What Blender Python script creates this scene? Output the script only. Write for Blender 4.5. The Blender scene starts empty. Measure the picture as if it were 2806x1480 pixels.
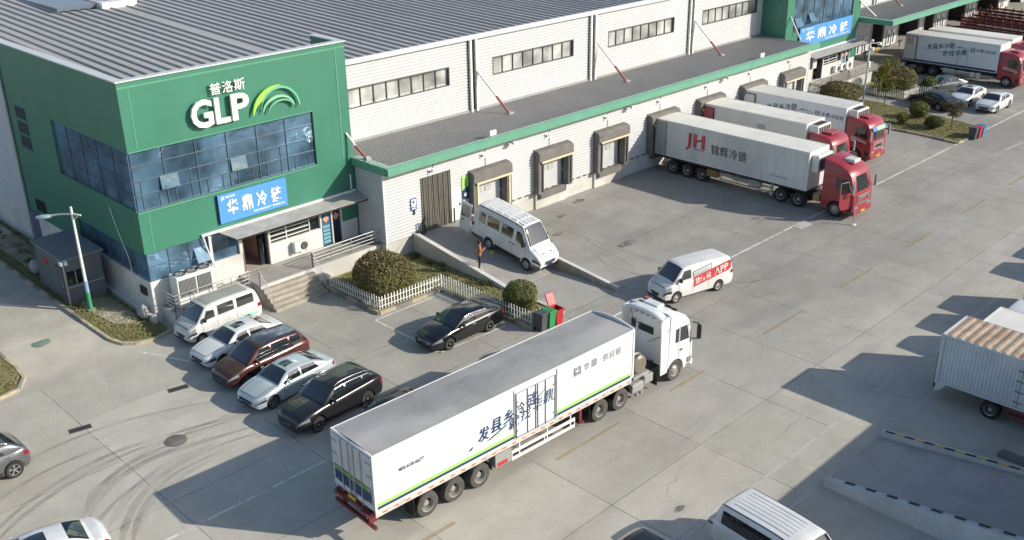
import bpy, bmesh, math, random
from math import sin, cos, pi, radians as R, sqrt, atan2
from mathutils import Vector as V, Matrix as Mx
random.seed(7)
S = bpy.context.scene
COL = S.collection
# ------------------------------------------------------------------ camera
cam = bpy.data.cameras.new('camera'); co = bpy.data.objects.new('camera', cam); COL.objects.link(co)
yaw, pit, rol = R(45.46390927), R(-23.83202431), R(-0.85518185)
d = V((cos(pit)*cos(yaw), cos(pit)*sin(yaw), sin(pit))); r = d.cross(V((0, 0, 1))).normalized(); u = r.cross(d)
r2 = r*cos(rol)+u*sin(rol); u2 = -r*sin(rol)+u*cos(rol)
m = Mx((r2, u2, -d)).transposed().to_4x4(); m.translation = V((0, 0, 24.5)); co.matrix_world = m
cam.sensor_width = 36; cam.sensor_fit = 'HORIZONTAL'; cam.lens = 36*2796.68/2806; cam.clip_end = 3000
S.camera = co
# ------------------------------------------------------------------ light
AZ, EL = R(-55.0), R(26.4)
sv = V((cos(EL)*cos(AZ), cos(EL)*sin(AZ), sin(EL)))
w = bpy.data.worlds.new("World"); S.world = w; w.use_nodes = True
nt = w.node_tree; bg = nt.nodes['Background']; sky = nt.nodes.new('ShaderNodeTexSky'); sky.sky_type = 'NISHITA'
sky.sun_disc = False; sky.sun_elevation = EL; sky.sun_rotation = atan2(sv.x, sv.y); sky.air_density = 1.0; sky.dust_density = 1.0; sky.ozone_density = 1.5
nt.links.new(sky.outputs[0], bg.inputs[0]); bg.inputs[1].default_value = 0.105
sl = bpy.data.lights.new('sun', 'SUN'); sl.energy = 3.9; sl.angle = R(0.5); sl.color = (1, .93, .80)
so = bpy.data.objects.new('sun', sl); COL.objects.link(so); so.rotation_euler = sv.to_track_quat('Z', 'Y').to_euler(); so.location = (60, -40, 60)
S.view_settings.view_transform = 'Standard'; S.view_settings.look = 'None'; S.view_settings.gamma = 1; S.view_settings.exposure = 0.42
S.render.engine = 'CYCLES'

# ------------------------------------------------------------------ materials
def M(name, col, rough=.6, metal=0., var=.0, scale=1.5, spec=.5, coat=0., bump=0., bscale=20., stretch=None, var2=None, emit=None):
    m = bpy.data.materials.new(name); m.use_nodes = True; t = m.node_tree; b = t.nodes['Principled BSDF']
    b.inputs['Base Color'].default_value = (*col, 1); b.inputs['Roughness'].default_value = rough; b.inputs['Metallic'].default_value = metal
    b.inputs['Specular IOR Level'].default_value = spec
    if coat: b.inputs['Coat Weight'].default_value = coat; b.inputs['Coat Roughness'].default_value = .04
    L = t.links
    if var or bump:
        g = t.nodes.new('ShaderNodeNewGeometry'); mp = t.nodes.new('ShaderNodeMapping'); L.new(g.outputs['Position'], mp.inputs[0])
        if stretch: mp.inputs['Scale'].default_value = stretch
    if var:
        n = t.nodes.new('ShaderNodeTexNoise'); n.inputs['Scale'].default_value = scale; n.inputs['Detail'].default_value = 6; n.inputs['Roughness'].default_value = .65
        L.new(mp.outputs[0], n.inputs['Vector'])
        cr = t.nodes.new('ShaderNodeMapRange'); cr.inputs['From Min'].default_value = .3; cr.inputs['From Max'].default_value = .7
        cr.inputs['To Min'].default_value = 1-var; cr.inputs['To Max'].default_value = 1+var*.6; L.new(n.outputs['Fac'], cr.inputs['Value'])
        mx = t.nodes.new('ShaderNodeMix'); mx.data_type = 'RGBA'; mx.blend_type = 'MULTIPLY'; mx.inputs[0].default_value = 1
        mx.inputs['A'].default_value = (*col, 1); L.new(cr.outputs[0], mx.inputs['B']); out = mx.outputs['Result']
        if var2:
            n2 = t.nodes.new('ShaderNodeTexNoise'); n2.inputs['Scale'].default_value = scale*.31; n2.inputs['Detail'].default_value = 4; L.new(mp.outputs[0], n2.inputs['Vector'])
            c2 = t.nodes.new('ShaderNodeMapRange'); c2.inputs['From Min'].default_value = .48; c2.inputs['From Max'].default_value = .66; L.new(n2.outputs['Fac'], c2.inputs['Value'])
            m2 = t.nodes.new('ShaderNodeMix'); m2.data_type = 'RGBA'; L.new(c2.outputs[0], m2.inputs[0]); L.new(out, m2.inputs['A']); m2.inputs['B'].default_value = (*var2, 1); out = m2.outputs['Result']
        L.new(out, b.inputs['Base Color'])
    if bump:
        n = t.nodes.new('ShaderNodeTexNoise'); n.inputs['Scale'].default_value = bscale; n.inputs['Detail'].default_value = 5; L.new(mp.outputs[0], n.inputs['Vector'])
        bp = t.nodes.new('ShaderNodeBump'); bp.inputs['Strength'].default_value = bump; bp.inputs['Distance'].default_value = .03
        L.new(n.outputs['Fac'], bp.inputs['Height']); L.new(bp.outputs[0], b.inputs['Normal'])
    return m

def paint(name, col, rough=.3, metal=0., coat=.8, dirt=.08):
    return M(name, col, rough, metal, var=dirt, scale=1.1, coat=coat)

green = M('green_panel', (.047, .205, .136), .45, var=.1, scale=.5, stretch=(1, 1, .35))
green_trim = M('green_trim', (.10, .31, .20), .45, var=.1, scale=.7)
white_metal = M('white_siding', (.56, .565, .575), .5, var=.07, scale=.25, stretch=(1, 1, .25))
grey_metal = M('grey_siding', (.36, .37, .38), .5, var=.1, scale=.5)
roof_metal = M('roof_sheet', (.43, .42, .41), .6, metal=0, var=.14, scale=.25, stretch=(3, .3, 1))
canopy_metal = M('canopy_sheet', (.295, .288, .28), .55, var=.12, scale=.4)
coping_m = M('coping', (.62, .65, .66), .45, var=.08)
white_paint = M('white_wall_paint', (.66, .66, .63), .7, var=.12, scale=1.2, var2=(.52, .50, .46))
plinth_m = M('plinth_paint', (.60, .585, .55), .75, var=.16, scale=1.0, var2=(.46, .44, .40))
conc = M('concrete', (.36, .345, .32), .85, var=.18, scale=1.3, bump=.2)
conc_dk = M('concrete_dark', (.2, .19, .18), .9, var=.2, scale=1.3)
steel = M('steel', (.62, .61, .59), .4, metal=.2, var=.1)
galv = M('galvanised', (.40, .40, .39), .45, metal=.3, var=.1)
white_steel = M('white_steel', (.76, .76, .74), .4, var=.06)
black = M('black_plastic', (.015, .015, .016), .5)
dark = M('dark_metal', (.03, .03, .032), .55, var=.2)
rubber = M('tyre_rubber', (.028, .027, .026), .85, var=.25, scale=9, bump=.2, bscale=40)
rubber_dust = M('dusty_tyre_rubber', (.085, .08, .073), .9, var=.25, scale=6, bump=.2, bscale=40)
rim_m = M('rim_alloy', (.52, .52, .52), .3, metal=.75)
rim_dull = M('rim_dull', (.42, .40, .37), .5, metal=.4, var=.2, scale=6)
chrome = M('chrome', (.8, .8, .8), .12, metal=1)
red_l = M('tail_lens', (.22, .008, .012), .2, coat=.6)
amber = M('amber_lens', (.7, .22, .02), .2, coat=1)
lens = M('clear_lens', (.36, .38, .40), .12, metal=.4, coat=1)
plate_b = M('plate_blue', (.03, .06, .17), .4)
plate_y = M('plate_yellow', (.65, .42, .02), .4)
glass_car = M('car_glass', (.014, .018, .024), .04, spec=1., coat=1.)
glass_van = M('van_glass', (.035, .04, .045), .05, spec=1., coat=1.)
rust = M('rusty_roof', (.46, .36, .28), .8, var=.3, scale=2.6, var2=(.30, .16, .12))
yellow = M('yellow_paint', (.62, .42, .05), .6, var=.15)
cream = M('cream_bar', (.70, .60, .40), .6, var=.1)
shelter_m = M('shelter_fabric', (.17, .16, .148), .8, var=.25, scale=1.6, bump=.25, bscale=4)
curtain_m = M('curtain', (.18, .165, .135), .7, var=.3, scale=2.0, stretch=(6, 1, .25))
blue_sign = M('sign_blue', (.09, .31, .66), .45, var=.04)
navy = M('navy_film', (.02, .05, .14), .4)
lime = M('lime_film', (.40, .72, .18), .4)
white_letter = M('letter_white', (.82, .82, .80), .4)
black_letter = M('letter_black', (.03, .033, .04), .5)
red_letter = M('letter_red', (.50, .03, .05), .45)
red_film = M('red_film', (.52, .055, .07), .45, var=.08)
bark = M('bark', (.10, .075, .05), .9, var=.3, scale=8)
door_grey = M('door_grey', (.52, .53, .54), .5, var=.08)
skin_m = M('skin', (.45, .26, .18), .6)
hair_m = M('hair', (.012, .010, .009), .7)

def leafmat(name, cols, scale=3.):
    m = bpy.data.materials.new(name); m.use_nodes = True; t = m.node_tree; b = t.nodes['Principled BSDF']; L = t.links
    oi = t.nodes.new('ShaderNodeNewGeometry'); cr = t.nodes.new('ShaderNodeValToRGB'); e = cr.color_ramp.elements
    e[0].color = (*cols[0], 1); e[1].color = (*cols[-1], 1)
    for i, c in enumerate(cols[1:-1]): x = e.new((i+1)/(len(cols)-1)); x.color = (*c, 1)
    L.new(oi.outputs['Random Per Island'], cr.inputs[0])
    L.new(cr.outputs[0], b.inputs['Base Color']); b.inputs['Roughness'].default_value = .6; b.inputs['Specular IOR Level'].default_value = .3
    tr = t.nodes.new('ShaderNodeBsdfTranslucent'); mix = t.nodes.new('ShaderNodeMixShader'); mix.inputs[0].default_value = .25
    L.new(cr.outputs[0], tr.inputs[0]); L.new(b.outputs[0], mix.inputs[1]); L.new(tr.outputs[0], mix.inputs[2])
    L.new(mix.outputs[0], t.nodes['Material Output'].inputs[0]); return m
leaf_olive = leafmat('leaf_olive', [(.10, .11, .04), (.18, .175, .065), (.28, .25, .10), (.20, .15, .08)])
leaf_red = leafmat('leaf_red', [(.09, .085, .035), (.15, .09, .05), (.20, .075, .06), (.13, .115, .05)])
leaf_green = leafmat('leaf_green', [(.09, .12, .03), (.16, .19, .05), (.26, .265, .085)])
leaf_yel = leafmat('leaf_yellow_green', [(.10, .11, .02), (.16, .155, .03), (.23, .20, .05)])
leaf_hedge = leafmat('leaf_low_hedge', [(.07, .085, .025), (.11, .12, .035), (.08, .09, .03)])
grass_m = leafmat('grass_blade', [(.20, .21, .075), (.31, .28, .12), (.38, .33, .16), (.25, .255, .08)])
soil_m = M('turf_soil', (.155, .15, .06), .95, var=.35, scale=2.2, var2=(.20, .175, .085), bump=.6, bscale=12)
soil_garden = M('turf_green', (.20, .20, .085), .95, var=.4, scale=2.2, var2=(.26, .23, .11), bump=.6, bscale=12)  # greener turf colour of the garden beds

def curtain_glass(name, col, rough=.03, var=.35):
    m = bpy.data.materials.new(name); m.use_nodes = True; t = m.node_tree; L = t.links; b = t.nodes['Principled BSDF']
    g = t.nodes.new('ShaderNodeNewGeometry'); n = t.nodes.new('ShaderNodeTexNoise'); n.inputs['Scale'].default_value = .55; n.inputs['Detail'].default_value = 2
    L.new(g.outputs['Position'], n.inputs['Vector']); cr = t.nodes.new('ShaderNodeMapRange'); cr.inputs['From Min'].default_value = .35; cr.inputs['From Max'].default_value = .65
    cr.inputs['To Min'].default_value = 1-var; cr.inputs['To Max'].default_value = 1+var; L.new(n.outputs['Fac'], cr.inputs['Value'])
    mx = t.nodes.new('ShaderNodeMix'); mx.data_type = 'RGBA'; mx.blend_type = 'MULTIPLY'; mx.inputs[0].default_value = 1; mx.inputs['A'].default_value = (*col, 1)
    L.new(cr.outputs[0], mx.inputs['B']); L.new(mx.outputs['Result'], b.inputs['Base Color'])
    b.inputs['Metallic'].default_value = .35; b.inputs['Roughness'].default_value = rough; b.inputs['Specular IOR Level'].default_value = .8
    n3 = t.nodes.new('ShaderNodeTexNoise'); n3.inputs['Scale'].default_value = .9; L.new(g.outputs['Position'], n3.inputs['Vector'])
    bp = t.nodes.new('ShaderNodeBump'); bp.inputs['Strength'].default_value = .10; bp.inputs['Distance'].default_value = .25; L.new(n3.outputs['Fac'], bp.inputs['Height']); L.new(bp.outputs[0], b.inputs['Normal'])
    return m
cglass = curtain_glass('curtain_wall_glass', (.095, .18, .27), .03, .5)
cglass_lt = curtain_glass('open_pane_glass', (.12, .22, .31), .08, .1)
wglass = curtain_glass('strip_window_glass', (.52, .53, .51), .15, .5)
dglass = curtain_glass('dark_window_glass', (.02, .03, .035), .05, .3)
mull = M('mullion', (.11, .16, .21), .4, metal=.3)

# ------------------------------------------------------------------ mesh builder
class MB:
    def __init__(s): s.v = []; s.f = []; s.mi = []; s.sm = []; s.m = 0; s.smooth = False; s.T = None
    def add(s, vs, fs, smooth=None):
        o = len(s.v)
        s.v += [tuple(s.T @ V(p)) if s.T is not None else tuple(p) for p in vs]
        for f in fs: s.f.append(tuple(o+i for i in f)); s.mi.append(s.m); s.sm.append(s.smooth if smooth is None else smooth)
        return s
    def box(s, x0, x1, y0, y1, z0, z1):
        return s.add([(x0, y0, z0), (x1, y0, z0), (x1, y1, z0), (x0, y1, z0), (x0, y0, z1), (x1, y0, z1), (x1, y1, z1), (x0, y1, z1)],
                     [(0, 3, 2, 1), (4, 5, 6, 7), (0, 1, 5, 4), (1, 2, 6, 5), (2, 3, 7, 6), (3, 0, 4, 7)])
    def rbox(s, x0, x1, y0, y1, z0, z1, r=.04):
        bm = bmesh.new(); bmesh.ops.create_cube(bm, size=1)
        for v in bm.verts: v.co = ((x0+x1)/2+v.co.x*(x1-x0), (y0+y1)/2+v.co.y*(y1-y0), (z0+z1)/2+v.co.z*(z1-z0))
        r = min(r, (x1-x0)*.45, (y1-y0)*.45, (z1-z0)*.45)
        bmesh.ops.bevel(bm, geom=bm.edges[:], offset=r, segments=2, affect='EDGES', profile=.5)
        bm.verts.index_update(); s.add([tuple(v.co) for v in bm.verts], [tuple(v.index for v in f.verts) for f in bm.faces]); bm.free(); return s
    def quad(s, *p): return s.add(p, [tuple(range(len(p)))])
    def prism(s, pts, h, axis='z', base=0.):
        "extrude a polygon: axis z: pts are (x,y); axis y: (x,z); axis x: (y,z)"
        n = len(pts); a = sum(pts[i][0]*pts[(i+1) % n][1]-pts[(i+1) % n][0]*pts[i][1] for i in range(n))
        if (a < 0) != (axis == 'y'): pts = pts[::-1]
        k = {'z': lambda p, t: (p[0], p[1], t), 'y': lambda p, t: (p[0], t, p[1]), 'x': lambda p, t: (t, p[0], p[1])}[axis]
        vs = [k(p, base) for p in pts]+[k(p, base+h) for p in pts]
        return s.add(vs, [tuple(range(n))[::-1], tuple(range(n, 2*n))]+[(i, (i+1) % n, n+(i+1) % n, n+i) for i in range(n)])
    def tube(s, pts, rad, n=8, cap=True, r1=None):
        pts = [V(p) for p in pts]; N = len(pts); vs = []; up = None
        for i, p in enumerate(pts):
            t = (pts[min(i+1, N-1)]-pts[max(i-1, 0)]).normalized()
            if up is None: up = t.orthogonal().normalized()
            else: up = (up-t*up.dot(t)).normalized()
            b = t.cross(up); rr = rad if r1 is None else rad+(r1-rad)*i/max(1, N-1)
            if isinstance(rad, (list, tuple)): rr = rad[i]
            vs += [p+(up*cos(2*pi*k/n)+b*sin(2*pi*k/n))*rr for k in range(n)]
        fs = [(i*n+k, i*n+(k+1) % n, (i+1)*n+(k+1) % n, (i+1)*n+k) for i in range(N-1) for k in range(n)]
        s.add(vs, fs, True)
        if cap: s.add(vs[:n], [tuple(range(n))[::-1]], False); s.add(vs[-n:], [tuple(range(n))], False)
        return s
    def lathe(s, prof, c=(0, 0, 0), axis='z', n=24):
        "prof: (radius, height) list"
        k = {'z': lambda r, h, a: (c[0]+r*cos(a), c[1]+r*sin(a), c[2]+h), 'y': lambda r, h, a: (c[0]+r*sin(a), c[1]+h, c[2]+r*cos(a)), 'x': lambda r, h, a: (c[0]+h, c[1]+r*cos(a), c[2]+r*sin(a))}[axis]
        vs = [k(r, h, 2*pi*j/n) for r, h in prof for j in range(n)]
        return s.add(vs, [(i*n+j, i*n+(j+1) % n, (i+1)*n+(j+1) % n, (i+1)*n+j) for i in range(len(prof)-1) for j in range(n)], True)
    def sphere(s, c, r, sc=(1, 1, 1), n=10):
        vs = []; fs = []
        for i in range(n+1):
            for j in range(2*n):
                a = pi*i/n; b = pi*j/n; vs.append((c[0]+r*sc[0]*sin(a)*cos(b), c[1]+r*sc[1]*sin(a)*sin(b), c[2]+r*sc[2]*cos(a)))
        for i in range(n):
            for j in range(2*n): fs.append((i*2*n+j, (i+1)*2*n+j, (i+1)*2*n+(j+1) % (2*n), i*2*n+(j+1) % (2*n)))
        return s.add(vs, fs, True)
    def grid(s, rows, smooth=True, flip=False):
        n = len(rows[0]); vs = [p for r in rows for p in r]
        fs = [(i*n+j, (i+1)*n+j, (i+1)*n+j+1, i*n+j+1) for i in range(len(rows)-1) for j in range(n-1)]
        if flip: fs = [f[::-1] for f in fs]
        return s.add(vs, fs, smooth)
    def me(s, name, mats, sharp=None):
        me = bpy.data.meshes.new(name); me.from_pydata(s.v, [], s.f); me.update()
        for m in mats: me.materials.append(m)
        me.polygons.foreach_set('material_index', s.mi); me.polygons.foreach_set('use_smooth', s.sm)
        if sharp: me.set_sharp_from_angle(angle=sharp)
        return me

def ob(name, mb, mats, parent=None, sharp=None, **k):
    if not isinstance(mats, (list, tuple)): mats = [mats]
    o = bpy.data.objects.new(name, mb.me(name, mats, sharp)); COL.objects.link(o)
    if parent is not None: o.parent = parent
    for a, b in k.items(): o[a] = b
    return o
def thing(name, label, cat, loc=(0, 0, 0), rz=0., group=None, rx=0., ry=0.):
    o = bpy.data.objects.new(name, None); COL.objects.link(o); o.location = loc; o.rotation_euler = (rx, ry, rz); o.empty_display_size = .3
    o['label'] = label; o['category'] = cat
    if group: o['group'] = group
    return o
def tag(o, label, cat, group=None):
    o['label'] = label; o['category'] = cat
    if group: o['group'] = group
    return o
def struct(name, mb, mats, kind='structure', **k): o = ob(name, mb, mats, **k); o['kind'] = kind; return o
def bx(*a): return MB().box(*a)
def dup(root, loc=None, rz=None, label=None, swap=None, skip=()):
    c = root.copy(); COL.objects.link(c)
    if loc is not None: c.location = loc
    if rz is not None: c.rotation_euler.z = rz
    if label: c['label'] = label
    def rec(a, b):
        for ch in list(a.children):
            if ch.name.split('.')[0] in skip: continue
            e = ch.copy(); e.parent = b; COL.objects.link(e)
            if swap and any(ms.material in swap for ms in e.material_slots):
                e.data = e.data.copy()
                for i, mt in enumerate(e.data.materials):
                    if mt in swap: e.data.materials[i] = swap[mt]
            rec(ch, e)
    rec(root, c); return c

# ------------------------------------------------------------------ lettering
_tc = {}
def glyphs(s, bold=0.):
    k = (s, bold)
    if k not in _tc:
        c = bpy.data.curves.new('t', 'FONT'); c.body = s; c.size = 1; c.offset = bold; c.resolution_u = 3
        o = bpy.data.objects.new('t', c); COL.objects.link(o); bpy.context.view_layer.update()
        me = bpy.data.meshes.new_from_object(o.evaluated_get(bpy.context.evaluated_depsgraph_get()))
        vs = [v.co.copy() for v in me.vertices]; fs = [tuple(p.vertices) for p in me.polygons]
        x0 = min(v.x for v in vs); x1 = max(v.x for v in vs); y0 = min(v.y for v in vs); y1 = max(v.y for v in vs)
        _tc[k] = ([((v.x-x0)/(x1-x0), (v.y-y0)/(y1-y0)) for v in vs], fs)
        bpy.data.objects.remove(o); bpy.data.curves.remove(c); bpy.data.meshes.remove(me)
    return _tc[k]
def text(mb, s, o, xd, yd, w, h, ext=0., bold=0., shear=0., rise=0.):
    "write s into a w x h box at o; normal = xd x yd; ext extrudes towards the viewer"
    uv, fs = glyphs(s, bold); o = V(o); xd = V(xd).normalized(); yd = V(yd).normalized(); n = xd.cross(yd)
    P = [o+xd*(a*w+b*h*shear)+yd*(b*h+a*w*rise) for a, b in uv]
    if not ext: return mb.add(P, fs, False)
    N = len(P); Q = [p+n*ext for p in P]; ed = {}
    for f in fs:
        for i in range(len(f)):
            a, b = f[i], f[(i+1) % len(f)]; ed[(a, b)] = 1
    side = [(a, b, b+N, a+N) for a, b in ed if (b, a) not in ed]
    return mb.add(P+Q, [tuple(i+N for i in f) for f in fs]+side, False)

# siding with horizontal ribs on a plane y = Y facing -y (or x = X facing -x), with openings cut out
def siding(mb, a0, a1, z0, z1, Y, holes=(), pitch=.205, dep=.042, axis='y', sgn=-1):
    xs = sorted({a0, a1, *[h[0] for h in holes if a0 < h[0] < a1], *[h[1] for h in holes if a0 < h[1] < a1]})
    for xa, xb in zip(xs, xs[1:]):
        segs = [(z0, z1)]; mid = (xa+xb)/2
        for h in holes:
            if h[0] < mid < h[1]:
                ns = []
                for s, e in segs:
                    if h[3] <= s or h[2] >= e: ns.append((s, e)); continue
                    if h[2] > s: ns.append((s, h[2]))
                    if h[3] < e: ns.append((h[3], e))
                segs = ns
        for s, e in segs:
            prof = []; k = math.floor(s/pitch)
            cand = []
            while k*pitch < e+pitch:
                b = k*pitch; cand += [(b, 0), (b+pitch*.40, 0), (b+pitch*.50, dep), (b+pitch*.82, dep), (b+pitch*.999, 0)]; k += 1
            def dz(z):
                for (p, dp), (q, dq) in zip(cand, cand[1:]):
                    if p <= z <= q: return dp+(dq-dp)*(z-p)/max(1e-9, q-p)
                return 0
            prof = [(s, dz(s))]+[c for c in cand if s < c[0] < e]+[(e, dz(e))]
            for (p, dp), (q, dq) in zip(prof, prof[1:]):
                if axis == 'y':
                    mb.add([(xa, Y+sgn*dp, p), (xb, Y+sgn*dp, p), (xb, Y+sgn*dq, q), (xa, Y+sgn*dq, q)], [(0, 1, 2, 3)], False)
                else:
                    mb.add([(Y+sgn*dp, xb, p), (Y+sgn*dp, xa, p), (Y+sgn*dq, xa, q), (Y+sgn*dq, xb, q)], [(0, 1, 2, 3)], False)
    return mb
def lerp(a, b, t): return a+(b-a)*t
# ================================================================== SETTING: ground, markings
def ground_material():
    m = bpy.data.materials.new('yard_concrete'); m.use_nodes = True; t = m.node_tree; L = t.links; b = t.nodes['Principled BSDF']
    g = t.nodes.new('ShaderNodeNewGeometry')
    def noise(sc, det=6, st=None, rgh=.6):
        n = t.nodes.new('ShaderNodeTexNoise'); n.inputs['Scale'].default_value = sc; n.inputs['Detail'].default_value = det; n.inputs['Roughness'].default_value = rgh
        if st:
            mp = t.nodes.new('ShaderNodeMapping'); mp.inputs['Scale'].default_value = st; L.new(g.outputs['Position'], mp.inputs[0]); L.new(mp.outputs[0], n.inputs['Vector'])
        else: L.new(g.outputs['Position'], n.inputs['Vector'])
        return n.outputs['Fac']
    def rng(v, a, b_, c, d_):
        k = t.nodes.new('ShaderNodeMapRange'); k.inputs['From Min'].default_value = a; k.inputs['From Max'].default_value = b_; k.inputs['To Min'].default_value = c; k.inputs['To Max'].default_value = d_
        L.new(v, k.inputs['Value']); return k.outputs[0]
    def mixc(f, A, B, mode='MIX'):
        k = t.nodes.new('ShaderNodeMix'); k.data_type = 'RGBA'; k.blend_type = mode
        for sck, v in ((k.inputs[0], f), (k.inputs['A'], A), (k.inputs['B'], B)):
            if hasattr(v, 'default_value'): L.new(v, sck)
            elif isinstance(v, tuple): sck.default_value = (*v, 1)
            else: sck.default_value = v
        return k.outputs['Result']
    # slab to slab tone: white noise on floor(position / slab)
    sep = t.nodes.new('ShaderNodeSeparateXYZ'); L.new(g.outputs['Position'], sep.inputs[0])
    def fl(o, size, off):
        a = t.nodes.new('ShaderNodeMath'); a.operation = 'SUBTRACT'; L.new(o, a.inputs[0]); a.inputs[1].default_value = off
        q = t.nodes.new('ShaderNodeMath'); q.operation = 'DIVIDE'; L.new(a.outputs[0], q.inputs[0]); q.inputs[1].default_value = size
        f = t.nodes.new('ShaderNodeMath'); f.operation = 'FLOOR'; L.new(q.outputs[0], f.inputs[0]); return f.outputs[0]
    cb = t.nodes.new('ShaderNodeCombineXYZ'); L.new(fl(sep.outputs[0], 5.97, 13.6), cb.inputs[0]); L.new(fl(sep.outputs[1], 4.2, 20.62), cb.inputs[1])
    wn = t.nodes.new('ShaderNodeTexWhiteNoise'); wn.noise_dimensions = '2D'; L.new(cb.outputs[0], wn.inputs['Vector'])
    c = mixc(rng(noise(.09, 4), .35, .65, 0, 1), (.375, .355, .315), (.43, .410, .370))
    c = mixc(1., c, rng(wn.outputs['Value'], 0, 1, .93, 1.05), 'MULTIPLY')
    c = mixc(1., c, rng(noise(.55, 8, None, .7), .3, .7, .83, 1.09), 'MULTIPLY')
    c = mixc(1., c, rng(noise(6, 8, None, .75), .25, .75, .93, 1.06), 'MULTIPLY')
    c = mixc(rng(noise(.33, 5, (.35, 1.5, 1)), .52, .72, 0, .75), c, (.30, .285, .262))       # long traffic stains along the yard
    c = mixc(rng(noise(1.1, 4), .62, .74, 0, .6), c, (.30, .275, .245))                          # spots
    c = mixc(rng(noise(.8, 6, (1.6, .4, 1)), .62, .74, 0, .45), c, (.52, .505, .475))              # pale scuffs
    fx = rng(sep.outputs[0], 34, 48, 0, 1); fy = rng(sep.outputs[1], 23, 28, 0, 1); mm = t.nodes.new('ShaderNodeMath'); mm.operation = 'MULTIPLY'; L.new(fx, mm.inputs[0]); L.new(fy, mm.inputs[1])
    wob = t.nodes.new('ShaderNodeMath'); wob.operation = 'MULTIPLY'; L.new(mm.outputs[0], wob.inputs[0]); L.new(rng(noise(.2, 5), .3, .6, .5, 1), wob.inputs[1])
    c = mixc(wob.outputs[0], c, mixc(1., c, (.84, .85, .86), 'MULTIPLY'))                        # dirtier, more used concrete in the docking area
    px_ = rng(sep.outputs[0], 20, 31, 1, 0); py_ = rng(sep.outputs[1], 19, 23, 1, 0); m3 = t.nodes.new('ShaderNodeMath'); m3.operation = 'MAXIMUM'; L.new(px_, m3.inputs[0]); L.new(py_, m3.inputs[1])
    c = mixc(m3.outputs[0], c, mixc(1., c, (1.24, 1.23, 1.18), 'MULTIPLY'))                      # newer, paler slabs along the two edges of the yard
    L.new(c, b.inputs['Base Color']); b.inputs['Roughness'].default_value = .8; b.inputs['Specular IOR Level'].default_value = .35
    n = t.nodes.new('ShaderNodeTexNoise'); n.inputs['Scale'].default_value = 14; n.inputs['Detail'].default_value = 6; L.new(g.outputs['Position'], n.inputs['Vector'])
    bp = t.nodes.new('ShaderNodeBump'); bp.inputs['Strength'].default_value = .12; bp.inputs['Distance'].default_value = .02; L.new(n.outputs['Fac'], bp.inputs['Height']); L.new(bp.outputs[0], b.inputs['Normal'])
    return m
yard_m = ground_material()
def ss(t): t = max(0., min(1., t)); return t*t*(3-2*t)
def hz(x, y): return .55*ss((y-46.3)/4.5)*ss((21.2-x)/1.7)      # the side road climbs a little past the office corner
def onslope(x, y):
    "plan position of a point measured as if the side road were level"
    q = 0.
    for _ in range(8): q = hz(x*(1-q/24.5), y*(1-q/24.5))
    return (x*(1-q/24.5), y*(1-q/24.5))
gxs = [-500, -60, -20, 0, 8, 12, 15]+[17+.35*i for i in range(13)]+[21.3, 30, 900]; gys = [-500, 0, 40, 46.3]+[46.3+.35*i for i in range(1, 14)]+[51.5, 60, 120, 900]
struct('ground', MB().grid([[(x, y, hz(x, y)) for y in gys] for x in gxs], False), yard_m)

def worn(name, col, wear=.45, sc=3., top=1.):
    "paint with worn-through gaps"
    m = bpy.data.materials.new(name); m.use_nodes = True; t = m.node_tree; L = t.links; b = t.nodes['Principled BSDF']; b.inputs['Base Color'].default_value = (*col, 1); b.inputs['Roughness'].default_value = .8
    g = t.nodes.new('ShaderNodeNewGeometry'); n = t.nodes.new('ShaderNodeTexNoise'); n.inputs['Scale'].default_value = sc; n.inputs['Detail'].default_value = 7; n.inputs['Roughness'].default_value = .7; L.new(g.outputs['Position'], n.inputs['Vector'])
    r = t.nodes.new('ShaderNodeMapRange'); r.inputs['From Min'].default_value = wear-.12; r.inputs['From Max'].default_value = wear+.14; r.inputs['To Min'].default_value = .06*top; r.inputs['To Max'].default_value = top; L.new(n.outputs['Fac'], r.inputs['Value'])
    tr = t.nodes.new('ShaderNodeBsdfTransparent'); mx = t.nodes.new('ShaderNodeMixShader'); L.new(r.outputs[0], mx.inputs[0]); L.new(tr.outputs[0], mx.inputs[1]); L.new(b.outputs[0], mx.inputs[2]); L.new(mx.outputs[0], t.nodes['Material Output'].inputs[0])
    return m
line_w = worn('worn_white_line', (.70, .68, .63), .38, 1.2)
line_pale = worn('faint_white_line', (.62, .60, .56), .34, .8, .75)
line_y = worn('worn_yellow_line', (.47, .37, .22), .47, .7, .75)
joint_m = worn('joint_seal', (.20, .188, .17), .45, .8, .7)
tyre_mark = worn('tyre_mark_film', (.20, .19, .175), .50, .55, .34)
dust_m = worn('pale_dust', (.55, .535, .50), .48, .3, .4)
oil_m = worn('oil_stain', (.07, .066, .06), .5, 1.6, .6)

def strip(mb, pts, wdt, z):
    L_, Rr = [], []
    for i, p in enumerate(pts):
        a = V(pts[max(0, i-1)]); b = V(pts[min(len(pts)-1, i+1)]); t = (b-a).normalized(); n = V((-t.y, t.x)); ww = wdt[i] if isinstance(wdt, list) else wdt
        L_.append((p[0]+n.x*ww/2, p[1]+n.y*ww/2, z)); Rr.append((p[0]-n.x*ww/2, p[1]-n.y*ww/2, z))
    mb.grid([L_, Rr], False); return mb
jm = MB()
for x in (13.6, 19.6, 25.6, 31.45, 36.5, 41.05, 45.7, 52.9, 58.9, 64.9, 70.9, 77, 83, 89, 95, 101, 107, 113):
    y0, y1 = 16.0, 46.0
    if x in (19.6, 36.5, 58.9, 70.9): y0, y1 = 17.5, 36
    pts = [(x+random.uniform(-.04, .04), y0+(y1-y0)*i/10) for i in range(11)]
    strip(jm, pts, .035, .004)
for y in (20.62, 28.2, 33.2, 37.4): strip(jm, [(8+i*6, y+random.uniform(-.03, .03)) for i in range(20)], .03, .004)
struct('slab_joint', jm, joint_m)
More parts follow.
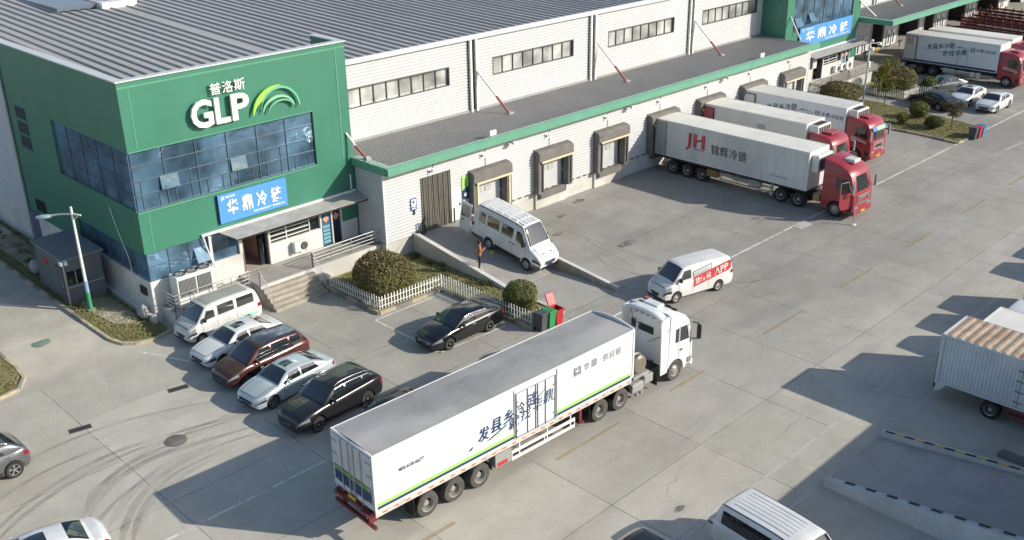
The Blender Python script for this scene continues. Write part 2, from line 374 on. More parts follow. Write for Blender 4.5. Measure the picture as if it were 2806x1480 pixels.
lm_ = MB()
strip(lm_, [(-20+4*i, 31.2) for i in range(46)], .15, .008)
a_ = lm_
strip(a_, [(29.15, 40.15), (29.15, 34.82)], .12, .008); strip(a_, [(29.09, 34.88), (33.5, 34.62)], .12, .008); strip(a_, [(29.15, 40.13), (33.1, 40.05)], .12, .012)
strip(a_, [(33.0, 40.1), (34.0, 40.15), (34.0, 38.9)], .1, .008)
for x in (92.0, 94.9, 97.8): strip(a_, [(x-.3, 31.6), (x-.2, 36.8)], .1, .008)
strip(a_, [(18.6, 46.1), (19.9, 43.2)], .14, .008)
struct('white_road_line', lm_, line_w)
fl_ = MB(); strip(fl_, [(22+3*i, 17.38) for i in range(30)], .16, .008)
strip(fl_, [(40.73, 15.45), (40.5, 9.2)], .12, .008); strip(fl_, [(40.6, 15.5), (42.6, 15.44)], .12, .012); strip(fl_, [(38.5, 15.5), (39.6, 15.5)], .12, .008); strip(fl_, [(30.2, 15.6), (32.1, 15.5)], .1, .008)
strip(fl_, [(82.2, 27.8), (85.7, 27.55)], .2, .008); strip(fl_, [(28.6, 17.6), (23, 17.7)], .15, .012)
struct('faint_road_line', fl_, line_pale)
yl = MB()
for x0, x1 in ((17.6, 20.6), (26.3, 30.4), (34.1, 36.85), (42.0, 45.9), (49.8, 53.7), (58, 61.8), (66, 70), (74, 78)): strip(yl, [(x0, 24.28), ((x0+x1)/2, 24.26), (x1, 24.24)], [.16, .2, .15], .008)
strip(yl, [(45.5, 39.5), (44.2, 34.5)], .1, .008)
struct('yellow_road_line', yl, line_y)
tm = MB()
def arc(c, rad, a0, a1, n=26): return [(c[0]+rad*cos(R(lerp(a0, a1, i/n))), c[1]+rad*sin(R(lerp(a0, a1, i/n)))) for i in range(n+1)]
def taper(n, w_): return [w_*min(1, .15+4*min(i, n-i)/n) for i in range(n+1)]
MARKS = [([(6.5, 35.2), (8.36, 36.6), (9.51, 37.25), (10.82, 37.75), (12.26, 38.1), (13.61, 38.2), (14.82, 38.06), (15.87, 37.80), (17.22, 37.50), (18.56, 37.10), (19.28, 36.87)], .26),
 ([(6.6, 34.7), (8.28, 36.05), (9.52, 36.75), (10.85, 37.25), (12.22, 37.6), (13.59, 37.75), (14.82, 37.67), (15.87, 37.43), (17.13, 37.17), (18.42, 36.87)], .26),
 ([(7.2, 37.6), (8.92, 38.35), (10.18, 38.79), (11.40, 39.02), (12.66, 39.04), (13.73, 38.96)], .18), ([(9.4, 40.0), (10.69, 40.30), (11.92, 40.49), (13.50, 40.51), (15.13, 40.29), (16.89, 39.74), (18.97, 38.90)], .2),
 ([(10.6, 34.6), (11.28, 35.45), (11.97, 36.12), (12.85, 36.67), (13.94, 37.04), (15.10, 37.08), (16.01, 36.95)], .3), ([(10.7, 34.3), (11.37, 35.17), (12.09, 35.80), (12.93, 36.27), (13.98, 36.56), (15.13, 36.59), (16.27, 36.33), (17.88, 35.96), (18.97, 35.67)], .34),
 ([(10.9, 31.6), (11.24, 32.47), (11.78, 33.25), (12.47, 34.04), (13.40, 34.75), (14.46, 35.25), (15.62, 35.48), (17.09, 35.45), (18.65, 35.16)], .34), ([(11.3, 31.6), (11.69, 32.45), (12.43, 33.4), (13.32, 34.25), (14.31, 34.8), (15.45, 35.02), (16.90, 34.98)], .26), ([(10.2, 33.2), (11.08, 34.16), (12.19, 34.91), (13.17, 35.29), (14.39, 35.71)], .2)]
def smooth(P, n=6):
    out = []
    for i in range(len(P)-1):
        p0 = V(P[max(0, i-1)]); p1 = V(P[i]); p2 = V(P[i+1]); p3 = V(P[min(len(P)-1, i+2)])
        for k in range(n): t = k/n; q = .5*((2*p1)+(p2-p0)*t+(2*p0-5*p1+4*p2-p3)*t*t+(3*p1-p0-3*p2+p3)*t**3); out.append((q.x, q.y))
    return out+[P[-1]]
for i, (P, w_) in enumerate(MARKS):
    q = smooth(P); strip(tm, q, [a*random.uniform(.85, 1.1) for a in taper(len(q)-1, w_)], .005+.0004*i)
for pts, w_ in (([(44, 37.8), (43.4, 36), (43.5, 33), (44.6, 30.4), (47, 28.4), (50, 27)], .16),):
    strip(tm, pts, taper(len(pts)-1, w_), .005)
struct('tyre_mark', tm, tyre_mark)
dm = MB()
for P in ([(10.9, 34.9), (11.7, 35.95), (12.7, 36.5), (14, 36.8), (15.6, 36.75)], [(11.2, 33.5), (12.2, 34.5), (13.4, 35.3), (15, 35.8), (17, 35.75)], [(11.5, 32.1), (12.2, 33.0), (13.1, 33.9), (14.4, 34.5), (16.4, 34.7)]):
    q = smooth(P); strip(dm, q, taper(len(q)-1, .42), .0025)
struct('dust_mark', dm, dust_m)
om = MB()
for cx, cy, rr in ((46.6, 37.2, .45), (45, 41.5, .35), (43.5, 41.0, .3), (50.5, 44.6, .4), (47.5, 43.5, .3), (61, 31, .5), (59.5, 30.3, .35), (27.2, 18.6, .2), (35.5, 26.8, .3)):
    om.add([(cx+rr*(1.4+.4*random.random())*cos(a), cy+rr*(.5+.4*random.random())*sin(a), .006) for a in [2*pi*i/14 for i in range(14)]], [tuple(range(14))])
struct('oil_stain', om, oil_m)

cm = MB()
for x, y, a, n in ((27.5, 19.4, 20, 18), (47, 26.5, 150, 18), (55, 36, 30, 22), (34.5, 18.6, 10, 16)):
    P = [(x, y)]; aa = R(a)
    for k in range(n): ab = aa+random.uniform(-.9, .9); P.append((P[-1][0]+.16*cos(ab), P[-1][1]+.16*sin(ab)))
    strip(cm, P, taper(len(P)-1, .022), .0035)
struct('crack', cm, joint_m)
# grass beds and kerbs
kerb_m = worn('kerb_paint', (.55, .43, .16), .5, 1.1)
def bed(name, poly, z=.13, mat=soil_m):
    return struct(name, MB().prism(poly, z, 'z', 0.0), mat)
def kerb_run(poly, wd=.16, h=.15, closed=False):
    mb = MB(); pts = poly+[poly[0]] if closed else poly
    for a, b in zip(pts, pts[1:]):
        a, b = V(a), V(b); t = (b-a).normalized(); n = V((-t.y, t.x))*wd/2; ln = (b-a).length; k = max(1, round(ln/1.0))
        for i in range(k):
            p = a+t*(ln*i/k+.01); q = a+t*(ln*(i+1)/k-.01); mb.m = i % 2
            za, zb_ = hz(p.x, p.y), hz(q.x, q.y); B_ = [(*(p-n), za-.1), (*(q-n), zb_-.1), (*(q+n), zb_-.1), (*(p+n), za-.1)]; T_ = [(*(p-n), za+h), (*(q-n), zb_+h), (*(q+n), zb_+h), (*(p+n), za+h)]
            mb.add(B_+T_, [(0, 3, 2, 1), (4, 5, 6, 7), (0, 1, 5, 4), (1, 2, 6, 5), (2, 3, 7, 6), (3, 0, 4, 7)])
    return mb
kerb_y = M('kerb_yellow', (.46, .40, .27), .8, var=.35, scale=3, var2=(.34, .31, .27)); kerb_g = M('kerb_grey', (.24, .22, .19), .85, var=.3, scale=3)
left_bed = [onslope(*p) for p in ((18.18, 110), (18.18, 60), (18.18, 54), (18.18, 51.5), (18.2, 50), (18.24, 48.4), (18.45, 47.5), (18.9, 47.02), (19.7, 46.75), (20.6, 46.9))]
def slope_bed(rings, z=.12, mat=None):
    mb = MB()
    for a, b in zip(rings, rings[1:]):
        mb.quad((a[0], a[1], hz(*a[:2])+z), (a[2], a[3], hz(*a[2:])+z), (b[2], b[3], hz(*b[2:])+z), (b[0], b[1], hz(*b[:2])+z))
    mb.add([(x, y, hz(x, y)+z) for x, y in ((rings[-1][0], rings[-1][1]), (rings[-1][2], rings[-1][3]))]+[(19.7, 46.75, z+.02), (18.9, 47.0, z+.03)], [(0, 1, 2, 3)])
    return struct('planting_bed', mb, mat)
slope_bed([(17.75, 110, 20.74, 110), (17.75, 60, 20.74, 60), (17.77, 52, 20.74, 52), (17.8, 50.5, 20.74, 50.5), (17.85, 49.3, 20.74, 49.3), (18.0, 48.1, 20.9, 48.1), (18.2, 47.4, 20.9, 47.4), (18.5, 47.1, 20.6, 47.0)], .12, soil_m)
struct('kerb', kerb_run([onslope(*p) for p in ((18.1, 110), (18.1, 54), (18.1, 51.5), (18.12, 50), (18.15, 48.3), (18.38, 47.4), (18.85, 46.92), (19.7, 46.63), (20.95, 46.9))]), [kerb_y, kerb_g])
slope_b = MB(); cr = [(2, 46.4, 11.8, 46.4), (2, 46.7, 12.8, 46.7), (2, 47.5, 13.3, 47.5), (2, 48.6, 13.35, 48.6), (2, 49.6, 13.2, 49.6), (2, 52, 13.15, 52), (2, 66, 13.15, 66)]
for a, b_ in zip(cr, cr[1:]): slope_b.quad((a[0], a[1], hz(*a[:2])+.12), (a[2], a[3], hz(*a[2:])+.12), (b_[2], b_[3], hz(*b_[2:])+.12), (b_[0], b_[1], hz(*b_[:2])+.12))
struct('planting_bed', slope_b, soil_m)
struct('kerb', kerb_run([onslope(*p) for p in ((13.5, 66), (13.5, 54), (13.5, 50), (13.58, 49.0), (13.43, 47.45), (12.85, 46.55), (11.8, 46.3), (2, 46.3))]), [kerb_y, kerb_g])
garden = [(29.75, 45.3), (29.8, 40.6), (34.15, 40.42), (34.2, 33.4), (36.5, 33.3), (36.5, 46.2), (29.75, 46.2)]
def gardens(dx):
    g = [(x+dx, y) for x, y in garden]
    bed('garden_bed', g, .16, soil_garden)
    struct('kerb', kerb_run([(29.68+dx, 45.3), (29.72+dx, 40.5), (34.06+dx, 40.32), (34.1+dx, 33.3), (36.45+dx, 33.2)], .16, .19), [kerb_y, kerb_g])
gardens(0)
bed('garden_bed', [(91.41, 45.3), (91.5, 40.6), (94.1, 40.42), (94.15, 37.4), (96.75, 37.3), (96.75, 46.2), (91.41, 46.2)], .16, soil_garden)
struct('kerb', kerb_run([(91.34, 45.3), (91.42, 40.5), (94.02, 40.32), (94.06, 37.3), (96.75, 37.2)], .16, .19), [kerb_y, kerb_g])
island = [(81.75, 37.8), (81.9, 34.6), (81.5, 31.3), (83.2, 31.2), (87.2, 32.4), (88.0, 36.0), (89.0, 43.2), (86.2, 45.6), (82.6, 45.4)]
bed('planting_bed', island, .13, soil_m)
struct('kerb', kerb_run([(81.67, 45.5), (81.67, 37.8), (81.8, 34.6), (81.42, 31.2), (83.2, 31.1), (87.3, 32.3), (88.1, 36.0), (89.1, 43.2)]), [kerb_y, kerb_g])

def grass_blades(mb, poly, n, h=.07, z=.13):
    xs = [p[0] for p in poly]; ys = [p[1] for p in poly]
    def inside(x, y):
        c = False
        for i in range(len(poly)):
            (x1, y1), (x2, y2) = poly[i], poly[i-1]
            if (y1 > y) != (y2 > y) and x < (x2-x1)*(y-y1)/(y2-y1)+x1: c = not c
        return c
    k = 0
    while k < n:
        x = random.uniform(min(xs), max(xs)); y = random.uniform(min(ys), max(ys))
        if not inside(x, y): continue
        k += 1; a = random.uniform(0, pi); l = random.uniform(.04, .09); hh = h*random.uniform(.5, 1.6); t = random.uniform(-.06, .06)
        mb.add([(x-l*cos(a), y-l*sin(a), z-.01+hz(x, y)), (x+l*cos(a), y+l*sin(a), z-.01+hz(x, y)), (x+t, y+t, z+hh+hz(x, y))], [(0, 1, 2)])
gm = MB(); grass_blades(gm, [(17.9, 66), (17.95, 49), (18.3, 47.6), (18.9, 47.2), (19.7, 46.95), (20.5, 47.1), (20.6, 66)], 5000, .03, .16)
grass_blades(gm, [(6, 46.55), (11.8, 46.5), (12.8, 46.75), (13.3, 47.5), (13.1, 49), (13.05, 54), (6, 54)], 3000, .03, .16)
grass_blades(gm, [(29.9, 45.9), (29.95, 40.75), (34.3, 40.6), (34.35, 33.55), (36.3, 33.5), (36.3, 45.9)], 6000, .035, .165)
grass_blades(gm, island, 6000, .05)
struct('grass', gm, grass_m, kind='stuff')

# ================================================================== BUILDINGS
FY, DY, MY = 48.3, 45.65, 50.9          # office front, dock front, hall front
def pane_grid(mb, xs, zs, y, t=.05, d=.06):
    for x in xs: mb.box(x-t/2, x+t/2, y-d, y, zs[0], zs[-1])
    for z in zs: 
        for a, b in zip(xs, xs[1:]): mb.box(a+t/2, b-t/2, y-d+.005, y, z-t/2, z+t/2)
def office(x0, first, label):
    o = thing('office_block', label, 'building', (x0, FY, 0)); T = Mx.Translation((-x0, -FY, 0))
    def B(): b = MB(); b.T = T; return b
    X1 = x0+13.59; wl = x0 if first else x0+1.2; wr = x0+11.05 if first else x0+12.1
    g = B()
    g.box(x0, X1, FY, FY+.3, 9.5, 13.05)                                                      # above the band
    g.box(wr, X1, FY, FY+.3, 6.33, 9.5)
    if not first: g.box(x0, wl, FY, FY+.3, 6.33, 9.5)
    g.box(x0, X1, FY, FY+.3, 4.02, 6.33)
    g.box(X1-.3, X1, FY+.3, 51.2, 5.5, 13.05)
    g.box(X1-1.1, X1, FY+.002, FY+.25, 2.36, 4.02)
    if first:
        g.box(x0, x0+.3, FY+.3, 64.4, 9.53, 13.05); g.box(x0, x0+.3, 57.7, 64.4, 3.94, 9.53); g.box(x0, x0+.3, FY+.3, 57.7, 3.94, 6.36); g.box(x0, x0+.3, 56.5, 64.4, 2.42, 3.94)
    else: g.box(x0, x0+.3, FY+.3, 51.2, 5.5, 13.05)
    ob('green_wall', g, green, o)
    tr = B(); tr.box(x0-.0, X1, FY-.02, FY, 12.72, 12.82); tr.box(X1-.72, X1-.64, FY-.02, FY, 6.3, 12.7); tr.box(x0+.52, x0+.58, FY-.015, FY, 9.55, 12.7); tr.box(x0+.52, x0+.58, FY-.015, FY, 4.05, 6.28)
    tr.box(wl, wr, FY-.05, FY, 9.48, 9.54); tr.box(wl, wr+.05, FY-.08, FY, 6.25, 6.33); ob('trim', tr, green_trim, o)
    cp = B(); cp.box(x0-.06, X1+.05, FY-.08, FY+.38, 13.05, 13.12); cp.box(X1-.38, X1+.05, FY+.38, 51.25, 13.05, 13.12)
    cp.box(x0-.06, x0+.45, FY+.38, 64.45 if first else 51.2, 13.05, 13.12); ob('coping', cp, coping_m, o)
    # glass band
    gl = B(); gl.box(wl+(.12 if first else 0), wr, FY+.12, FY+.2, 6.33, 9.5)
    if first: gl.box(x0+.12, x0+.2, FY+.2, 57.7, 6.36, 9.53)
    gb = ob('glass_band', gl, cglass, o)
    mu = B(); xs = [wl+(wr-wl)*i/6 for i in range(7)]; zs = [6.36, 7.18, 7.93, 8.72, 9.47]
    pane_grid(mu, xs, zs, FY+.12, .045, .05)
    for i in range(12): mu.box(wl+(wr-wl)*(i+.5)/12-.02, wl+(wr-wl)*(i+.5)/12+.02, FY+.085, FY+.12, 6.36, 7.18 if i % 3 else 7.93)
    if first:
        for yy in [FY+.3+i*1.85 for i in range(1, 6)]: mu.box(x0+.07, x0+.12, yy-.025, yy+.025, 6.36, 9.5)
        for z in zs: mu.box(x0+.075, x0+.12, FY+.2, 57.7, z-.025, z+.025)
    ob('frame', mu, mull, gb)
    for i, (zz, w_) in enumerate(((7.22, 1.0), (7.22, .95)) if first else ((6.9, 1.15), (7.1, .9))):
        xx = (wl+1.5, wl+5.6)[i] if first else (wl+.25, wl+2.6)[i]; t = .08 if first else .35
        op = B(); op.add([(xx, FY+.03-t, zz), (xx+w_, FY+.03-t, zz), (xx+w_, FY+.06, zz+.72), (xx, FY+.06, zz+.72)], [(0, 1, 2, 3)]); op.add([(xx, FY+.07-t, zz), (xx+w_, FY+.07-t, zz), (xx+w_, FY+.1, zz+.72), (xx, FY+.1, zz+.72)], [(3, 2, 1, 0)]); ob('open_pane', op, cglass_lt, gb)
    # ground floor
    wh = B()
    gx = [x0+3.75, x0+5.6, x0+7.3, x0+10.95, x0+12.4]
    wh.box(x0+.05, gx[0], FY+.02, FY+.3, 0, 2.42); wh.box(gx[0], gx[1], FY+.005, FY+.3, 0, 2.42); wh.box(gx[2], gx[3], FY+.01, FY+.3, 0, 2.4); wh.box(gx[4]+.05, X1, FY+.04, FY+.3, 0, 2.36)
    wh.box(gx[1]-.18, gx[1], FY-.03, FY+.3, 2.42, 3.95); wh.box(gx[2], gx[2]+.12, FY-.03, FY+.3, 2.4, 3.95); wh.box(gx[3]-.1, gx[3], FY-.03, FY+.3, 2.4, 3.95)
    wh.box(gx[0]-.12, gx[0]+.03, FY-.05, FY+.25, 2.42, 4.0)
    if first: wh.box(x0, x0+.3, FY+.3, 64.4, 0, 2.42); wh.box(x0-.25, x0, FY-.2, 64, 0, .62)
    else: wh.box(x0+5.6, x0+6.2, FY+.006, FY+.3, 2.42, 3.9)
    ob('white_wall', wh, white_paint, o)
    g1 = B(); g1.box(x0+.12, gx[0]-.12, FY+.1, FY+.2, 2.42, 4.02); g1.box(gx[0]+.03, gx[1]-.18, FY+.12, FY+.2, 2.42, 3.98)
    if first: g1.box(x0+.12, x0+.2, FY+.2, 56.5, 2.42, 3.94)
    gw = ob('shop_window', g1, cglass, o)
    m1 = B(); pane_grid(m1, [x0+.12, x0+1.3, x0+2.5, gx[0]-.12], [2.44, 3.25, 4.0], FY+.1, .04, .04)
    if first:
        for yy in [FY+1.6*i for i in range(1, 5)]: m1.box(x0+.06, x0+.12, yy-.02, yy+.02, 2.42, 3.94)
    ob('frame', m1, mull, gw)
    op = B(); op.add([(x0+2.75, FY-.28, 2.75), (x0+3.5, FY-.28, 2.75), (x0+3.5, FY+.08, 3.5), (x0+2.75, FY+.08, 3.5)], [(0, 1, 2, 3)]); op.add([(x0+2.75, FY-.25, 2.75), (x0+3.5, FY-.25, 2.75), (x0+3.5, FY+.1, 3.5), (x0+2.75, FY+.1, 3.5)], [(3, 2, 1, 0)]); ob('open_pane', op, cglass_lt, gw)
    lv = B(); lv.box(gx[2]+.12, gx[3]-.1, FY+.14, FY+.2, 2.4, 3.95); lw = ob('louvred_window', lv, dglass, o)
    sl_ = B()
    for k in range(5): sl_.box(gx[2]+.14, gx[3]-.9, FY+.04, FY+.1, 2.55+k*.26, 2.6+k*.26)
    for xx in (gx[2]+1.2, gx[3]-.85): sl_.box(xx, xx+.05, FY+.03, FY+.14, 2.4, 3.95)
    ob('slat', sl_, white_steel, lw)
    # entrance: a lit-through doorway with a room behind
    rm = B(); rm.box(gx[1], gx[2], FY+.3, 51.8, 1.1, 1.2); rm.box(gx[1]-.9, gx[2]+.9, 51.8, 51.9, 1.1, 3.7); rm.box(gx[1]-.2, gx[1], FY+.3, 51.8, 1.1, 3.7); rm.box(gx[2], gx[2]+.2, FY+.3, 51.8, 1.1, 3.7); rm.box(gx[1], gx[2], FY+.02, FY+.3, 0, 1.2)
    ob('entrance_hall', rm, M('hall_beige', (.45, .40, .33), .6), o)
    rd = B(); rd.box(gx[1]+.02, gx[1]+.06, FY+.4, FY+2.1, 1.5, 3.4); rd.box(gx[1]+.1, gx[1]+.9, 51.7, 51.78, 1.5, 3.5); ob('red_banner', rd, M('banner_dark_red', (.30, .02, .05), .6), o)
    fr = B(); fr.box(gx[1], gx[1]+.07, FY-.02, FY+.25, 1.2, 3.6); fr.box(gx[2]-.07, gx[2], FY-.02, FY+.25, 1.2, 3.6); fr.box(gx[1]+.07, gx[2]-.07, FY-.02, FY+.25, 3.5, 3.6); fr.box(gx[1], gx[2], FY-.025, FY+.25, 3.6, 4.02); ob('door_frame', fr, M('door_frame_grey', (.16, .16, .16), .4), o)
    dl = B(); dl.box(gx[2]-.14, gx[2]-.09, FY+.26, FY+1.1, 1.22, 3.45); dl.box(gx[2]-.5, gx[2]-.45, FY+.3, FY+.34, 1.22, 3.45); dl.box(gx[2]-.45, gx[2]-.09, FY+.26, FY+.3, 1.22, 3.4); d1 = ob('glass_door', dl, dglass, o)
    ob('handle', B().box(gx[2]-.3, gx[2]-.27, FY+.2, FY+.24, 2.0, 2.5), chrome, d1)
    bd = B(); bd.box(gx[3], gx[3]+.72, FY+.1, FY+.16, 1.2, 3.4); d2 = ob('blue_door', bd, M('door_blue', (.05, .14, .22), .4), o)
    pn = B()
    for k in range(5): pn.box(gx[3]+.12, gx[3]+.62, FY+.07, FY+.1, 1.32+k*.24, 1.47+k*.24)
    ob('pane', pn, M('pane_pale', (.20, .42, .50), .3), d2)
    ob('door_leaf', B().box(gx[3]+.82, gx[3]+1.4, FY+.12, FY+.2, 1.2, 3.4), M('door_navy', (.012, .022, .05), .3), o)
    f2 = B(); f2.box(gx[3]+.72, gx[3]+.82, FY-.01, FY+.25, 1.2, 3.5); f2.box(gx[4]-.02, gx[4]+.05, FY-.01, FY+.25, 1.2, 3.5); f2.box(gx[3], gx[4], FY-.01, FY+.25, 3.4, 4.02); ob('door_frame', f2, white_steel, o)
    dia = B()
    for cx in (gx[3]+.36, gx[3]+1.08):
        for q in range(1): dia.prism([(cx+.24, 2.85), (cx, 3.1), (cx-.24, 2.85), (cx, 2.6)], .02, 'y', FY+.05)
    ob('paper_diamond', dia, M('paper_diamond', (.60, .33, .22), .7), o)
    # awning over the entrances
    ax0, ax1 = x0+3.25 if first else x0+2.2, X1-.05
    aw = B()
    aw.add([(ax0+1.4, 47.05, 3.86), (ax1, 47.05, 3.86), (ax1, FY, 4.1), (ax0+.9, FY, 4.1), (ax0+1.4, 47.05, 3.9), (ax1, 47.05, 3.9), (ax1, FY, 4.14), (ax0+.9, FY, 4.14)], [(0, 3, 2, 1), (4, 5, 6, 7), (0, 1, 5, 4), (1, 2, 6, 5), (3, 0, 4, 7), (2, 3, 7, 6)])
    a1 = ob('awning', aw, M('awning_sheet', (.40, .39, .37), .6, var=.25, scale=1.5), o)
    ae = B(); ae.box(ax0, ax1, FY-.14, FY-.005, 4.1, 4.22); ae.tube([(ax0+.05, FY-.1, 4.12), (ax0+.2, FY-.12, 3.3), (ax0+.5, FY-.12, 2.2)], .05)
    ae.tube([(ax1-.3, FY-.07, 5.2), (ax1-.3, FY-.07, 4.3)], .05)
    ob('gutter', ae, white_steel, a1)
    br = B()
    for k in range(6): xx = lerp(ax0+1.6, ax1-.2, k/5); br.tube([(xx, 47.1, 3.88), (xx, FY-.02, 3.7)], .02, 6)
    br.box(ax0+1.4, ax1, 47.03, 47.08, 3.78, 3.86)
    ob('bracket', br, dark, a1)
    if first:
        for z0_, z1_, ya in ((6.95, 7.65, 61.4), (7.85, 8.55, 61.4), (8.75, 9.45, 61.4), (2.9, 3.7, 61.2)):
            w1 = ob('stair_window', B().box(x0-.02, x0+.02, ya, ya+1.5, z0_, z1_), dglass, o); ob('frame', B().box(x0-.06, x0, ya-.04, ya+1.54, z0_-.06, z0_), mull, w1)
        ob('cable', B().tube([(x0-.05, 51.6, 5.9), (x0-.06, 51.2, 5.0), (x0-.05, 50.2, 3.2), (x0-.08, 49.9, 1.0), (x0-.3, 49.8, .5)], .022, 6), white_steel, o)
        ob('meter_box', B().box(x0-.1, x0, 48.75, 49.4, 1.55, 2.0), dark, o)
        ob('downpipe', B().tube([(x0-.08, 64.1, 12.9), (x0-.08, 64.1, .3)], .07), galv, o)
        ob('side_door', B().box(x0-.04, x0+.01, 62.9, 63.9, .3, 2.6), M('door_dull_blue', (.10, .12, .2), .5), o)  # dull blue is the side door's own colour
    return o
office(20.75, True, 'tall green corner office with wrap-around glass band and big white letters on its front')
office(82.41, False, 'second green office block further along, with an awning and three wall fan units')

# hall behind everything
def hall():
    o = thing('warehouse_hall', 'long white ribbed warehouse hall with grey seamed roof and strip windows', 'warehouse', (20.75, MY, 0)); T = Mx.Translation((-20.75, -MY, 0))
    def B(): b = MB(); b.T = T; return b
    X1 = 176
    rf = B(); pit = .735; sl_ = .03
    def strip_(xa, xb, ya):
        n = int((xb-xa)/pit); prof = [(xa, 0)]
        for i in range(n):
            x = xa+.3+i*pit
            if x+.16 > xb: break
            prof += [(x, 0), (x+.03, .11), (x+.09, .11), (x+.15, 0)]
        prof.append((xb, 0)); ys = [ya, 125]
        rf.grid([[(x, y, 11.33+(y-MY)*sl_+z) for x, z in prof] for y in ys], False, True)
    strip_(21.05, 34.04, FY+.3); strip_(34.04, 82.7, MY-.15); strip_(82.7, 95.7, FY+.3); strip_(95.7, X1, MY-.15)
    roof = ob('roof', rf, roof_metal, o)
    sk = B(); zz = lambda y: 11.33+(y-MY)*sl_
    sk.box(32.5, 35.2, 75.6, 76.6, zz(76), zz(76)+.45); ob('roof_ventilator', sk, white_steel, roof); ob('vent_shadow', B().box(29.5, 32.4, 76.4, 84, zz(76.4)+.1, zz(84)+.14), M('vent_shadow', (.12, .15, .2), .2), roof)  # dark slab beside the ventilator is its shadow, put in as colour
    W = []
    for c in (40.3, 52.65, 65.0, 77.3, 110, 122, 134, 146): W.append((c-4.12, c+4.12, 8.33, 9.45))
    wl = B(); siding(wl, 34.34, 82.41, 5.9, 11.06, MY, W, .205); siding(wl, 96.0, X1, 5.9, 11.06, MY, W, .205)
    siding(wl, 64.4, 125, 2.42, 13.2, 20.8, (), .205, .035, 'x')
    ob('siding_wall', wl, white_metal, o)
    ob('dado_wall', B().box(20.75, 21.05, 64.4, 125, 0, 2.42), white_paint, o)
    gs = B(); gs.box(20.9, 21.2, 64.4, 125, 11.3, 13.2); gs.box(20.7, 21.2, 64.4, 125, 13.2, 13.28); ob('gable_trim', gs, coping_m, o)
    ev = B(); ev.box(34.34, 82.41, MY-.28, MY-.04, 11.06, 11.36); ev.box(96, X1, MY-.28, MY-.04, 11.06, 11.36); ob('eaves_gutter', ev, coping_m, o)
    fl2 = B(); fl2.box(34.4, 82.4, MY-.12, MY-.05, 5.95, 6.22); fl2.box(96.1, X1, MY-.12, MY-.05, 5.95, 6.22); ob('flashing', fl2, galv, o)
    for a, b, z0, z1 in W:
        w_ = ob('strip_window', B().box(a, b, MY+.16, MY+.2, z0, z1), wglass, o)
        f = B(); f.box(a, b, MY-.05, MY+.16, z0-.06, z0); f.box(a, b, MY-.05, MY+.16, z1, z1+.05); f.box(a-.05, a, MY-.05, MY+.2, z0-.06, z1+.05); f.box(b, b+.05, MY-.05, MY+.2, z0-.06, z1+.05)
        for k in range(1, 8): x = lerp(a, b, k/8); f.box(x-.025, x+.025, MY+.09, MY+.16, z0, z1)
        ob('frame', f, M('frame_dark', (.10, .10, .10), .5) if 'frame_dark' not in bpy.data.materials else bpy.data.materials['frame_dark'], w_)
    for x in (46.55, 58.9, 71.45, 104, 116, 128):
        p = B(); p.box(x-.33, x-.17, MY-.24, MY-.06, 6.1, 11.06); p.box(x+.17, x+.33, MY-.24, MY-.06, 6.1, 11.06); dp = ob('downpipe', p, white_steel, o)
        q = B(); q.box(x-.17, x+.17, MY-.07, MY-.037, 6.1, 11.06); q.box(x-.4, x-.33, MY-.05, MY-.037, 6.1, 11.06)  # dark strips stand for shade in the gap and beside the pipe, not brackets
        for k in range(9): q.box(x-.35, x+.35, MY-.20, MY-.17, 6.5+k*.5, 6.54+k*.5)
        ob('bracket', q, dark, dp)
    for xt, xf, yf in ((46.75, 47.75, 48.55), (59.25, 60.25, 48.5), (71.7, 72.75, 48.5), (104.2, 105.2, 48.5)):
        a = V((xt, MY-.1, 9.05)); b = V((xf, yf, 6.12)); mid = a.lerp(b, .62)
        t = ob('tie_rod', B().tube([a, mid], .07, 8), white_steel, o)
        ob('red_sleeve', B().tube([mid, b], .085, 8), M('tie_red', (.32, .10, .09), .6) if 'tie_red' not in bpy.data.materials else bpy.data.materials['tie_red'], t)
        ob('foot', B().box(b.x-.14, b.x+.3, b.y-.15, b.y+.15, 6.04, 6.2), galv, t)
    return o
hall()

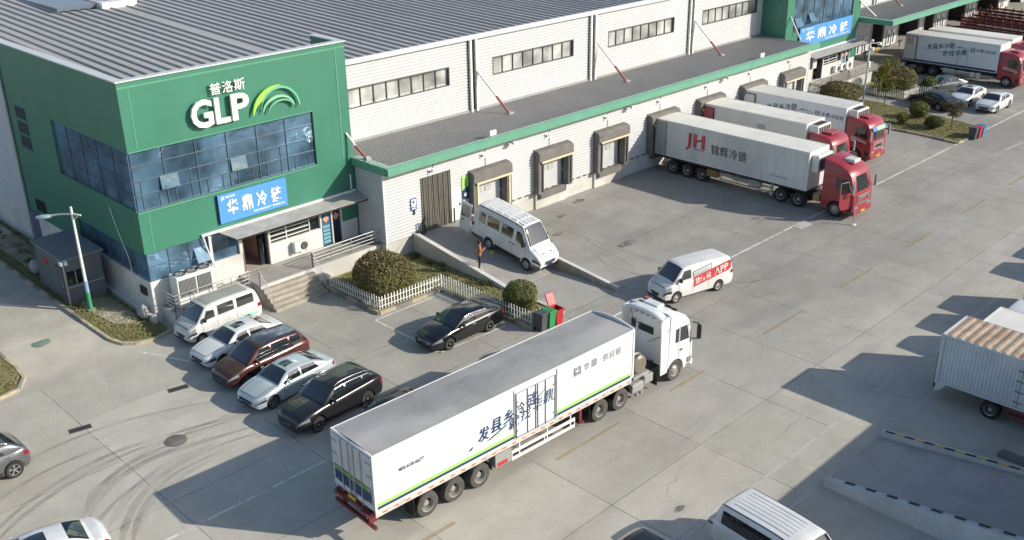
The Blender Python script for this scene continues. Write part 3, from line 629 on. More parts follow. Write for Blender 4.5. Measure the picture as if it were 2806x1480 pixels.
# dock building with canopy
DOCKS = [42.83, 48.78, 54.88, 60.95, 67.05, 73.15, 79.25]
def shelter(parent, xc, T, closed=True, yel=True):
    def B(): b = MB(); b.T = T @ Mx.Translation((xc, DY, 1.25)); return b
    h = B(); h.prism([(0, 3.0), (-.42, 2.93), (-.58, 2.8), (-.6, 2.28), (-.5, 2.22), (0, 2.22)], 3.4, 'x', -1.7); h.box(-1.7, -1.28, -.5, 0, -.05, 2.22); h.box(1.28, 1.7, -.5, 0, -.05, 2.22); h.box(-1.28, 1.28, -.3, 0, -.5, -.02)
    s = ob('dock_shelter', h, shelter_m, parent)
    if yel:
        y = B(); y.box(-1.5, 1.62, -.66, -.6, 2.14, 2.27); ob('header_bar', y, cream, s)
        y = B(); y.box(-1.4, -1.26, -.55, -.5, .1, 2.1); y.box(1.42, 1.54, -.55, -.5, .1, 2.1); ob('edge_bar', y, cream if xc < 44 else dark, s)
    if closed:
        dd = ob('door', B().box(-1.25, 1.25, .15, .22, 0, 2.2), door_grey, s)
        w_ = B()
        for cx in (-.72, .1): w_.box(cx-.28, cx+.28, .13, .15, 1.25, 1.62)
        ob('window', w_, M('dock_pane_frame', (.33, .32, .27), .5) if 'dock_pane_frame' not in bpy.data.materials else bpy.data.materials['dock_pane_frame'], dd)
        ob('pane', (lambda b: (b.box(-.95, -.5, .12, .13, 1.29, 1.58), b.box(-.13, .33, .12, .13, 1.29, 1.58), b)[2])(B()), M('dock_pane', (.45, .46, .46), .3) if 'dock_pane' not in bpy.data.materials else bpy.data.materials['dock_pane'], dd)
    ob('bumper', (lambda b: (b.box(-1.0, -.6, -.14, .1, -.42, -.05), b.box(.6, 1.0, -.14, .1, -.42, -.05), b)[2])(B()), black, s)
    return s
def docks():
    o = thing('loading_dock', 'low white ribbed loading dock with grey canopy roof and pale green edge', 'loading dock', (34.4, DY, 0)); T = Mx.Translation((-34.4, -DY, 0))
    def B(): b = MB(); b.T = T; return b
    holes = [(37.2, 39.62, 1.25, 4.72), (39.66, 40.48, 1.25, 3.35)]+[(x-1.25, x+1.25, 1.25, 3.45) for x in DOCKS]
    wl = B(); siding(wl, 34.4, 82.38, 1.25, 5.72, DY, holes, .2); siding(wl, DY+.04, FY, 1.2, 5.7, 34.42, (), .2, .03, 'x')
    ob('siding_wall', wl, white_metal, o)
    pl = B(); pl.box(34.42, 82.38, DY+.08, FY-.02, 0, 1.25)
    for x in DOCKS: pl.box(x-1.55, x+1.55, DY-.06, DY+.08, 0, 1.2)
    ob('plinth', pl, plinth_m, o)
    gd = B()
    for i in range(110):
        x = 45+i*.33
        if x < 82 and i % 2 == 0: gd.box(x, x+.26, DY-.012, DY+.07, 1.17, 1.24)
    ob('edge_mark', gd, dark, o)
    ob('corner_trim', B().box(34.36, 34.46, DY-.05, DY+.05, 1.2, 5.6), white_steel, o); ob('corner_trim', B().box(82.3, 82.42, DY-.05, DY+.05, 1.2, 5.6), white_steel, o)
    cv = B(); n = int((82.4-34.25)/.24); prof = []
    for i in range(n): x = 34.25+i*.24; prof += [(x, 0), (x+.13, 0), (x+.16, .028), (x+.21, .028)]
    prof += [(82.4, 0)]
    cv.grid([[(x, y, z+zz) for x, zz in prof] for y, z in ((45.05, 6.04), (MY-.04, 6.1))], False, True); cv.box(34.2, 82.4, 44.95, MY, 5.72, 5.86)
    cvr = ob('canopy_roof', cv, canopy_metal, o)
    fa = B(); fa.prism([(44.80, 5.74), (44.78, 6.12), (44.92, 6.2), (45.06, 6.2), (45.06, 5.74)], 48.2, 'x', 34.2); fa.prism([(34.18, 5.74), (34.18, 6.2), (34.32, 6.2), (34.32, 5.74)], 3.2, 'y', 45.06)
    ob('fascia', fa, M('fascia_green', (.14, .36, .25), .5, var=.12, scale=.8), cvr)
    ob('capping', (lambda b: (b.box(34.25, 82.4, 45.07, 45.24, 6.05, 6.215), b.box(34.34, 34.7, 45.24, FY-.02, 6.05, 6.2), b)[2])(B()), M('capping_green', (.30, .44, .37), .5, var=.15), cvr)
    ob('soffit', B().box(34.3, 82.3, 45.06, DY, 5.68, 5.715), grey_metal, cvr)
    for k, (xa, za, ya, xb, yb) in enumerate(((33.95, 7.75, FY-.02, 34.62, 47.2), (83.0, 7.75, FY-.02, 82.3, 47.2))):
        if k == 0:
            t = ob('tie_rod', B().tube([(xa, ya, za), (34.25, 47.85, 7.0)], .07), white_steel, o); ob('red_sleeve', B().tube([(34.25, 47.85, 7.0), (xb, yb, 6.2)], .085), bpy.data.materials['tie_red'], t); ob('foot', B().box(xb-.2, xb+.15, yb-.15, yb+.15, 6.1, 6.35), galv, t)
        else: ob('tie_rod', B().tube([(xa, ya, za+.2), (82.2, 46.6, 6.2)], .075), white_steel, o)
    # strip curtain and hatch door
    cu = B(); rows = [[], [], []]
    for i in range(98):
        x = lerp(37.2, 39.62, i/97); yy = DY-.03+.035*sin(i*1.15)+.02*sin(i*.37+1)
        rows[0].append((x, yy+.02, 4.76)); rows[1].append((x, yy, 2.6)); rows[2].append((x, yy-.02*sin(i*.7), 1.2+.03*sin(i*.9)))
    cu.grid(rows[::-1], True)
    ob('strip_curtain', cu, curtain_m, o)
    dd = ob('door', B().box(39.66, 40.48, DY-.02, DY+.05, 1.25, 3.35), white_steel, o); ob('handle', B().box(40.3, 40.38, DY-.07, DY-.02, 2.2, 2.35), dark, dd)
    gp = B(); gp.tube([(36.95, DY-.35, 1.25), (36.95, DY-.35, 2.1), (37.15, DY-.35, 2.1), (37.15, DY-.35, 1.25)], .05); gp.box(36.6, 36.9, DY-.3, DY-.1, 1.25, 1.5); gp.box(36.55, 36.65, DY-.1, DY-.03, 2.6, 2.85)
    gp.tube([(39.7, DY-.2, 1.25), (39.7, DY-.2, 2.2)], .05); ob('guard_post', gp, dark, o)
    for i, x in enumerate(DOCKS): shelter(o, x, T, True, True)
    cb = B()
    for x in [38.25]+[x-.2 for x in DOCKS]: cb.box(x-.012, x+.012, DY-.06, DY-.035, 4.25 if x > 39 else 4.8, 5.68)
    ob('cable', cb, dark, o)
    return o
docks()
# numbered plates, lamps and small fittings on the dock
for i, x in enumerate([38.05]+[x-.42 for x in DOCKS]):
    b = MB(); b.box(-.22, .22, -.03, 0, -.17, .17); t = thing('number_plate', f"small white bay plate with dark blue number {'123456789'[i]} under the canopy edge", 'sign', (x, DY-.04, 5.0), group='numbered bay plates on the dock wall')
    ob('plate', b, white_letter, t); b = MB(); b.box(-.2, -.02, -.04, -.03, -.1, .08); ob('blue_field', b, navy, t); b = MB(); text(b, '123456789'[i], (.03, -.036, -.11), (1, 0, 0), (0, 0, 1), .12, .22, 0, .02); ob('numeral', b, navy, t)
for x, lab in ((44.85, 'small wall lamp under the canopy, between the van dock and the next dock'), (56.9, 'small wall lamp under the canopy beside the dock just before the parked trailers'), (69.0, 'small wall lamp under the canopy between two docked red-cab trucks')):
    t = thing('wall_lamp', lab, 'lamp', (x, DY-.03, 5.3), group='wall lamps under the canopy'); b = MB(); b.tube([(0, 0, 0), (0, -.4, .1)], .03); ob('arm', b, galv, t); b = MB(); b.rbox(-.22, .22, -.6, -.35, 0, .18, .03); ob('head', b, white_steel, t)
for x, lab in ((42.95, 'pale box light standing on the canopy edge above the white minibus'), (73.75, 'pale box light standing on the canopy edge above the furthest docked truck')):
    t = thing('box_light', lab, 'light', (x, 45.2, 6.22), group='box lights on the canopy edge'); b = MB(); b.rbox(-.28, .28, -.06, .06, .05, .38, .02); ob('housing', b, white_steel, t); b = MB(); b.box(-.2, -.16, -.03, .03, 0, .06); b.box(.16, .2, -.03, .03, 0, .06); ob('foot', b, galv, t)

# banner and arrow sign by the curtain door
t = thing('banner', 'narrow lime and navy vertical banner beside the first dock door', 'banner', (40.82, DY-.05, 2.48))
ob('lime_sheet', MB().prism([(-.26, 0.62), (-.26, 1.56), (.28, 1.52), (.28, .86)], .02, 'y', -.02), lime, t); ob('navy_sheet', MB().prism([(-.25, 0), (-.26, .62), (.28, .86), (.28, .0)], .02, 'y', -.021), navy, t)
b = MB()
for k in range(6): text(b, '安全第一质量'[k], (-.03, -.024, 1.28-k*.12), (1, 0, 0), (0, 0, 1), .12, .1)
ob('lettering', b, M('banner_letter_green', (.03, .16, .10), .5), t); b = MB(); b.lathe([(.0, 0), (.13, 0)], (.02, -.025, .3), 'y', 16); b.box(-.03, .06, -.03, -.026, .25, .35); ob('roundel', b, white_letter, t)
t = thing('wall_sign', 'small white and blue square sign with an arrow beside the strip curtain', 'sign', (36.58, DY-.05, 3.25)); ob('plate', bx(-.23, .23, -.02, 0, -.38, .38), M('sign_navy', (.03, .10, .30), .4), t); ob('field', bx(-.17, .17, -.026, -.02, -.15, .32), white_letter, t)
b = MB(); b.prism([(-.12, .2), (.1, .26), (.0, .02)], .006, 'y', -.034); b.box(-.12, .12, -.034, -.028, -.05, -.02); ob('arrow', b, navy, t); b = MB(); b.box(-.15, .15, -.026, -.02, -.3, -.22); ob('caption', b, white_letter, t)

# platform, steps, rails
def railing(name, pts, label, posts, parent=None, levels=(.9, .68, .46, .24)):
    t = thing(name, label, 'railing', pts[0]); O = V(pts[0]); P = [V(p)-O for p in pts]
    for lv in levels:
        b = MB(); b.tube([p+V((0, 0, lv)) for p in P], .028 if lv == levels[0] else .018, 6); ob('rail', b, steel, t)
    for a in posts:
        k = min(int(a), len(P)-2); q = P[k].lerp(P[k+1], a-k); b = MB(); b.tube([q, q+V((0, 0, levels[0]))], .026, 6); ob('post', b, galv if a != posts[0] else dark, t)
    return t
def platform(dx, sfx):
    p = MB(); p.box(25.95+dx, 34.4+dx, 46.2, FY+.02, 0, 1.18); p.box(21.25+dx, 25.95+dx, 46.92, FY+.02, 0, .95)
    pl = ob('platform', p, conc); tag(pl, f'raised concrete entrance platform in front of the {sfx} green office', 'platform')
    fp = MB(); fp.box(25.98+dx, 34.38+dx, 46.14, 46.2, .15, 1.16); fp.box(21.3+dx, 25.9+dx, 46.87, 46.92, 0, .93); fp.box(21.2+dx, 21.25+dx, 46.9, FY, 0, .93); ob('front_face', fp, plinth_m, pl)
    st = MB()
    for k in range(5): st.box(26.0+dx, 29.4+dx, 46.14-(k+1)*.27, 46.14-k*.27, 0, 1.18-(k+1)*.197)
    s = ob('step', st, M('step_stone', (.40, .36, .30), .85, var=.25, scale=2.5)); tag(s, f'five stone steps up to the entrance of the {sfx} green office', 'steps')
    railing('railing', [(21.32+dx, 48.1, .95), (21.32+dx, 47.0, .95), (25.85+dx, 47.0, .95)], f'grey steel tube railing round the fan unit at the {sfx} green office', [1, 0.05, 1.25, 1.5, 1.75, 1.98])
    railing('stair_railing', [(25.95+dx, 46.1, 1.18), (25.95+dx, 44.85, .1)], f'sloping stair railing on the fan unit side of the steps at the {sfx} green office', [0, .98])
    railing('stair_railing', [(29.45+dx, 46.1, 1.18), (29.45+dx, 44.9, .1)], f'sloping stair railing on the garden side of the steps at the {sfx} green office', [0, .98])
    railing('railing', [(29.5+dx, 46.28, 1.18), (34.35+dx, 46.28, 1.18)], f'grey steel tube railing along the platform edge above the garden at the {sfx} office', [0, .28, .58, .98])
platform(0, 'near'); platform(61.66, 'far')

# loading ramps with side walls
def ramp(x0, x1, yt, yb, ztop=1.2, left=True, right=True, lab='', ye_l=None, ye_r=None, lh=(1.38, .25), rh=(1.5, .22), top=45.75):
    r_ = MB(); r_.prism([(top, 0), (top, ztop), (yt, ztop), (yb, .006), (yb, 0)], x1-x0, 'x', x0)
    struct('ramp', r_, conc)
for dx, lab in ((0, 'white minibus'),):
    ramp(36.7+dx, 40.85+dx, 44.3, 37.5)
    b = MB(); b.prism([(45.7, 0), (45.7, 1.42), (37.6, .28), (33.3, .2), (33.3, 0)], .26, 'x', 36.44+dx); wl = ob('ramp_wall', b, plinth_m); tag(wl, f'low sloping concrete wall between the garden and the ramp of the {lab}', 'wall')
    ob('coping', (lambda q: (q.prism([(45.7, 1.423), (45.7, 1.45), (37.6, .31), (37.6, .283)], .3, 'x', 36.42+dx), q)[1])(MB()), white_paint, wl)
    if dx: break
    b = MB(); b.prism([(45.7, 0), (45.7, 1.5), (33.1, .22), (33.1, 0)], .22, 'x', 40.86+dx); wl = ob('ramp_wall', b, M('wall_weathered', (.42, .37, .29), .85, var=.4, scale=1.4, var2=(.15, .14, .12)) if dx == 0 else bpy.data.materials['wall_weathered']); tag(wl, f'low sloping kerb wall on the truck side of the ramp of the {lab}', 'wall')
    ob('coping', (lambda q: (q.prism([(45.7, 1.503), (45.7, 1.53), (33.1, .25), (33.1, .223)], .24, 'x', 40.85+dx), q)[1])(MB()), white_paint, wl)

# far dock hall front: open platform under a canopy
def far_dock():
    o = thing('open_dock', 'far open loading platform under a canopy with tall dark doorways', 'loading dock', (96, MY, 0)); T = Mx.Translation((-96, -MY, 0))
    def B(): b = MB(); b.T = T; return b
    D = [(98.2, 100.4, 1.2, 4.6), (104.4, 107.1, 1.2, 4.6), (110.6, 115.6, 1.2, 4.6), (117.0, 119.6, 1.2, 4.6), (123.2, 128.2, 1.2, 4.6), (131.5, 138.4, 1.2, 4.6), (142, 146, 1.2, 4.6), (150, 156, 1.2, 4.6)]
    w_ = B(); siding(w_, 96, 176, 1.2, 5.9, MY+.02, D, .2); ob('siding_wall', w_, white_metal, o)
    ob('platform', (lambda q: (q.box(96.02, 101.8, DY+.1, MY+3, 0, 1.18), q.box(101.8, 176, 46.6, MY+3, 0, 1.18), q)[2])(B()), conc, o)
    ob('white_edge', B().box(97.0, 101.85, DY+.02, DY+.1, .3, 1.2), white_paint, o)
    for a, b_, z0, z1 in D:
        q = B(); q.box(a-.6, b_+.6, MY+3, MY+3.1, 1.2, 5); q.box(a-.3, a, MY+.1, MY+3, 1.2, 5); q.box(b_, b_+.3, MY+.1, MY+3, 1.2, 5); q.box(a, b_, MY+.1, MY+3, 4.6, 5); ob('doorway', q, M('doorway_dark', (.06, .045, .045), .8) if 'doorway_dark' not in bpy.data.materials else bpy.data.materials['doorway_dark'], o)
        f = B(); f.box(a-.18, a, MY-.06, MY+.1, 1.2, 4.7); f.box(b_, b_+.18, MY-.06, MY+.1, 1.2, 4.7); f.box(a, b_, MY-.06, MY+.1, 4.6, 4.75); ob('door_frame', f, grey_metal, o)
    for x in (101.5, 103, 108.3, 109.4, 120.5, 121.8, 129.3, 130.4, 139.6): pn = ob('white_panel', B().box(x-.35, x+.35, MY-.1, MY-.07, 1.25, 2.9), white_steel, o); ob('panel_slot', B().box(x-.12, x+.12, MY-.13, MY-.10, 1.4, 2.5), dark, pn)
    cv = B(); n = int((176-96.1)/.24); prof = []
    for i in range(n): x = 96.1+i*.24; prof += [(x, 0), (x+.13, 0), (x+.16, .028), (x+.21, .028)]
    cv.grid([[(x, y, z+zz) for x, zz in prof] for y, z in ((45.05, 6.04), (MY-.04, 6.1))], False, True); cv.box(96.05, 176, 44.95, MY, 5.72, 5.86); c_ = ob('canopy_roof', cv, canopy_metal, o)
    fa = B(); fa.prism([(44.80, 5.74), (44.78, 6.12), (44.92, 6.2), (45.06, 6.2), (45.06, 5.74)], 79.9, 'x', 96.05); fa.prism([(96.03, 5.74), (96.03, 6.2), (96.17, 6.2), (96.17, 5.74)], 5.6, 'y', 45.06); ob('fascia', fa, bpy.data.materials['fascia_green'], c_)
    ob('capping', (lambda b: (b.box(96.17, 176, 45.07, 45.24, 6.05, 6.215), b.box(96.2, 96.5, 45.24, MY-.2, 6.05, 6.2), b)[2])(B()), bpy.data.materials['capping_green'], c_)
    ob('tie_rod', B().tube([(95.6, FY, 7.9), (97.5, 47.3, 6.2)], .07), white_steel, o)
    ob('side_wall', B().box(96.0, 96.15, FY+.3, MY, 1.2, 5.9), grey_metal, o)
    return o
far_dock()
bl = MB()
for i in range(12): pass
for i, x in enumerate((100.9, 103.4, 108.6, 116.2, 120.6, 129.0)):
    b = MB(); b.tube([(0, 0, 0), (0, 0, .8)], .06, 8); b.box(-.5, .5, -.05, .05, .55, .7); o = ob('barrier_rail', b, yellow if i % 2 else dark); o.location = (x, 49.6, 1.18); tag(o, ('yellow' if i % 2 else 'dark')+' low barrier on the far loading platform beside a doorway', 'barrier', 'low barriers on the far platform')

# opposite loading block (out of the picture to the right, its shadow falls into the yard)
op = MB(); op.box(32.6, 176, -30, 7.4, 0, 4.7); o = ob('opposite_dock', op, white_metal); tag(o, 'loading dock building across the yard that shades the parked trucks', 'warehouse')
cp_ = MB(); cp_.box(33.5, 176, 7.4, 8.1, 4.5, 4.9); ob('canopy', cp_, canopy_metal, o)
ramp_m = plinth_m
r_ = MB(); r_.prism([(7.4, 0), (7.4, 1.1), (8.2, 1.1), (15.5, .006), (15.5, 0)], 4.6, 'x', 32.65); struct('ramp', r_, M('concrete_ramp', (.38, .365, .345), .85, var=.15, scale=.8))
b = MB(); b.prism([(7.4, 0), (7.4, 1.5), (15.3, .36), (15.42, .3), (15.42, 0)], .27, 'x', 32.38); wl = ob('ramp_wall', b, M('wall_pale_blue', (.50, .53, .55), .8, var=.2, scale=1.2)); tag(wl, 'low pale sloping ramp wall beside the white van parked at the yard edge', 'wall')
b = MB()
for i in range(9): y = 14.6-i*.85; zz = .36+(15.3-y)*.1443; b.prism([(y, zz+.003), (y, zz+.03), (y-.4, zz+.087), (y-.4, zz+.061)], .12, 'x', 32.52)
ob('edge_mark', b, dark, wl)
b = MB(); b.prism([(7.4, 0), (7.4, 1.35), (15.3, .34), (15.42, .28), (15.42, 0)], .24, 'x', 37.22); wl = ob('ramp_wall', b, bpy.data.materials['wall_pale_blue']); tag(wl, 'low ramp wall edged in black and yellow beside the container truck', 'wall')
b = MB(); c = MB()
for i in range(18): y = 15.25-i*.42; zz = .343+(15.3-y)*.1278; (b if i % 2 == 0 else c).prism([(y, zz), (y, zz+.03), (y-.4, zz+.081), (y-.4, zz+.052)], .1, 'x', 37.21)
ob('black_dash', b, black, wl); ob('yellow_dash', c, yellow, wl)
for x, y in ((38.15, 9.7), (39.5, 10.8)):
    b = MB(); b.prism([(-.3, 0), (-.25, .12), (.25, .12), (.3, 0)], 2.0, 'y', -1.5); o = ob('wheel_stop', b, conc_dk); o.location = (x, y, 0); tag(o, 'low dark concrete wheel stop on the shaded ground by the ramp wall' if x < 39 else 'low dark concrete wheel stop on the shaded ground near the container truck', 'wheel stop', 'wheel stops by the ramp')
# ================================================================== VEHICLES
def pchip(P):
    xs = [p[0] for p in P]; ys = [p[1] for p in P]; n = len(P); h = [xs[i+1]-xs[i] for i in range(n-1)]; dl = [(ys[i+1]-ys[i])/h[i] for i in range(n-1)]; dd = [0.]*n
    for i in range(1, n-1):
        if dl[i-1]*dl[i] > 0: w1 = 2*h[i]+h[i-1]; w2 = h[i]+2*h[i-1]; dd[i] = (w1+w2)/(w1/dl[i-1]+w2/dl[i])
    dd[0] = dl[0]; dd[-1] = dl[-1]
    def f(x):
        if x <= xs[0]: return ys[0]
        if x >= xs[-1]: return ys[-1]
        i = max(k for k in range(n-1) if xs[k] <= x); t = (x-xs[i])/h[i]
        return ys[i]*(2*t**3-3*t*t+1)+dd[i]*h[i]*(t**3-2*t*t+t)+ys[i+1]*(3*t*t-2*t**3)+dd[i+1]*h[i]*(t**3-t*t)
    return f

def wheel_mesh(rad, wid, side, kind='alloy'):
    "tyre + rim meshes centred on the hub; side=+1 outer face at +y"
    t = MB(); hw = wid/2; rr = rad*(.66 if kind in ('alloy', 'steel') else .60)
    t.lathe([(rr, -hw*side), (rad*.93, -hw*side), (rad, -hw*.7*side), (rad, hw*.7*side), (rad*.95, hw*.96*side), (rr*1.08, hw*side), (rr, hw*.9*side)], (0, 0, 0), 'y', 28)
    r_ = MB()
    if kind == 'alloy':
        y0 = hw*.5*side; r_.lathe([(rr, hw*.9*side), (rr*.93, hw*.92*side), (rr*.9, y0)], (0, 0, 0), 'y', 28)
        for k in range(5):
            a = 2*pi*k/5; q = []
            for aa, ra in ((a-.55, .2), (a+.55, .2), (a+.17, .95), (a-.17, .95)): q.append((rr*ra*sin(aa), rr*ra*cos(aa)))
            n = [(x, hw*.8*side, z) for x, z in q]+[(x, hw*.45*side, z) for x, z in q]
            r_.add(n, [(0, 1, 2, 3), (3, 2, 1, 0), (0, 1, 5, 4), (1, 2, 6, 5), (2, 3, 7, 6), (3, 0, 4, 7)])
        r_.lathe([(0, hw*.84*side), (rr*.22, hw*.82*side), (rr*.26, hw*.4*side)], (0, 0, 0), 'y', 12)
        r_.m = 1; r_.lathe([(0, hw*.3*side), (rr*.92, hw*.3*side)], (0, 0, 0), 'y', 20)
    elif kind == 'steel':
        r_.lathe([(rr, hw*.9*side), (rr*.9, hw*.85*side), (rr*.78, hw*.45*side), (rr*.45, hw*.62*side), (rr*.3, hw*.75*side), (0, hw*.78*side)], (0, 0, 0), 'y', 24)
        r_.m = 1
        for k in range(8): a = 2*pi*k/8; r_.lathe([(0, hw*.56*side), (rr*.1, hw*.55*side)], (rr*.68*sin(a), .012*side, rr*.68*cos(a)), 'y', 8)
    elif kind == 'truck_front':
        r_.lathe([(rr, hw*.95*side), (rr*.94, hw*.9*side), (rr*.82, hw*.5*side), (rr*.6, hw*.95*side), (rr*.42, hw*1.08*side), (rr*.38, hw*1.25*side), (0, hw*1.28*side)], (0, 0, 0), 'y', 24)
        r_.m = 1
        for k in range(8): a = 2*pi*k/8; r_.lathe([(0, hw*.76*side), (rr*.10, hw*.75*side)], (rr*.74*sin(a), .03*side, rr*.74*cos(a)), 'y', 8)
    else:  # truck rear: deep dish
        r_.lathe([(rr, hw*.98*side), (rr*.93, hw*.95*side), (rr*.86, hw*.2*side), (rr*.80, -hw*.1*side), (rr*.5, -hw*.12*side), (rr*.42, hw*.35*side), (rr*.36, hw*.62*side), (0, hw*.66*side)], (0, 0, 0), 'y', 24)
        r_.m = 1; r_.lathe([(rr*.86, hw*.16*side), (rr*.55, -hw*.06*side)], (0, 0, 0), 'y', 24)
    return t, r_
_wc = {}
def add_wheel(parent, x, y, rad, wid, side, kind='alloy', tm=None, rm=None):
    tm = tm or rubber; rm = rm or (rim_m if kind == 'alloy' else rim_dull); k = (rad, wid, side, kind, tm.name, rm.name)
    if k not in _wc:
        t, r_ = wheel_mesh(rad, wid, side, kind); _wc[k] = (t.me('wheel', [tm], R(35)), r_.me('rim', [rm, black], R(35)))
    w_ = bpy.data.objects.new('wheel', _wc[k][0]); COL.objects.link(w_); w_.parent = parent; w_.location = (x, y, rad)
    q = bpy.data.objects.new('rim', _wc[k][1]); COL.objects.link(q); q.parent = w_
    return w_

def car(name, label, cat, loc, hdg, s, body_m, group=None, glass=None, pitch=0., z=0., light_m=None):
    """s: dict of sizes; u runs back from the nose; local x forward, nose at +L/2"""
    L, W, H = s['L'], s['W'], s['H']; wr = s.get('wr', .33); ua = s['ua']; ub = ua+s['wb']; hw0 = W/2
    glass = glass or glass_car
    o = thing(name, label, cat, (loc[0], loc[1], z), hdg, group)
    if pitch: o.rotation_euler = (0, pitch, hdg)
    top = pchip(s['top']); plan = pchip(s['plan']); X = lambda uu: L/2-uu; sill = s.get('sill', .22); AR = wr+.055; mid = s.get('mid', (.45, .7))
    def bot(uu):
        b = sill+(.12*(1-min(1, uu/.25))**2 if uu < .25 else 0)+(.14*(1-min(1, (L-uu)/.3))**2 if L-uu < .3 else 0)
        for c in (ua, ub):
            if abs(uu-c) < AR: b = max(b, wr+sqrt(max(0, AR*AR-(uu-c)**2)))
        return b
    def sec(uu):
        h = hw0*plan(uu); b = bot(uu); t = top(uu); m1 = max(b+.05, mid[0]); m2 = max(b+.09, min(mid[1], t-.1)); m1 = min(m1, m2-.03)
        if b+.12 > t-.06: m1 = b+.02; m2 = b+.04
        return [(0, b), (h*.8, b), (h*.965, b+.03), (h, m1), (h*.995, m2), (h*.968, max(m2+.02, t-.06)), (h*.91, t), (h*.5, t+.025), (0, t+.035)]
    us = sorted({0, .04, .1, .2, .35, L-.35, L-.2, L-.1, L-.04, L, *[i*L/34 for i in range(35)], *[c+AR*k for c in (ua, ub) for k in (-1.001, -.999, -.9, -.72, -.5, -.25, 0, .25, .5, .72, .9, .999, 1.001)]})
    def rowf(uu, side): return [V((X(uu), side*y, z_)) for y, z_ in sec(uu)]
    mb = MB()
    for side in (1, -1): mb.grid([rowf(uu, side) for uu in us], True, flip=(side == 1))
    for uu, fl in ((0, 1), (L, 0)):
        ring = rowf(uu, 1)+rowf(uu, -1)[::-1][1:-1]; mb.add(ring, [tuple(range(len(ring)))[::(1 if fl else -1)]], False)
    # greenhouse
    A0, A1, B1, B0 = s['gh']; Hr = pchip([(A1, H-.05), (lerp(A1, B1, .35), H), (B1, H-s.get('drop', .07))]); wt = s.get('wt', .74)
    ex, rx_ = s.get('ex', 1.3), s.get('rx', 1.3)
    def zr(uu):
        zb0 = top(A0)+.0; zb1 = top(B0)
        if uu < A1: t = (uu-A0)/(A1-A0); return lerp(zb0, H-.05, 1-(1-t)**ex)
        if uu > B1: t = (B0-uu)/(B0-B1); return lerp(zb1, H-s.get('drop', .07), 1-(1-t)**rx_)
        return Hr(uu)
    def gsec(uu):
        zb = top(uu)-.03; h = max(0.02, zr(uu)-zb); f = min(1, h/(H-1.0 if H < 1.7 else H-1.1)); wb_ = hw0*plan(uu)*s.get('wbf', .925); wtp = lerp(wb_, hw0*wt*min(1, plan(uu)+.02), min(1, f))
        return [(wb_, zb), (lerp(wb_, wtp, .42)+.018*f, zb+h*.45), (lerp(wb_, wtp, .92), zb+h*.86), (wtp-.10*f, zb+h*.985), (wtp*.5, zb+h+.012), (0, zb+h+.02)]
    gu = sorted({A0, A1, B1, B0, *[lerp(A0, A1, k/6) for k in range(7)], *[lerp(A1, B1, k/10) for k in range(11)], *[lerp(B1, B0, k/6) for k in range(7)]})
    def grow(uu, side): return [V((X(uu), side*y, z_)) for y, z_ in gsec(uu)]
    for side in (1, -1): mb.grid([grow(uu, side) for uu in gu], True, flip=(side == 1))
    for uu, fl in ((A0, 1), (B0, 0)):
        ring = grow(uu, 1)+grow(uu, -1)[::-1][1:]; mb.add(ring, [tuple(range(len(ring)))[::(1 if fl else -1)]], False)
    body = ob('body', mb, body_m, o, R(42))
    # patches that follow the skin
    def at(rowfn, uu, v, side):
        r_ = rowfn(uu, side); i = min(int(v), len(r_)-2); return r_[i].lerp(r_[i+1], v-i)
    def patch(mb, rowfn, u0, u1, v0, v1, side, off=.012, nu=8, knots=None, u0b=None, u1b=None):
        vs = sorted({v0, v1, *[k for k in range(int(v0)+1, int(math.ceil(v1))) if v0 < k < v1], *[lerp(v0, v1, k/3) for k in range(4)]}); rows = []
        for v in vs:
            tv = (v-v0)/(v1-v0); a = lerp(u0, u0b if u0b is not None else u0, tv); b = lerp(u1, u1b if u1b is not None else u1, tv); row = []
            for i in range(nu+1):
                uu = lerp(a, b, i/nu); p = at(rowfn, uu, v, side); du = at(rowfn, uu+.02, v, side)-at(rowfn, uu-.02, v, side)
                va, vb = max(0, v-.12), min(len(rowfn(uu, side))-1.001, v+.12); dv = at(rowfn, uu, vb, side)-at(rowfn, uu, va, side)
                n = du.cross(dv); n = n.normalized() if n.length > 1e-9 else V((0, 0, 1))
                if n.y*side < 0 and abs(n.y) > .3 or (abs(n.y) <= .3 and n.z < 0): n = -n
                row.append(p+n*off)
            rows.append(row)
        mb.grid(rows, True, flip=(side == -1)); return mb
    def cross_patch(mb, u0, u1, frac=.92, off=.012, nu=7):
        "across the car over the top of the greenhouse (windscreen, rear window, sunroof)"
        rows = []
        for i in range(nu+1):
            uu = lerp(u0, u1, i/nu); P = [at(grow, uu, v, 1) for v in (2.1, 2.6, 3, 3.5, 4, 4.5, 5)]; Q = [V((p.x, -p.y, p.z)) for p in P[::-1]][1:]; row = []
            zs = (zr(uu+.02)-zr(uu-.02))/.04; n = V((zs, 0, 1)).normalized()
            for p in P+Q: row.append(V((p.x, p.y*frac, p.z))+n*off)
            rows.append(row)
        mb.grid(rows, True); return mb
    ob('windscreen', cross_patch(MB(), lerp(A0, A1, s.get('ws0', .12)), lerp(A0, A1, .93), s.get('wsf', .95)), glass, o)
    if s.get('rearwin', True): ob('rear_window', cross_patch(MB(), lerp(B1, B0, .08), lerp(B1, B0, s.get('rw1', .82)), .88), glass, o)
    v0, v1 = s.get('wv', (.30, 1.95))
    for (a, b, a2, b2) in s['win']:
        for side in (1, -1): ob('side_window', patch(MB(), grow, a, b, v0, v1, side, .010, 8, None, a2, b2), glass, o)
    if s.get('chrome'):
        for side in (1, -1):
            a = s['win'][0][0]; b = s['win'][-1][1]; ob('window_trim', patch(MB(), grow, a, b, .14, .27, side, .016, 12), chrome, o)
            if s['chrome'] == 2: ob('window_trim', patch(MB(), grow, s['win'][0][2]+.05, s['win'][-1][3], 1.97, 2.1, side, .014, 12), chrome, o)
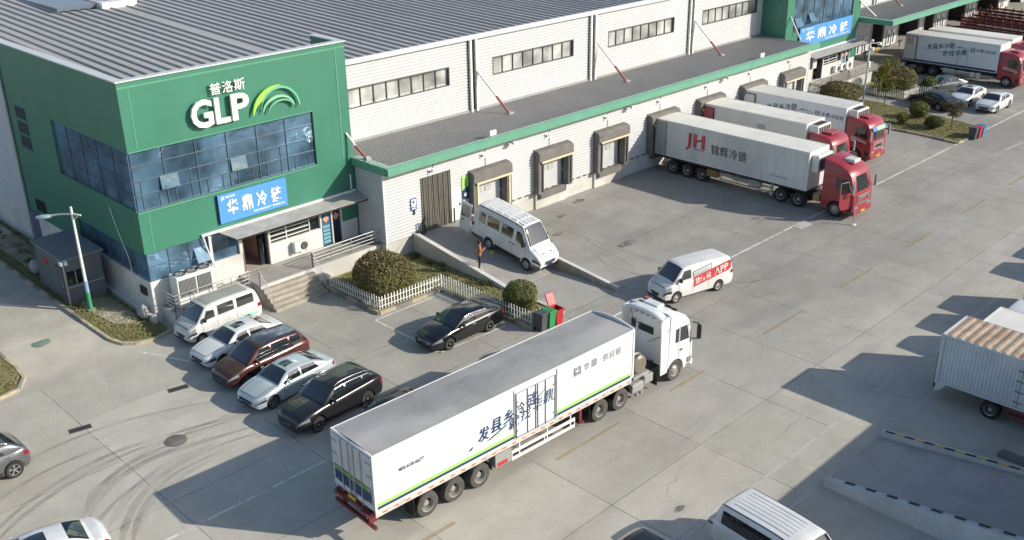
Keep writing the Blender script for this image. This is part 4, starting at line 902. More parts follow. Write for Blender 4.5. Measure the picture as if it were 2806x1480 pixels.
    if 'sun' in s:
        ob('sunroof', cross_patch(MB(), s['sun'][0], s['sun'][1], s['sun'][2], .010), glass_car, o)
    # ends
    hl = light_m or lens; lv = s.get('lv', (3.75, 5.15))
    for side in (1, -1):
        hlp = ob('headlight', patch(MB(), rowf, .012, s.get('hl', .5), lv[0], lv[1], side, .012, 7), hl, o)
        ob('lamp_surround', patch(MB(), rowf, .0, s.get('hl', .5)*1.12, lv[0]-.35, lv[0]-.02, side, .011, 6), black, hlp)
        ob('tail_light', patch(MB(), rowf, L-s.get('tl', .26), L-.03, s.get('tv', (4.15, 4.95))[0], s.get('tv', (4.15, 4.95))[1], side, .012, 6), red_l, o)
        m_ = MB(); mu_ = s.get('mir', A0+.55); mz = top(mu_)+.04; my = hw0*plan(mu_)*.93
        m_.rbox(X(mu_)-.06, X(mu_)+.08, side*(my+.13)-.09, side*(my+.13)+.09, mz, mz+s.get('mh', .14), .03); m_.box(X(mu_)-.02, X(mu_)+.03, side*my-.03, side*(my+.08), mz-.01, mz+.03); ob('mirror', m_, s.get('mirm', body_m), o)
    gz = s.get('gz', (.44, .60)); gw = s.get('gw', .5)*W
    g = MB(); n = 9; rows = []
    def nose(y, z_):
        # skin point at height z on the nose for lateral y
        lo = 0.0
        for k in range(60):
            uu = k*.012; sc = sec(uu); h = sc[3][0]; t = sc[6][1]
            if abs(y) <= h*.93 and z_ <= t+.0: lo = uu; break
        return X(lo)
    for z_ in (gz[0], (gz[0]+gz[1])/2, gz[1]): rows.append([(nose(y, z_)+.015, y, z_) for y in [gw*(k/(n-1)-.5) for k in range(n)]])
    g.grid(rows, True, flip=False); ob('grille', g, s.get('gm', black), o)
    lo = MB(); zz = s.get('lz', (.27, .38)); rows = [[(nose(y, z_)+.015, y, z_) for y in [.72*W*(k/8-.5) for k in range(9)]] for z_ in zz]; lo.grid(rows, True); ob('lower_grille', lo, black, o)
    pz = s.get('pz', .40)
    ob('number_plate', bx(L/2+.012, L/2+.03, -.22, .22, pz, pz+.14), plate_b, o)
    rz_ = s.get('rpz', .62); ob('number_plate', bx(-L/2-.03, -L/2-.004, -.22, .22, rz_, rz_+.14), plate_b, o)
    for side in (1, -1):
        for uu in s.get('hd', ()):
            p = at(rowf, uu, 4.75, side); ob('handle', MB().rbox(X(uu)-.11, X(uu)+.11, p.y-.025, p.y+.025, p.z-.02, p.z+.02, .01), s.get('hm', body_m), o)
        if s.get('rails'):
            r0, r1 = s['rails']; pts = [at(grow, lerp(r0, r1, k/8), 3.05, side)+V((0, 0, .05 if 0 < k < 8 else .0)) for k in range(9)]; ob('roof_rail', MB().tube(pts, .022, 6), s.get('railm', chrome), o)
        if s.get('clad'): ob('sill_trim', patch(MB(), rowf, ua+AR+.05, ub-AR-.05, 2.05, 2.95, side, .012, 10), s['clad'], o)
    bs = MB()
    for side in (1, -1): patch(bs, rowf, .16, A0+.05, 6.55, 6.61, side, .006, 8)
    patch(bs, rowf, .15, .175, 6.55, 7.99, 1, .006, 1); patch(bs, rowf, .15, .175, 6.55, 7.99, -1, .006, 1)
    ob('bonnet_seam', bs, black, o)
    seams = s.get('seams', ())
    if seams:
        sm = MB()
        for uu in seams:
            for side in (1, -1): patch(sm, rowf, uu-.006, uu+.006, 2.9, 5.4, side, .006, 1)
        ob('door_seam', sm, black, o)
    wk = s.get('wk', 'alloy')
    for c in (ua, ub):
        for side in (1, -1): add_wheel(o, X(c), side*(hw0-.125), wr, .21, side, wk, s.get('tm'))
    s['_fn'] = (patch, rowf, grow, X, at, cross_patch, zr)
    return o

SEDAN = dict(L=4.67, W=1.83, H=1.46, ua=.90, wb=2.69, wr=.325, top=[(0, .60), (.06, .68), (.3, .78), (1.25, .96), (2.2, .99), (3.6, 1.03), (4.0, 1.05), (4.5, 1.02), (4.62, .96), (4.67, .86)],
    plan=[(0, .70), (.08, .82), (.3, .93), (.8, 1), (3.7, 1), (4.3, .95), (4.58, .84), (4.67, .74)], gh=(1.22, 2.02, 3.35, 4.22), win=[(1.62, 2.55, 1.98, 2.52), (2.64, 3.62, 2.62, 3.40)], sun=(2.15, 2.8, .62), hd=(2.5, 3.45), seams=(1.55, 2.6, 3.55), rw1=.80, chrome=1)
def spec(base, **k): d_ = dict(base); d_.update(k); return d_
SUV = dict(L=4.87, W=1.93, H=1.70, ua=.95, wb=2.85, wr=.37, sill=.27, top=[(0, .72), (.06, .82), (.3, .94), (1.3, 1.08), (2.3, 1.11), (3.8, 1.16), (4.5, 1.18), (4.8, 1.10), (4.87, .92)],
    plan=[(0, .72), (.08, .84), (.3, .94), (.8, 1), (4.2, 1), (4.6, .95), (4.8, .88), (4.87, .80)], gh=(1.28, 2.05, 4.15, 4.74), win=[(1.72, 2.62, 2.05, 2.6), (2.72, 3.66, 2.7, 3.6), (3.75, 4.25, 3.7, 4.05)], wv=(.3, 1.9), rails=(2.2, 4.2), hd=(2.58, 3.6), mid=(.5, .8), gz=(.5, .74), lv=(3.8, 5.0), clad=black, seams=(1.6, 2.68, 3.7), pz=.44, rpz=.75, chrome=2, drop=.09, wt=.76)
MPV = spec(SUV, L=4.72, W=1.84, H=1.76, ua=.93, wb=2.8, wr=.33, top=[(0, .70), (.06, .80), (.3, .90), (1.15, 1.06), (2.2, 1.04), (4.2, 1.08), (4.6, 1.08), (4.72, .95)], plan=[(0, .74), (.08, .85), (.3, .94), (.8, 1), (4.2, 1), (4.5, .95), (4.65, .89), (4.72, .82)],
    gh=(1.0, 1.92, 4.12, 4.64), win=[(1.35, 2.42, 1.85, 2.4), (2.52, 3.5, 2.5, 3.48), (3.6, 4.3, 3.58, 4.15)], clad=None, chrome=1, hd=(2.4, 3.5), seams=(1.35, 2.47, 3.55), rails=None)
MINIVAN = dict(L=4.45, W=1.68, H=1.95, ua=.72, wb=2.75, wr=.29, sill=.26, top=[(0, .62), (.05, .78), (.2, .96), (.62, 1.14), (1.2, 1.16), (4.2, 1.18), (4.38, 1.16), (4.45, 1.0)], plan=[(0, .80), (.08, .90), (.3, .97), (.6, 1), (4.1, 1), (4.35, .96), (4.45, .90)],
    gh=(.5, 1.22, 4.05, 4.40), win=[(.86, 1.62, 1.2, 1.6), (1.82, 2.78, 1.82, 2.78), (2.98, 4.0, 2.98, 4.0)], wv=(.32, 1.85), wt=.84, wk='steel', mid=(.5, .85), gz=(.5, .62), lv=(3.8, 5.0), hl=.42, mir=.95, hd=(1.65,), seams=(.85, 1.72, 2.9), drop=.04, rx=2.0, ex=1.12, rpz=.8, mh=.22, mirm=black, gw=.42)
VAN = dict(L=4.95, W=1.72, H=2.0, ua=.85, wb=3.0, wr=.32, sill=.27, top=[(0, .66), (.05, .82), (.2, 1.0), (.7, 1.17), (1.3, 1.18), (4.7, 1.2), (4.88, 1.18), (4.95, 1.05)], plan=[(0, .78), (.08, .89), (.3, .96), (.6, 1), (4.5, 1), (4.8, .95), (4.95, .88)],
    gh=(.58, 1.38, 4.55, 4.90), win=[(1.0, 1.85, 1.36, 1.83)], wv=(.32, 1.8), wt=.86, wk='steel', mid=(.5, .88), gz=(.5, .62), lv=(3.8, 5.0), hl=.45, mir=1.05, seams=(.98, 1.95, 3.1), hd=(1.9,), drop=.05, rx=2.2, ex=1.12, rpz=.85, mh=.24, mirm=black, gw=.4)
MINIBUS = dict(L=5.6, W=1.98, H=2.55, ua=1.0, wb=3.05, wr=.36, sill=.32, top=[(0, .80), (.06, .95), (.25, 1.12), (.95, 1.38), (1.6, 1.36), (5.3, 1.38), (5.5, 1.36), (5.6, 1.2)], plan=[(0, .80), (.08, .9), (.3, .96), (.7, 1), (5.2, 1), (5.5, .97), (5.6, .93)],
    gh=(.85, 1.75, 5.2, 5.56), win=[(1.22, 2.05, 1.62, 2.03), (2.3, 3.2, 2.3, 3.2), (3.4, 4.35, 3.4, 4.35), (4.55, 5.05, 4.55, 5.05)], wv=(.22, 1.55), wt=.83, wk='steel', mid=(.6, 1.0), gz=(.62, .86), lv=(3.8, 5.0), hl=.5, mir=1.35, seams=(1.2, 2.2), hd=(2.1, 2.4), drop=.05, rx=2.2, ex=1.1, rearwin=False, rpz=.9, mh=.3, mirm=black, clad=dark, gw=.45, pz=.5, lz=(.36, .52), hm=black)

silver_white = paint('paint_white', (.70, .71, .72)); pearl = paint('paint_silver_blue', (.50, .57, .61), .28, .25); van_white = paint('paint_van_white', (.71, .71, .70), .4, coat=.4, dirt=.12)
beige_white = paint('paint_beige_white', (.60, .60, .575), .4, coat=.3, dirt=.14); maroon = paint('paint_maroon', (.085, .030, .024), .25, .3); blk = paint('paint_black', (.006, .006, .008), .16, .0, .8); grey_dk = paint('paint_dark_grey', (.018, .018, .02), .24, .1, .6)
navy_blk = paint('paint_blue_black', (.012, .014, .024), .3, .1, .4); gun = paint('paint_gunmetal', (.14, .15, .16), .3, .45)
G1 = 'cars parked in a row beside the office steps'
def at_front_near(px_, py_, hdg, s, side_left=True):
    "centre of a car whose front wheel touches the ground at (px,py) on its outer face"
    hw = s['W']/2-.03; f = V((cos(hdg), sin(hdg))); l = V((-sin(hdg), cos(hdg)))
    c = V((px_, py_)) - f*(s['L']/2-s['ua']) - l*(hw if side_left else -hw); return (c.x, c.y)
s_ = spec(MINIVAN, sun=None); del s_['sun']; h = R(183)
mv = car('parked_minivan', 'dull white minivan at the end of the row, just below the fan unit railing', 'minivan', at_front_near(21.32, 44.4, h, s_), h, s_, beige_white, G1, glass_van)
pt = s_['_fn']; b = MB(); pt[0](b, pt[1], 2.0, 4.1, 3.0, 3.5, 1, .008, 8); pt[0](b, pt[1], 2.0, 4.1, 3.0, 3.5, -1, .008, 8); ob('teal_stripe', b, M('film_teal', (.28, .60, .58), .4), mv)
b = MB(); pt[0](b, pt[2], .95, 4.1, 3.4, 5, 1, .006, 8); pt[0](b, pt[2], .95, 4.1, 3.4, 5, -1, .006, 8); ob('roof_skin', b, M('dusty_grey_roof', (.33, .34, .31), .7, var=.12), mv)
s_ = spec(SEDAN); car('parked_sedan', 'white sedan with dark sunroof between the dull white minivan and the maroon car', 'car', at_front_near(20.81, 41.45, h, s_), h, s_, silver_white, G1)
s_ = spec(MPV); h = R(183.5); mp = car('parked_mpv', 'maroon people carrier with a dark roof in the middle of the parked row', 'car', at_front_near(20.59, 38.85, h, s_), h, s_, maroon, G1)
pt = s_['_fn']; b = MB(); pt[0](b, pt[2], 2.0, 4.1, 2.6, 5, 1, .006, 8); pt[0](b, pt[2], 2.0, 4.1, 2.6, 5, -1, .006, 8); ob('roof_skin', b, paint('paint_roof_dark', (.03, .035, .05), .2), mp)
s_ = spec(SEDAN, L=4.7, sun=(2.1, 2.6, .6)); h = R(184); car('parked_sedan', 'pale silver blue sedan with a sunroof between the maroon car and the black SUV', 'car', at_front_near(20.38, 36.3, h, s_), h, s_, pearl, G1)
s_ = spec(SUV, hm=chrome, wk='alloy'); h = R(184.6); car('parked_suv', 'black SUV with bright roof rails at the trailer end of the row', 'car', at_front_near(20.69, 33.2, h, s_), h, s_, grey_dk, G1)
s_ = spec(SEDAN, L=4.75, W=1.84); del s_['sun']; h = R(184); car('parked_sedan', 'dark car half hidden in shade behind the long white trailer', 'car', (23.0, 31.0), h, s_, navy_blk, G1)
s_ = spec(SEDAN, L=4.98, W=1.86, H=1.48, ua=.98, wb=2.78, top=[(0, .62), (.06, .70), (.3, .80), (1.35, .97), (2.3, 1.0), (3.8, 1.04), (4.3, 1.06), (4.8, 1.02), (4.93, .94), (4.98, .84)], plan=[(0, .70), (.08, .82), (.3, .93), (.8, 1), (3.9, 1), (4.6, .95), (4.88, .84), (4.98, .74)], gh=(1.3, 2.12, 3.6, 4.5), win=[(1.72, 2.68, 2.1, 2.66), (2.78, 3.85, 2.76, 3.62)], hd=(2.65, 3.7), seams=(1.65, 2.74, 3.75), chrome=2, gm=chrome, hm=chrome)
del s_['sun']; h = R(180); car('black_sedan', 'black sedan parked alone in the marked bay by the picket fence', 'car', at_front_near(29.72, 34.72, h, s_), h, s_, blk)
s_ = spec(SEDAN, L=4.75, sun=(1.95, 2.75, .66), chrome=0); h = R(171); f = V((cos(h), sin(h))); c = V((10.75, 33.1))+f*2.375-V((-sin(h), cos(h)))*(-.35)
car('white_sedan', 'white sedan with dark sunroof cut by the bottom edge of the picture', 'car', (c.x, c.y-.35), h, s_, silver_white)
s_ = spec(SUV, L=4.55, W=1.86, H=1.66, clad=dark); h = R(181); c = V((9.98, 39.35+.93))+V((cos(h), sin(h)))*(.95+2.85-2.275)
s_['top'] = [(0, .72), (.06, .82), (.3, .94), (1.3, 1.08), (2.3, 1.1), (3.6, 1.15), (4.25, 1.16), (4.48, 1.06), (4.55, .9)]; s_['plan'] = [(0, .72), (.08, .84), (.3, .94), (.8, 1), (3.9, 1), (4.3, .95), (4.48, .88), (4.55, .80)]; s_['gh'] = (1.28, 2.05, 3.75, 4.42); s_['win'] = [(1.72, 2.62, 2.05, 2.6), (2.72, 3.6, 2.7, 3.35)]; s_['rails'] = (2.2, 3.8)
car('grey_suv', 'grey SUV with a dark roof leaving the picture beside the kerbed lawn corner', 'car', (c.x, c.y), h, s_, gun)
s_ = spec(SUV); h = R(-92); car('dark_suv', 'dark car of which only the roof shows, beside the white van at the bottom edge', 'car', (22.95, 15.95), h, s_, grey_dk)
# far parked cars
G2 = 'cars parked beside the far planted island'
s_ = spec(SEDAN, L=4.85); del s_['sun']; h = R(75); c = V((90.0, 36.6))+V((cos(h), sin(h)))*(4.85/2-1.1)+V((sin(h), -cos(h)))*.85
car('parked_sedan', 'dark blue black sedan beside the far planted island, tail towards the yard', 'car', (c.x, c.y), h, s_, navy_blk, G2)
s_ = spec(SEDAN, L=4.6, H=1.5); h = R(150); car('parked_sedan', 'dusty grey car behind the dark sedan by the far picket fence', 'car', (97.2, 39.6), h, s_, gun, G2)
s_ = spec(SEDAN, L=4.6); h = R(180); car('parked_sedan', 'far white sedan with a sunroof, next to the dark sedan', 'car', at_front_near(93.5, 35.3, h, s_), h, s_, silver_white, G2)
s_ = spec(SEDAN, L=4.6); del s_['sun']; car('parked_sedan', 'far white sedan without sunroof, closest to the yard line', 'car', at_front_near(92.75, 32.6, h, s_), h, s_, silver_white, G2)

# white delivery van with a red slogan band
s_ = spec(VAN); h = R(166); c = at_front_near(41.91, 29.75, h, s_); dv = car('delivery_van', 'white delivery van with a red lettered band, driving across the yard', 'van', c, h, s_, van_white, None, glass_van)
patch, rowf, grow, X, at, crp, zr = s_['_fn']
def van_side(uu, z_, off=.016):
    # point on the left flank at height z
    best = None
    for fn, n in ((rowf, 9), (grow, 6)):
        r_ = fn(uu, 1)
        for a, b_ in zip(r_, r_[1:]):
            lo, hi = sorted((a.z, b_.z))
            if lo <= z_ <= hi and hi-lo > 1e-6:
                p = a.lerp(b_, (z_-a.z)/(b_.z-a.z)); 
                if best is None or p.y > best.y: best = p
    return (best or V((X(uu), .86, z_)))+V((0, off, 0))
def band(u0, u1, zf, hgt, n=14, off=.016):
    return [[van_side(lerp(u0, u1, i/n), zf(lerp(u0, u1, i/n))+hgt*k/4, off) for i in range(n+1)] for k in range(5)]
zf = lambda uu: .70+(uu-1.95)*.175
b = MB(); b.grid(band(2.02, 4.75, zf, .56), True); ob('red_band', b, red_film, dv)
def van_text(mb, s, u0, z0, w_, h_, off, rise, bold=.0):
    uv, fs = glyphs(s, bold); mb.add([van_side(u0+a*w_, z0+a*w_*rise+q*h_, off) for a, q in uv], fs, False)
b = MB(); van_text(b, '拾佰拾', 2.12, .83, 1.15, .36, .022, .175, .01); van_text(b, 'APP', 3.5, 1.04, 1.0, .40, .022, .175, .02); ob('lettering', b, M('letter_cream', (.78, .72, .62), .5), dv)
b = MB(); b.grid(band(1.98, 3.3, lambda uu: 1.30+(uu-1.95)*.175, .30), True); fr_ = ob('slogan_plate', b, dark, dv)
b = MB(); b.grid(band(2.02, 3.26, lambda uu: 1.335+(uu-1.95)*.175, .23, 14, .02), True); ob('plate_field', b, van_white, fr_)
b = MB()
for k in range(5): van_text(b, '限时优惠中'[k], 2.1+k*.22, 1.40+k*.22*.175, .16, .13, .026, .175)
ob('plate_lettering', b, M('letter_grey', (.35, .35, .36), .5), fr_)
b = MB(); b.rbox(-2.62, -2.48, -.1, .1, .3, .42, .02)
# white van at the bottom edge
s_ = spec(VAN, L=5.2, W=1.92, H=2.06, win=[(1.0, 1.8, 1.36, 1.78), (2.0, 4.55, 2.0, 4.5)], wv=(.15, 1.7), glass=1); h = R(-96.5); bv = car('white_van', 'white passenger van with ribbed roof and dark side window parked at the bottom edge', 'van', (26.88, 14.08), h, s_, van_white, None, glass_car)
patch, rowf, grow, X, at, crp, zr = s_['_fn']
b = MB()
for yy in (-.5, -.3, -.1, .1, .3, .5):
    rows = [[], []]
    for i in range(13):
        uu = lerp(1.9, 4.3, i/12); z_ = zr(uu)+.02-abs(yy)*.012
        rows[0].append((X(uu), yy-.03, z_-.004)); rows[1].append((X(uu), yy+.01, z_+.014))
    b.grid(rows, False)
    b.grid([rows[1], [(p[0], p[1]+.012, p[2]-.02) for p in rows[1]]], False)
ob('roof_rib', b, van_white, bv)
for side in (1, -1):
    b = MB(); b.tube([at(grow, lerp(1.0, 4.6, i/10), 2.75, side)+V((0, side*.012, .008)) for i in range(11)], .016, 6); ob('drip_rail', b, black, bv)
# white minibus on the ramp with its rear door open
s_ = spec(MINIBUS); h = R(-87); pang = math.atan(1.2/6.8); mbx = car('white_minibus', 'white high-roofed minibus coming down the loading ramp with a rear door open', 'minibus', (39.95, 40.45), h, s_, van_white, None, glass_van, pang, z=.54)
patch, rowf, grow, X, at, crp, zr = s_['_fn']
b = MB(); b.rbox(-3.72, -2.82, -1.02, -.96, .42, 2.3, .03); dr = ob('rear_door', b, van_white, mbx); ob('window', bx(-3.6, -2.94, -1.035, -1.02, 1.35, 2.1), glass_van, dr); ob('handle', bx(-3.55, -3.4, -1.05, -1.02, 1.08, 1.14), black, dr)
b = MB()
for i in range(5):
    for j in range(4): b.rbox(X(2.2+i*.6), X(2.2+i*.6)+.45, -.62+j*.32, -.62+j*.32+.24, zr(2.2+i*.6)-.03, zr(2.2+i*.6)+.03, .012)
ob('roof_rib', b, van_white, mbx)
for side in (1, -1):
    b = MB(); b.tube([at(grow, lerp(1.5, 5.3, i/10), 2.7, side)+V((0, side*.012, .01)) for i in range(11)], .02, 6); ob('drip_rail', b, black, mbx)
b = MB(); [patch(b, rowf, a_, b_, 1.6, 2.95, sd_, .010, 10) for sd_ in (1, -1) for a_, b_ in ((.03, .56), (1.45, 3.6), (4.5, 5.52))]
ob('lower_band', b, M('cladding_grey', (.10, .105, .11), .6), mbx)
b = MB()
for yy in (-.34, .34): b.rbox(2.28, 2.5, yy-.13, yy+.13, 1.16, 1.20, .01)
ob('bonnet_vent', b, black, mbx)
b = MB()
for k in range(4): b.box(X(.0)-.0, X(.0)+.03, -.4, .4, .66+k*.055, .685+k*.055)
ob('grille_bar', b, chrome, mbx)
# ================================================================== TRUCKS (local x forward, origin under the tail)
truck_white = paint('truck_white', (.74, .75, .76), .35, coat=.4, dirt=.06); truck_red = paint('truck_red', (.33, .028, .042), .35, coat=.5, dirt=.15); box_white = M('box_white', (.66, .65, .62), .5, var=.10, scale=.6, stretch=(1, 1, .3))
box_dusty = M('box_dusty', (.70, .70, .68), .6, var=.2, scale=.8, stretch=(1, 1, .25), var2=(.58, .58, .56)); box_cold = M('box_white_cold', (.74, .77, .80), .4, var=.04)
roof_cream = M('box_roof_cream', (.78, .76, .70), .55, var=.12, scale=.5); roof_grey = M('trailer_roof_grey', (.34, .34, .335), .65, var=.3, scale=.7, stretch=(.6, 1, 1), var2=(.43, .425, .42)); chassis_m = M('chassis_dark', (.035, .03, .03), .7, var=.3); chassis_red = M('chassis_red', (.17, .03, .035), .6, var=.3)
tank_m = M('tank_steel', (.40, .345, .27), .38, metal=.75, var=.15, scale=4); glass_truck = M('truck_glass', (.03, .035, .035), .06, spec=.6, coat=.4)
cab_grey = M('cab_grey_trim', (.22, .22, .22), .5)
CABS = {
 'high': dict(L=2.35, W=2.46, prof=[(0, .42), (.03, .95), (.0, 1.85), (-.34, 2.95), (-.62, 3.32), (-1.3, 3.62), (-2.35, 3.82), (-2.35, .62)], ws=((.0, 1.88), (-.33, 2.9)), ax=1.27),
 'open': dict(L=1.84, W=2.46, prof=[(0, .42), (.03, .95), (.0, 1.85), (-.34, 2.9), (-.6, 3.2), (-1.1, 3.48), (-1.84, 3.62), (-1.84, .82)], ws=((.0, 1.88), (-.33, 2.85)), ax=1.27),
 'flat': dict(L=2.2, W=2.42, prof=[(0, .42), (.03, .95), (.0, 1.75), (-.22, 2.75), (-.45, 3.1), (-.95, 3.28), (-2.2, 3.36), (-2.2, .62)], ws=((.0, 1.78), (-.21, 2.7)), ax=1.25)}
def cab(o, x0, style, col, T=None, door_open=False, deflector=False, name_band=True, visor_col=None, hollow=False):
    """cab with its front at local x = x0 (facing +x)"""
    c = CABS[style]; W = c['W']; hw = W/2; ax = -c['ax']; r = .60; pf = []
    P = c['prof']; X = lambda x: x0+x
    arch = [(ax-r*cos(R(a)), .52+r*sin(R(a))) for a in range(0, 181, 15)]
    back = P[-1]
    if style == 'open': arch = [q for q in arch if q[0] > back[0]+.02]; pf = P+arch+[(ax+r+.02, .42)]
    else: pf = P+[(ax-r-.02, .62)]+arch+[(ax+r+.02, .42)]
    # remove self-overlap at the sill
    cx = sum(p[0] for p in pf)/len(pf); cz = sum(p[1] for p in pf)/len(pf)
    def layer(y, ins):
        out = []
        n = len(pf)
        for i, p in enumerate(pf):
            a, b = V(pf[i-1]), V(pf[(i+1) % n]); q = V(p); t1 = (q-a).normalized(); t2 = (b-q).normalized(); n1 = V((-t1.y, t1.x)); n2 = V((-t2.y, t2.x)); nn = n1+n2
            nn = nn.normalized() if nn.length > 1e-6 else n1; k = ins/max(.35, nn.dot(n1)); hi = i < 7
            out.append((X(q.x+nn.x*(k if hi else 0)), y, q.y+nn.y*(k if hi else 0)))
        return out
    mb = MB(); L_ = [layer(-hw, .10), layer(-hw+.03, .035), layer(-hw+.10, 0), layer(hw-.10, 0), layer(hw-.03, .035), layer(hw, .10)]; n = len(pf)
    vs = [p for l in L_ for p in l]; fs = [tuple(range(n)), tuple(range(5*n, 6*n))[::-1]]
    for k in range(5):
        for i in range(n): j = (i+1) % n; fs.append((k*n+i, (k+1)*n+i, (k+1)*n+j, k*n+j))
    mb.add(vs, fs, True)
    body = ob('cab_body', mb, col, o, R(38))
    (xa, za), (xb, zb) = c['ws']
    g = MB(); n_ = V((zb-za, 0, xa-xb)).normalized()*.015; rows = []
    for t in (.03, .5, .97): rows.append([(X(lerp(xa, xb, t))+n_.x-abs(y)**4*.05, y, lerp(za, zb, t)+n_.z) for y in [(-1+2*k/10)*(hw-.1) for k in range(11)]])
    ob('windscreen', g.grid(rows, True), glass_truck, o)
    for s in (1, -1):
        y = s*(hw+.006); g = MB(); wx0 = -.30; wx1 = -1.02
        g.add([(X(wx0-.02), y, 1.92), (X(wx1), y, 1.98), (X(wx1), y, 2.72), (X(-.52), y, 2.70)], [(0, 1, 2, 3)] if s < 0 else [(3, 2, 1, 0)])
        g.add([(X(-1.12), y, 1.98), (X(-1.36), y, 2.0), (X(-1.36), y, 2.70), (X(-1.12), y, 2.72)], [(0, 1, 2, 3)]); ob('side_window', g, glass_truck, o)
        d_ = MB()
        for (xa_, za_, xb_, zb_) in ((-1.08, 1.15, -1.08, 2.8), (-.2, .95, -.2, 1.8), (-.2, 1.8, -.48, 2.82), (-.48, 2.82, -1.08, 2.82), (-1.5, 2.84, -2.1, 2.86)):
            d_.tube([(X(xa_), y-.004*s, za_), (X(xb_), y-.004*s, zb_)], .012, 4)
        ob('door_seam', d_, cab_grey, o)
        ob('handle', MB().rbox(X(-1.0), X(-.82), y-.03, y+.03, 1.48, 1.56, .015), black, o)
        m_ = MB(); m_.rbox(X(-.02), X(.12), s*(hw+.28)-.11, s*(hw+.28)+.11, 1.85, 2.6, .05); m_.tube([(X(-.1), s*hw*.98, 2.68), (X(.05), s*(hw+.26), 2.66), (X(.05), s*(hw+.26), 2.55)], .03, 6); m_.tube([(X(-.1), s*hw*.98, 1.8), (X(.05), s*(hw+.24), 1.84)], .03, 6); ob('mirror', m_, black if col is not truck_red else cab_grey, o)
        h = MB(); h.rbox(X(-.05), X(.045), s*(hw-.42)-.22, s*(hw-.42)+.22, .74, .95, .05); ob('headlight', h, lens, o)
        st = MB(); st.box(X(-.5), X(-.18), y-.06, y+.02*s+.0, .5, .56) if s > 0 else st.box(X(-.5), X(-.18), y-.02, y+.06, .5, .56); st.rbox(X(-.42), X(-.12), y-.03, y+.02, .62, .92, .02); ob('step', st, cab_grey if col is truck_white else chassis_m, o)
    b = MB(); b.rbox(X(-.12), X(.10), -hw+.02, hw-.02, .34, .66, .06); ob('bumper', b, col, o)
    b = MB()
    for k in range(4): b.rbox(X(.02), X(.06), -hw*.66, hw*.66, 1.02+k*.17, 1.13+k*.17, .015)
    ob('grille', b, chrome if style == 'flat' else cab_grey, o)
    b = MB(); b.rbox(X(.015), X(.07), -.5, .5, 1.2, 1.42, .03); ob('emblem_panel', b, black if style == 'flat' else col, o)
    ob('number_plate', bx(X(.1), X(.12), -.24, .24, .42, .56), plate_y, o)
    v = MB()
    if visor_col is not None: v.add([(X(-.3), -hw+.12, 2.98), (X(-.3), hw-.12, 2.98), (X(.08), hw-.2, 2.80), (X(.08), -hw+.2, 2.80), (X(-.3), -hw+.12, 2.94), (X(-.3), hw-.12, 2.94), (X(.08), hw-.2, 2.77), (X(.08), -hw+.2, 2.77)], [(3, 2, 1, 0), (4, 5, 6, 7), (0, 1, 5, 4), (2, 3, 7, 6), (1, 2, 6, 5), (3, 0, 4, 7)]); ob('sun_visor', v, visor_col, o)
    w_ = MB()
    for yy in (-.5, 0, .5): w_.tube([(X(.03), yy, 1.9), (X(-.12), yy+.35, 2.3)], .012, 4)
    ob('wiper', w_, black, o)
    for s in (1, -1): add_wheel(o, X(ax), s*(hw-.16), .52, .30, s, 'truck_front', rubber_dust if col is truck_white else rubber, bpy.data.materials['rim_dull'])
    b = MB(); b.box(X(-2.7), X(-.3), -.42, .42, .55, .8); b.box(X(ax-.08), X(ax+.08), -hw+.3, hw-.3, .44, .6); ob('chassis', b, chassis_m, o)
    f = MB()
    for s in (1, -1):
        q = [(X(ax)+.63*cos(R(a)), s*(hw-.30), .52+.63*sin(R(a))) for a in range(0, 181, 15)]; q2 = [(p[0], s*(hw-.02), p[2]) for p in q]; f.grid([q, q2], True)
    ob('wheel_arch', f, black, o)
    return body
def rear_axles(o, xs, W=2.5, rad=.52, guard=True, tm=None, rm=None):
    for x in xs:
        for s in (1, -1): add_wheel(o, x, s*(W/2-.30), rad, .56, s, 'truck_rear', tm, rm)
        b = MB(); b.tube([(x, -W/2+.4, rad), (x, W/2-.4, rad)], .1, 8); ob('axle', b, chassis_m, o)
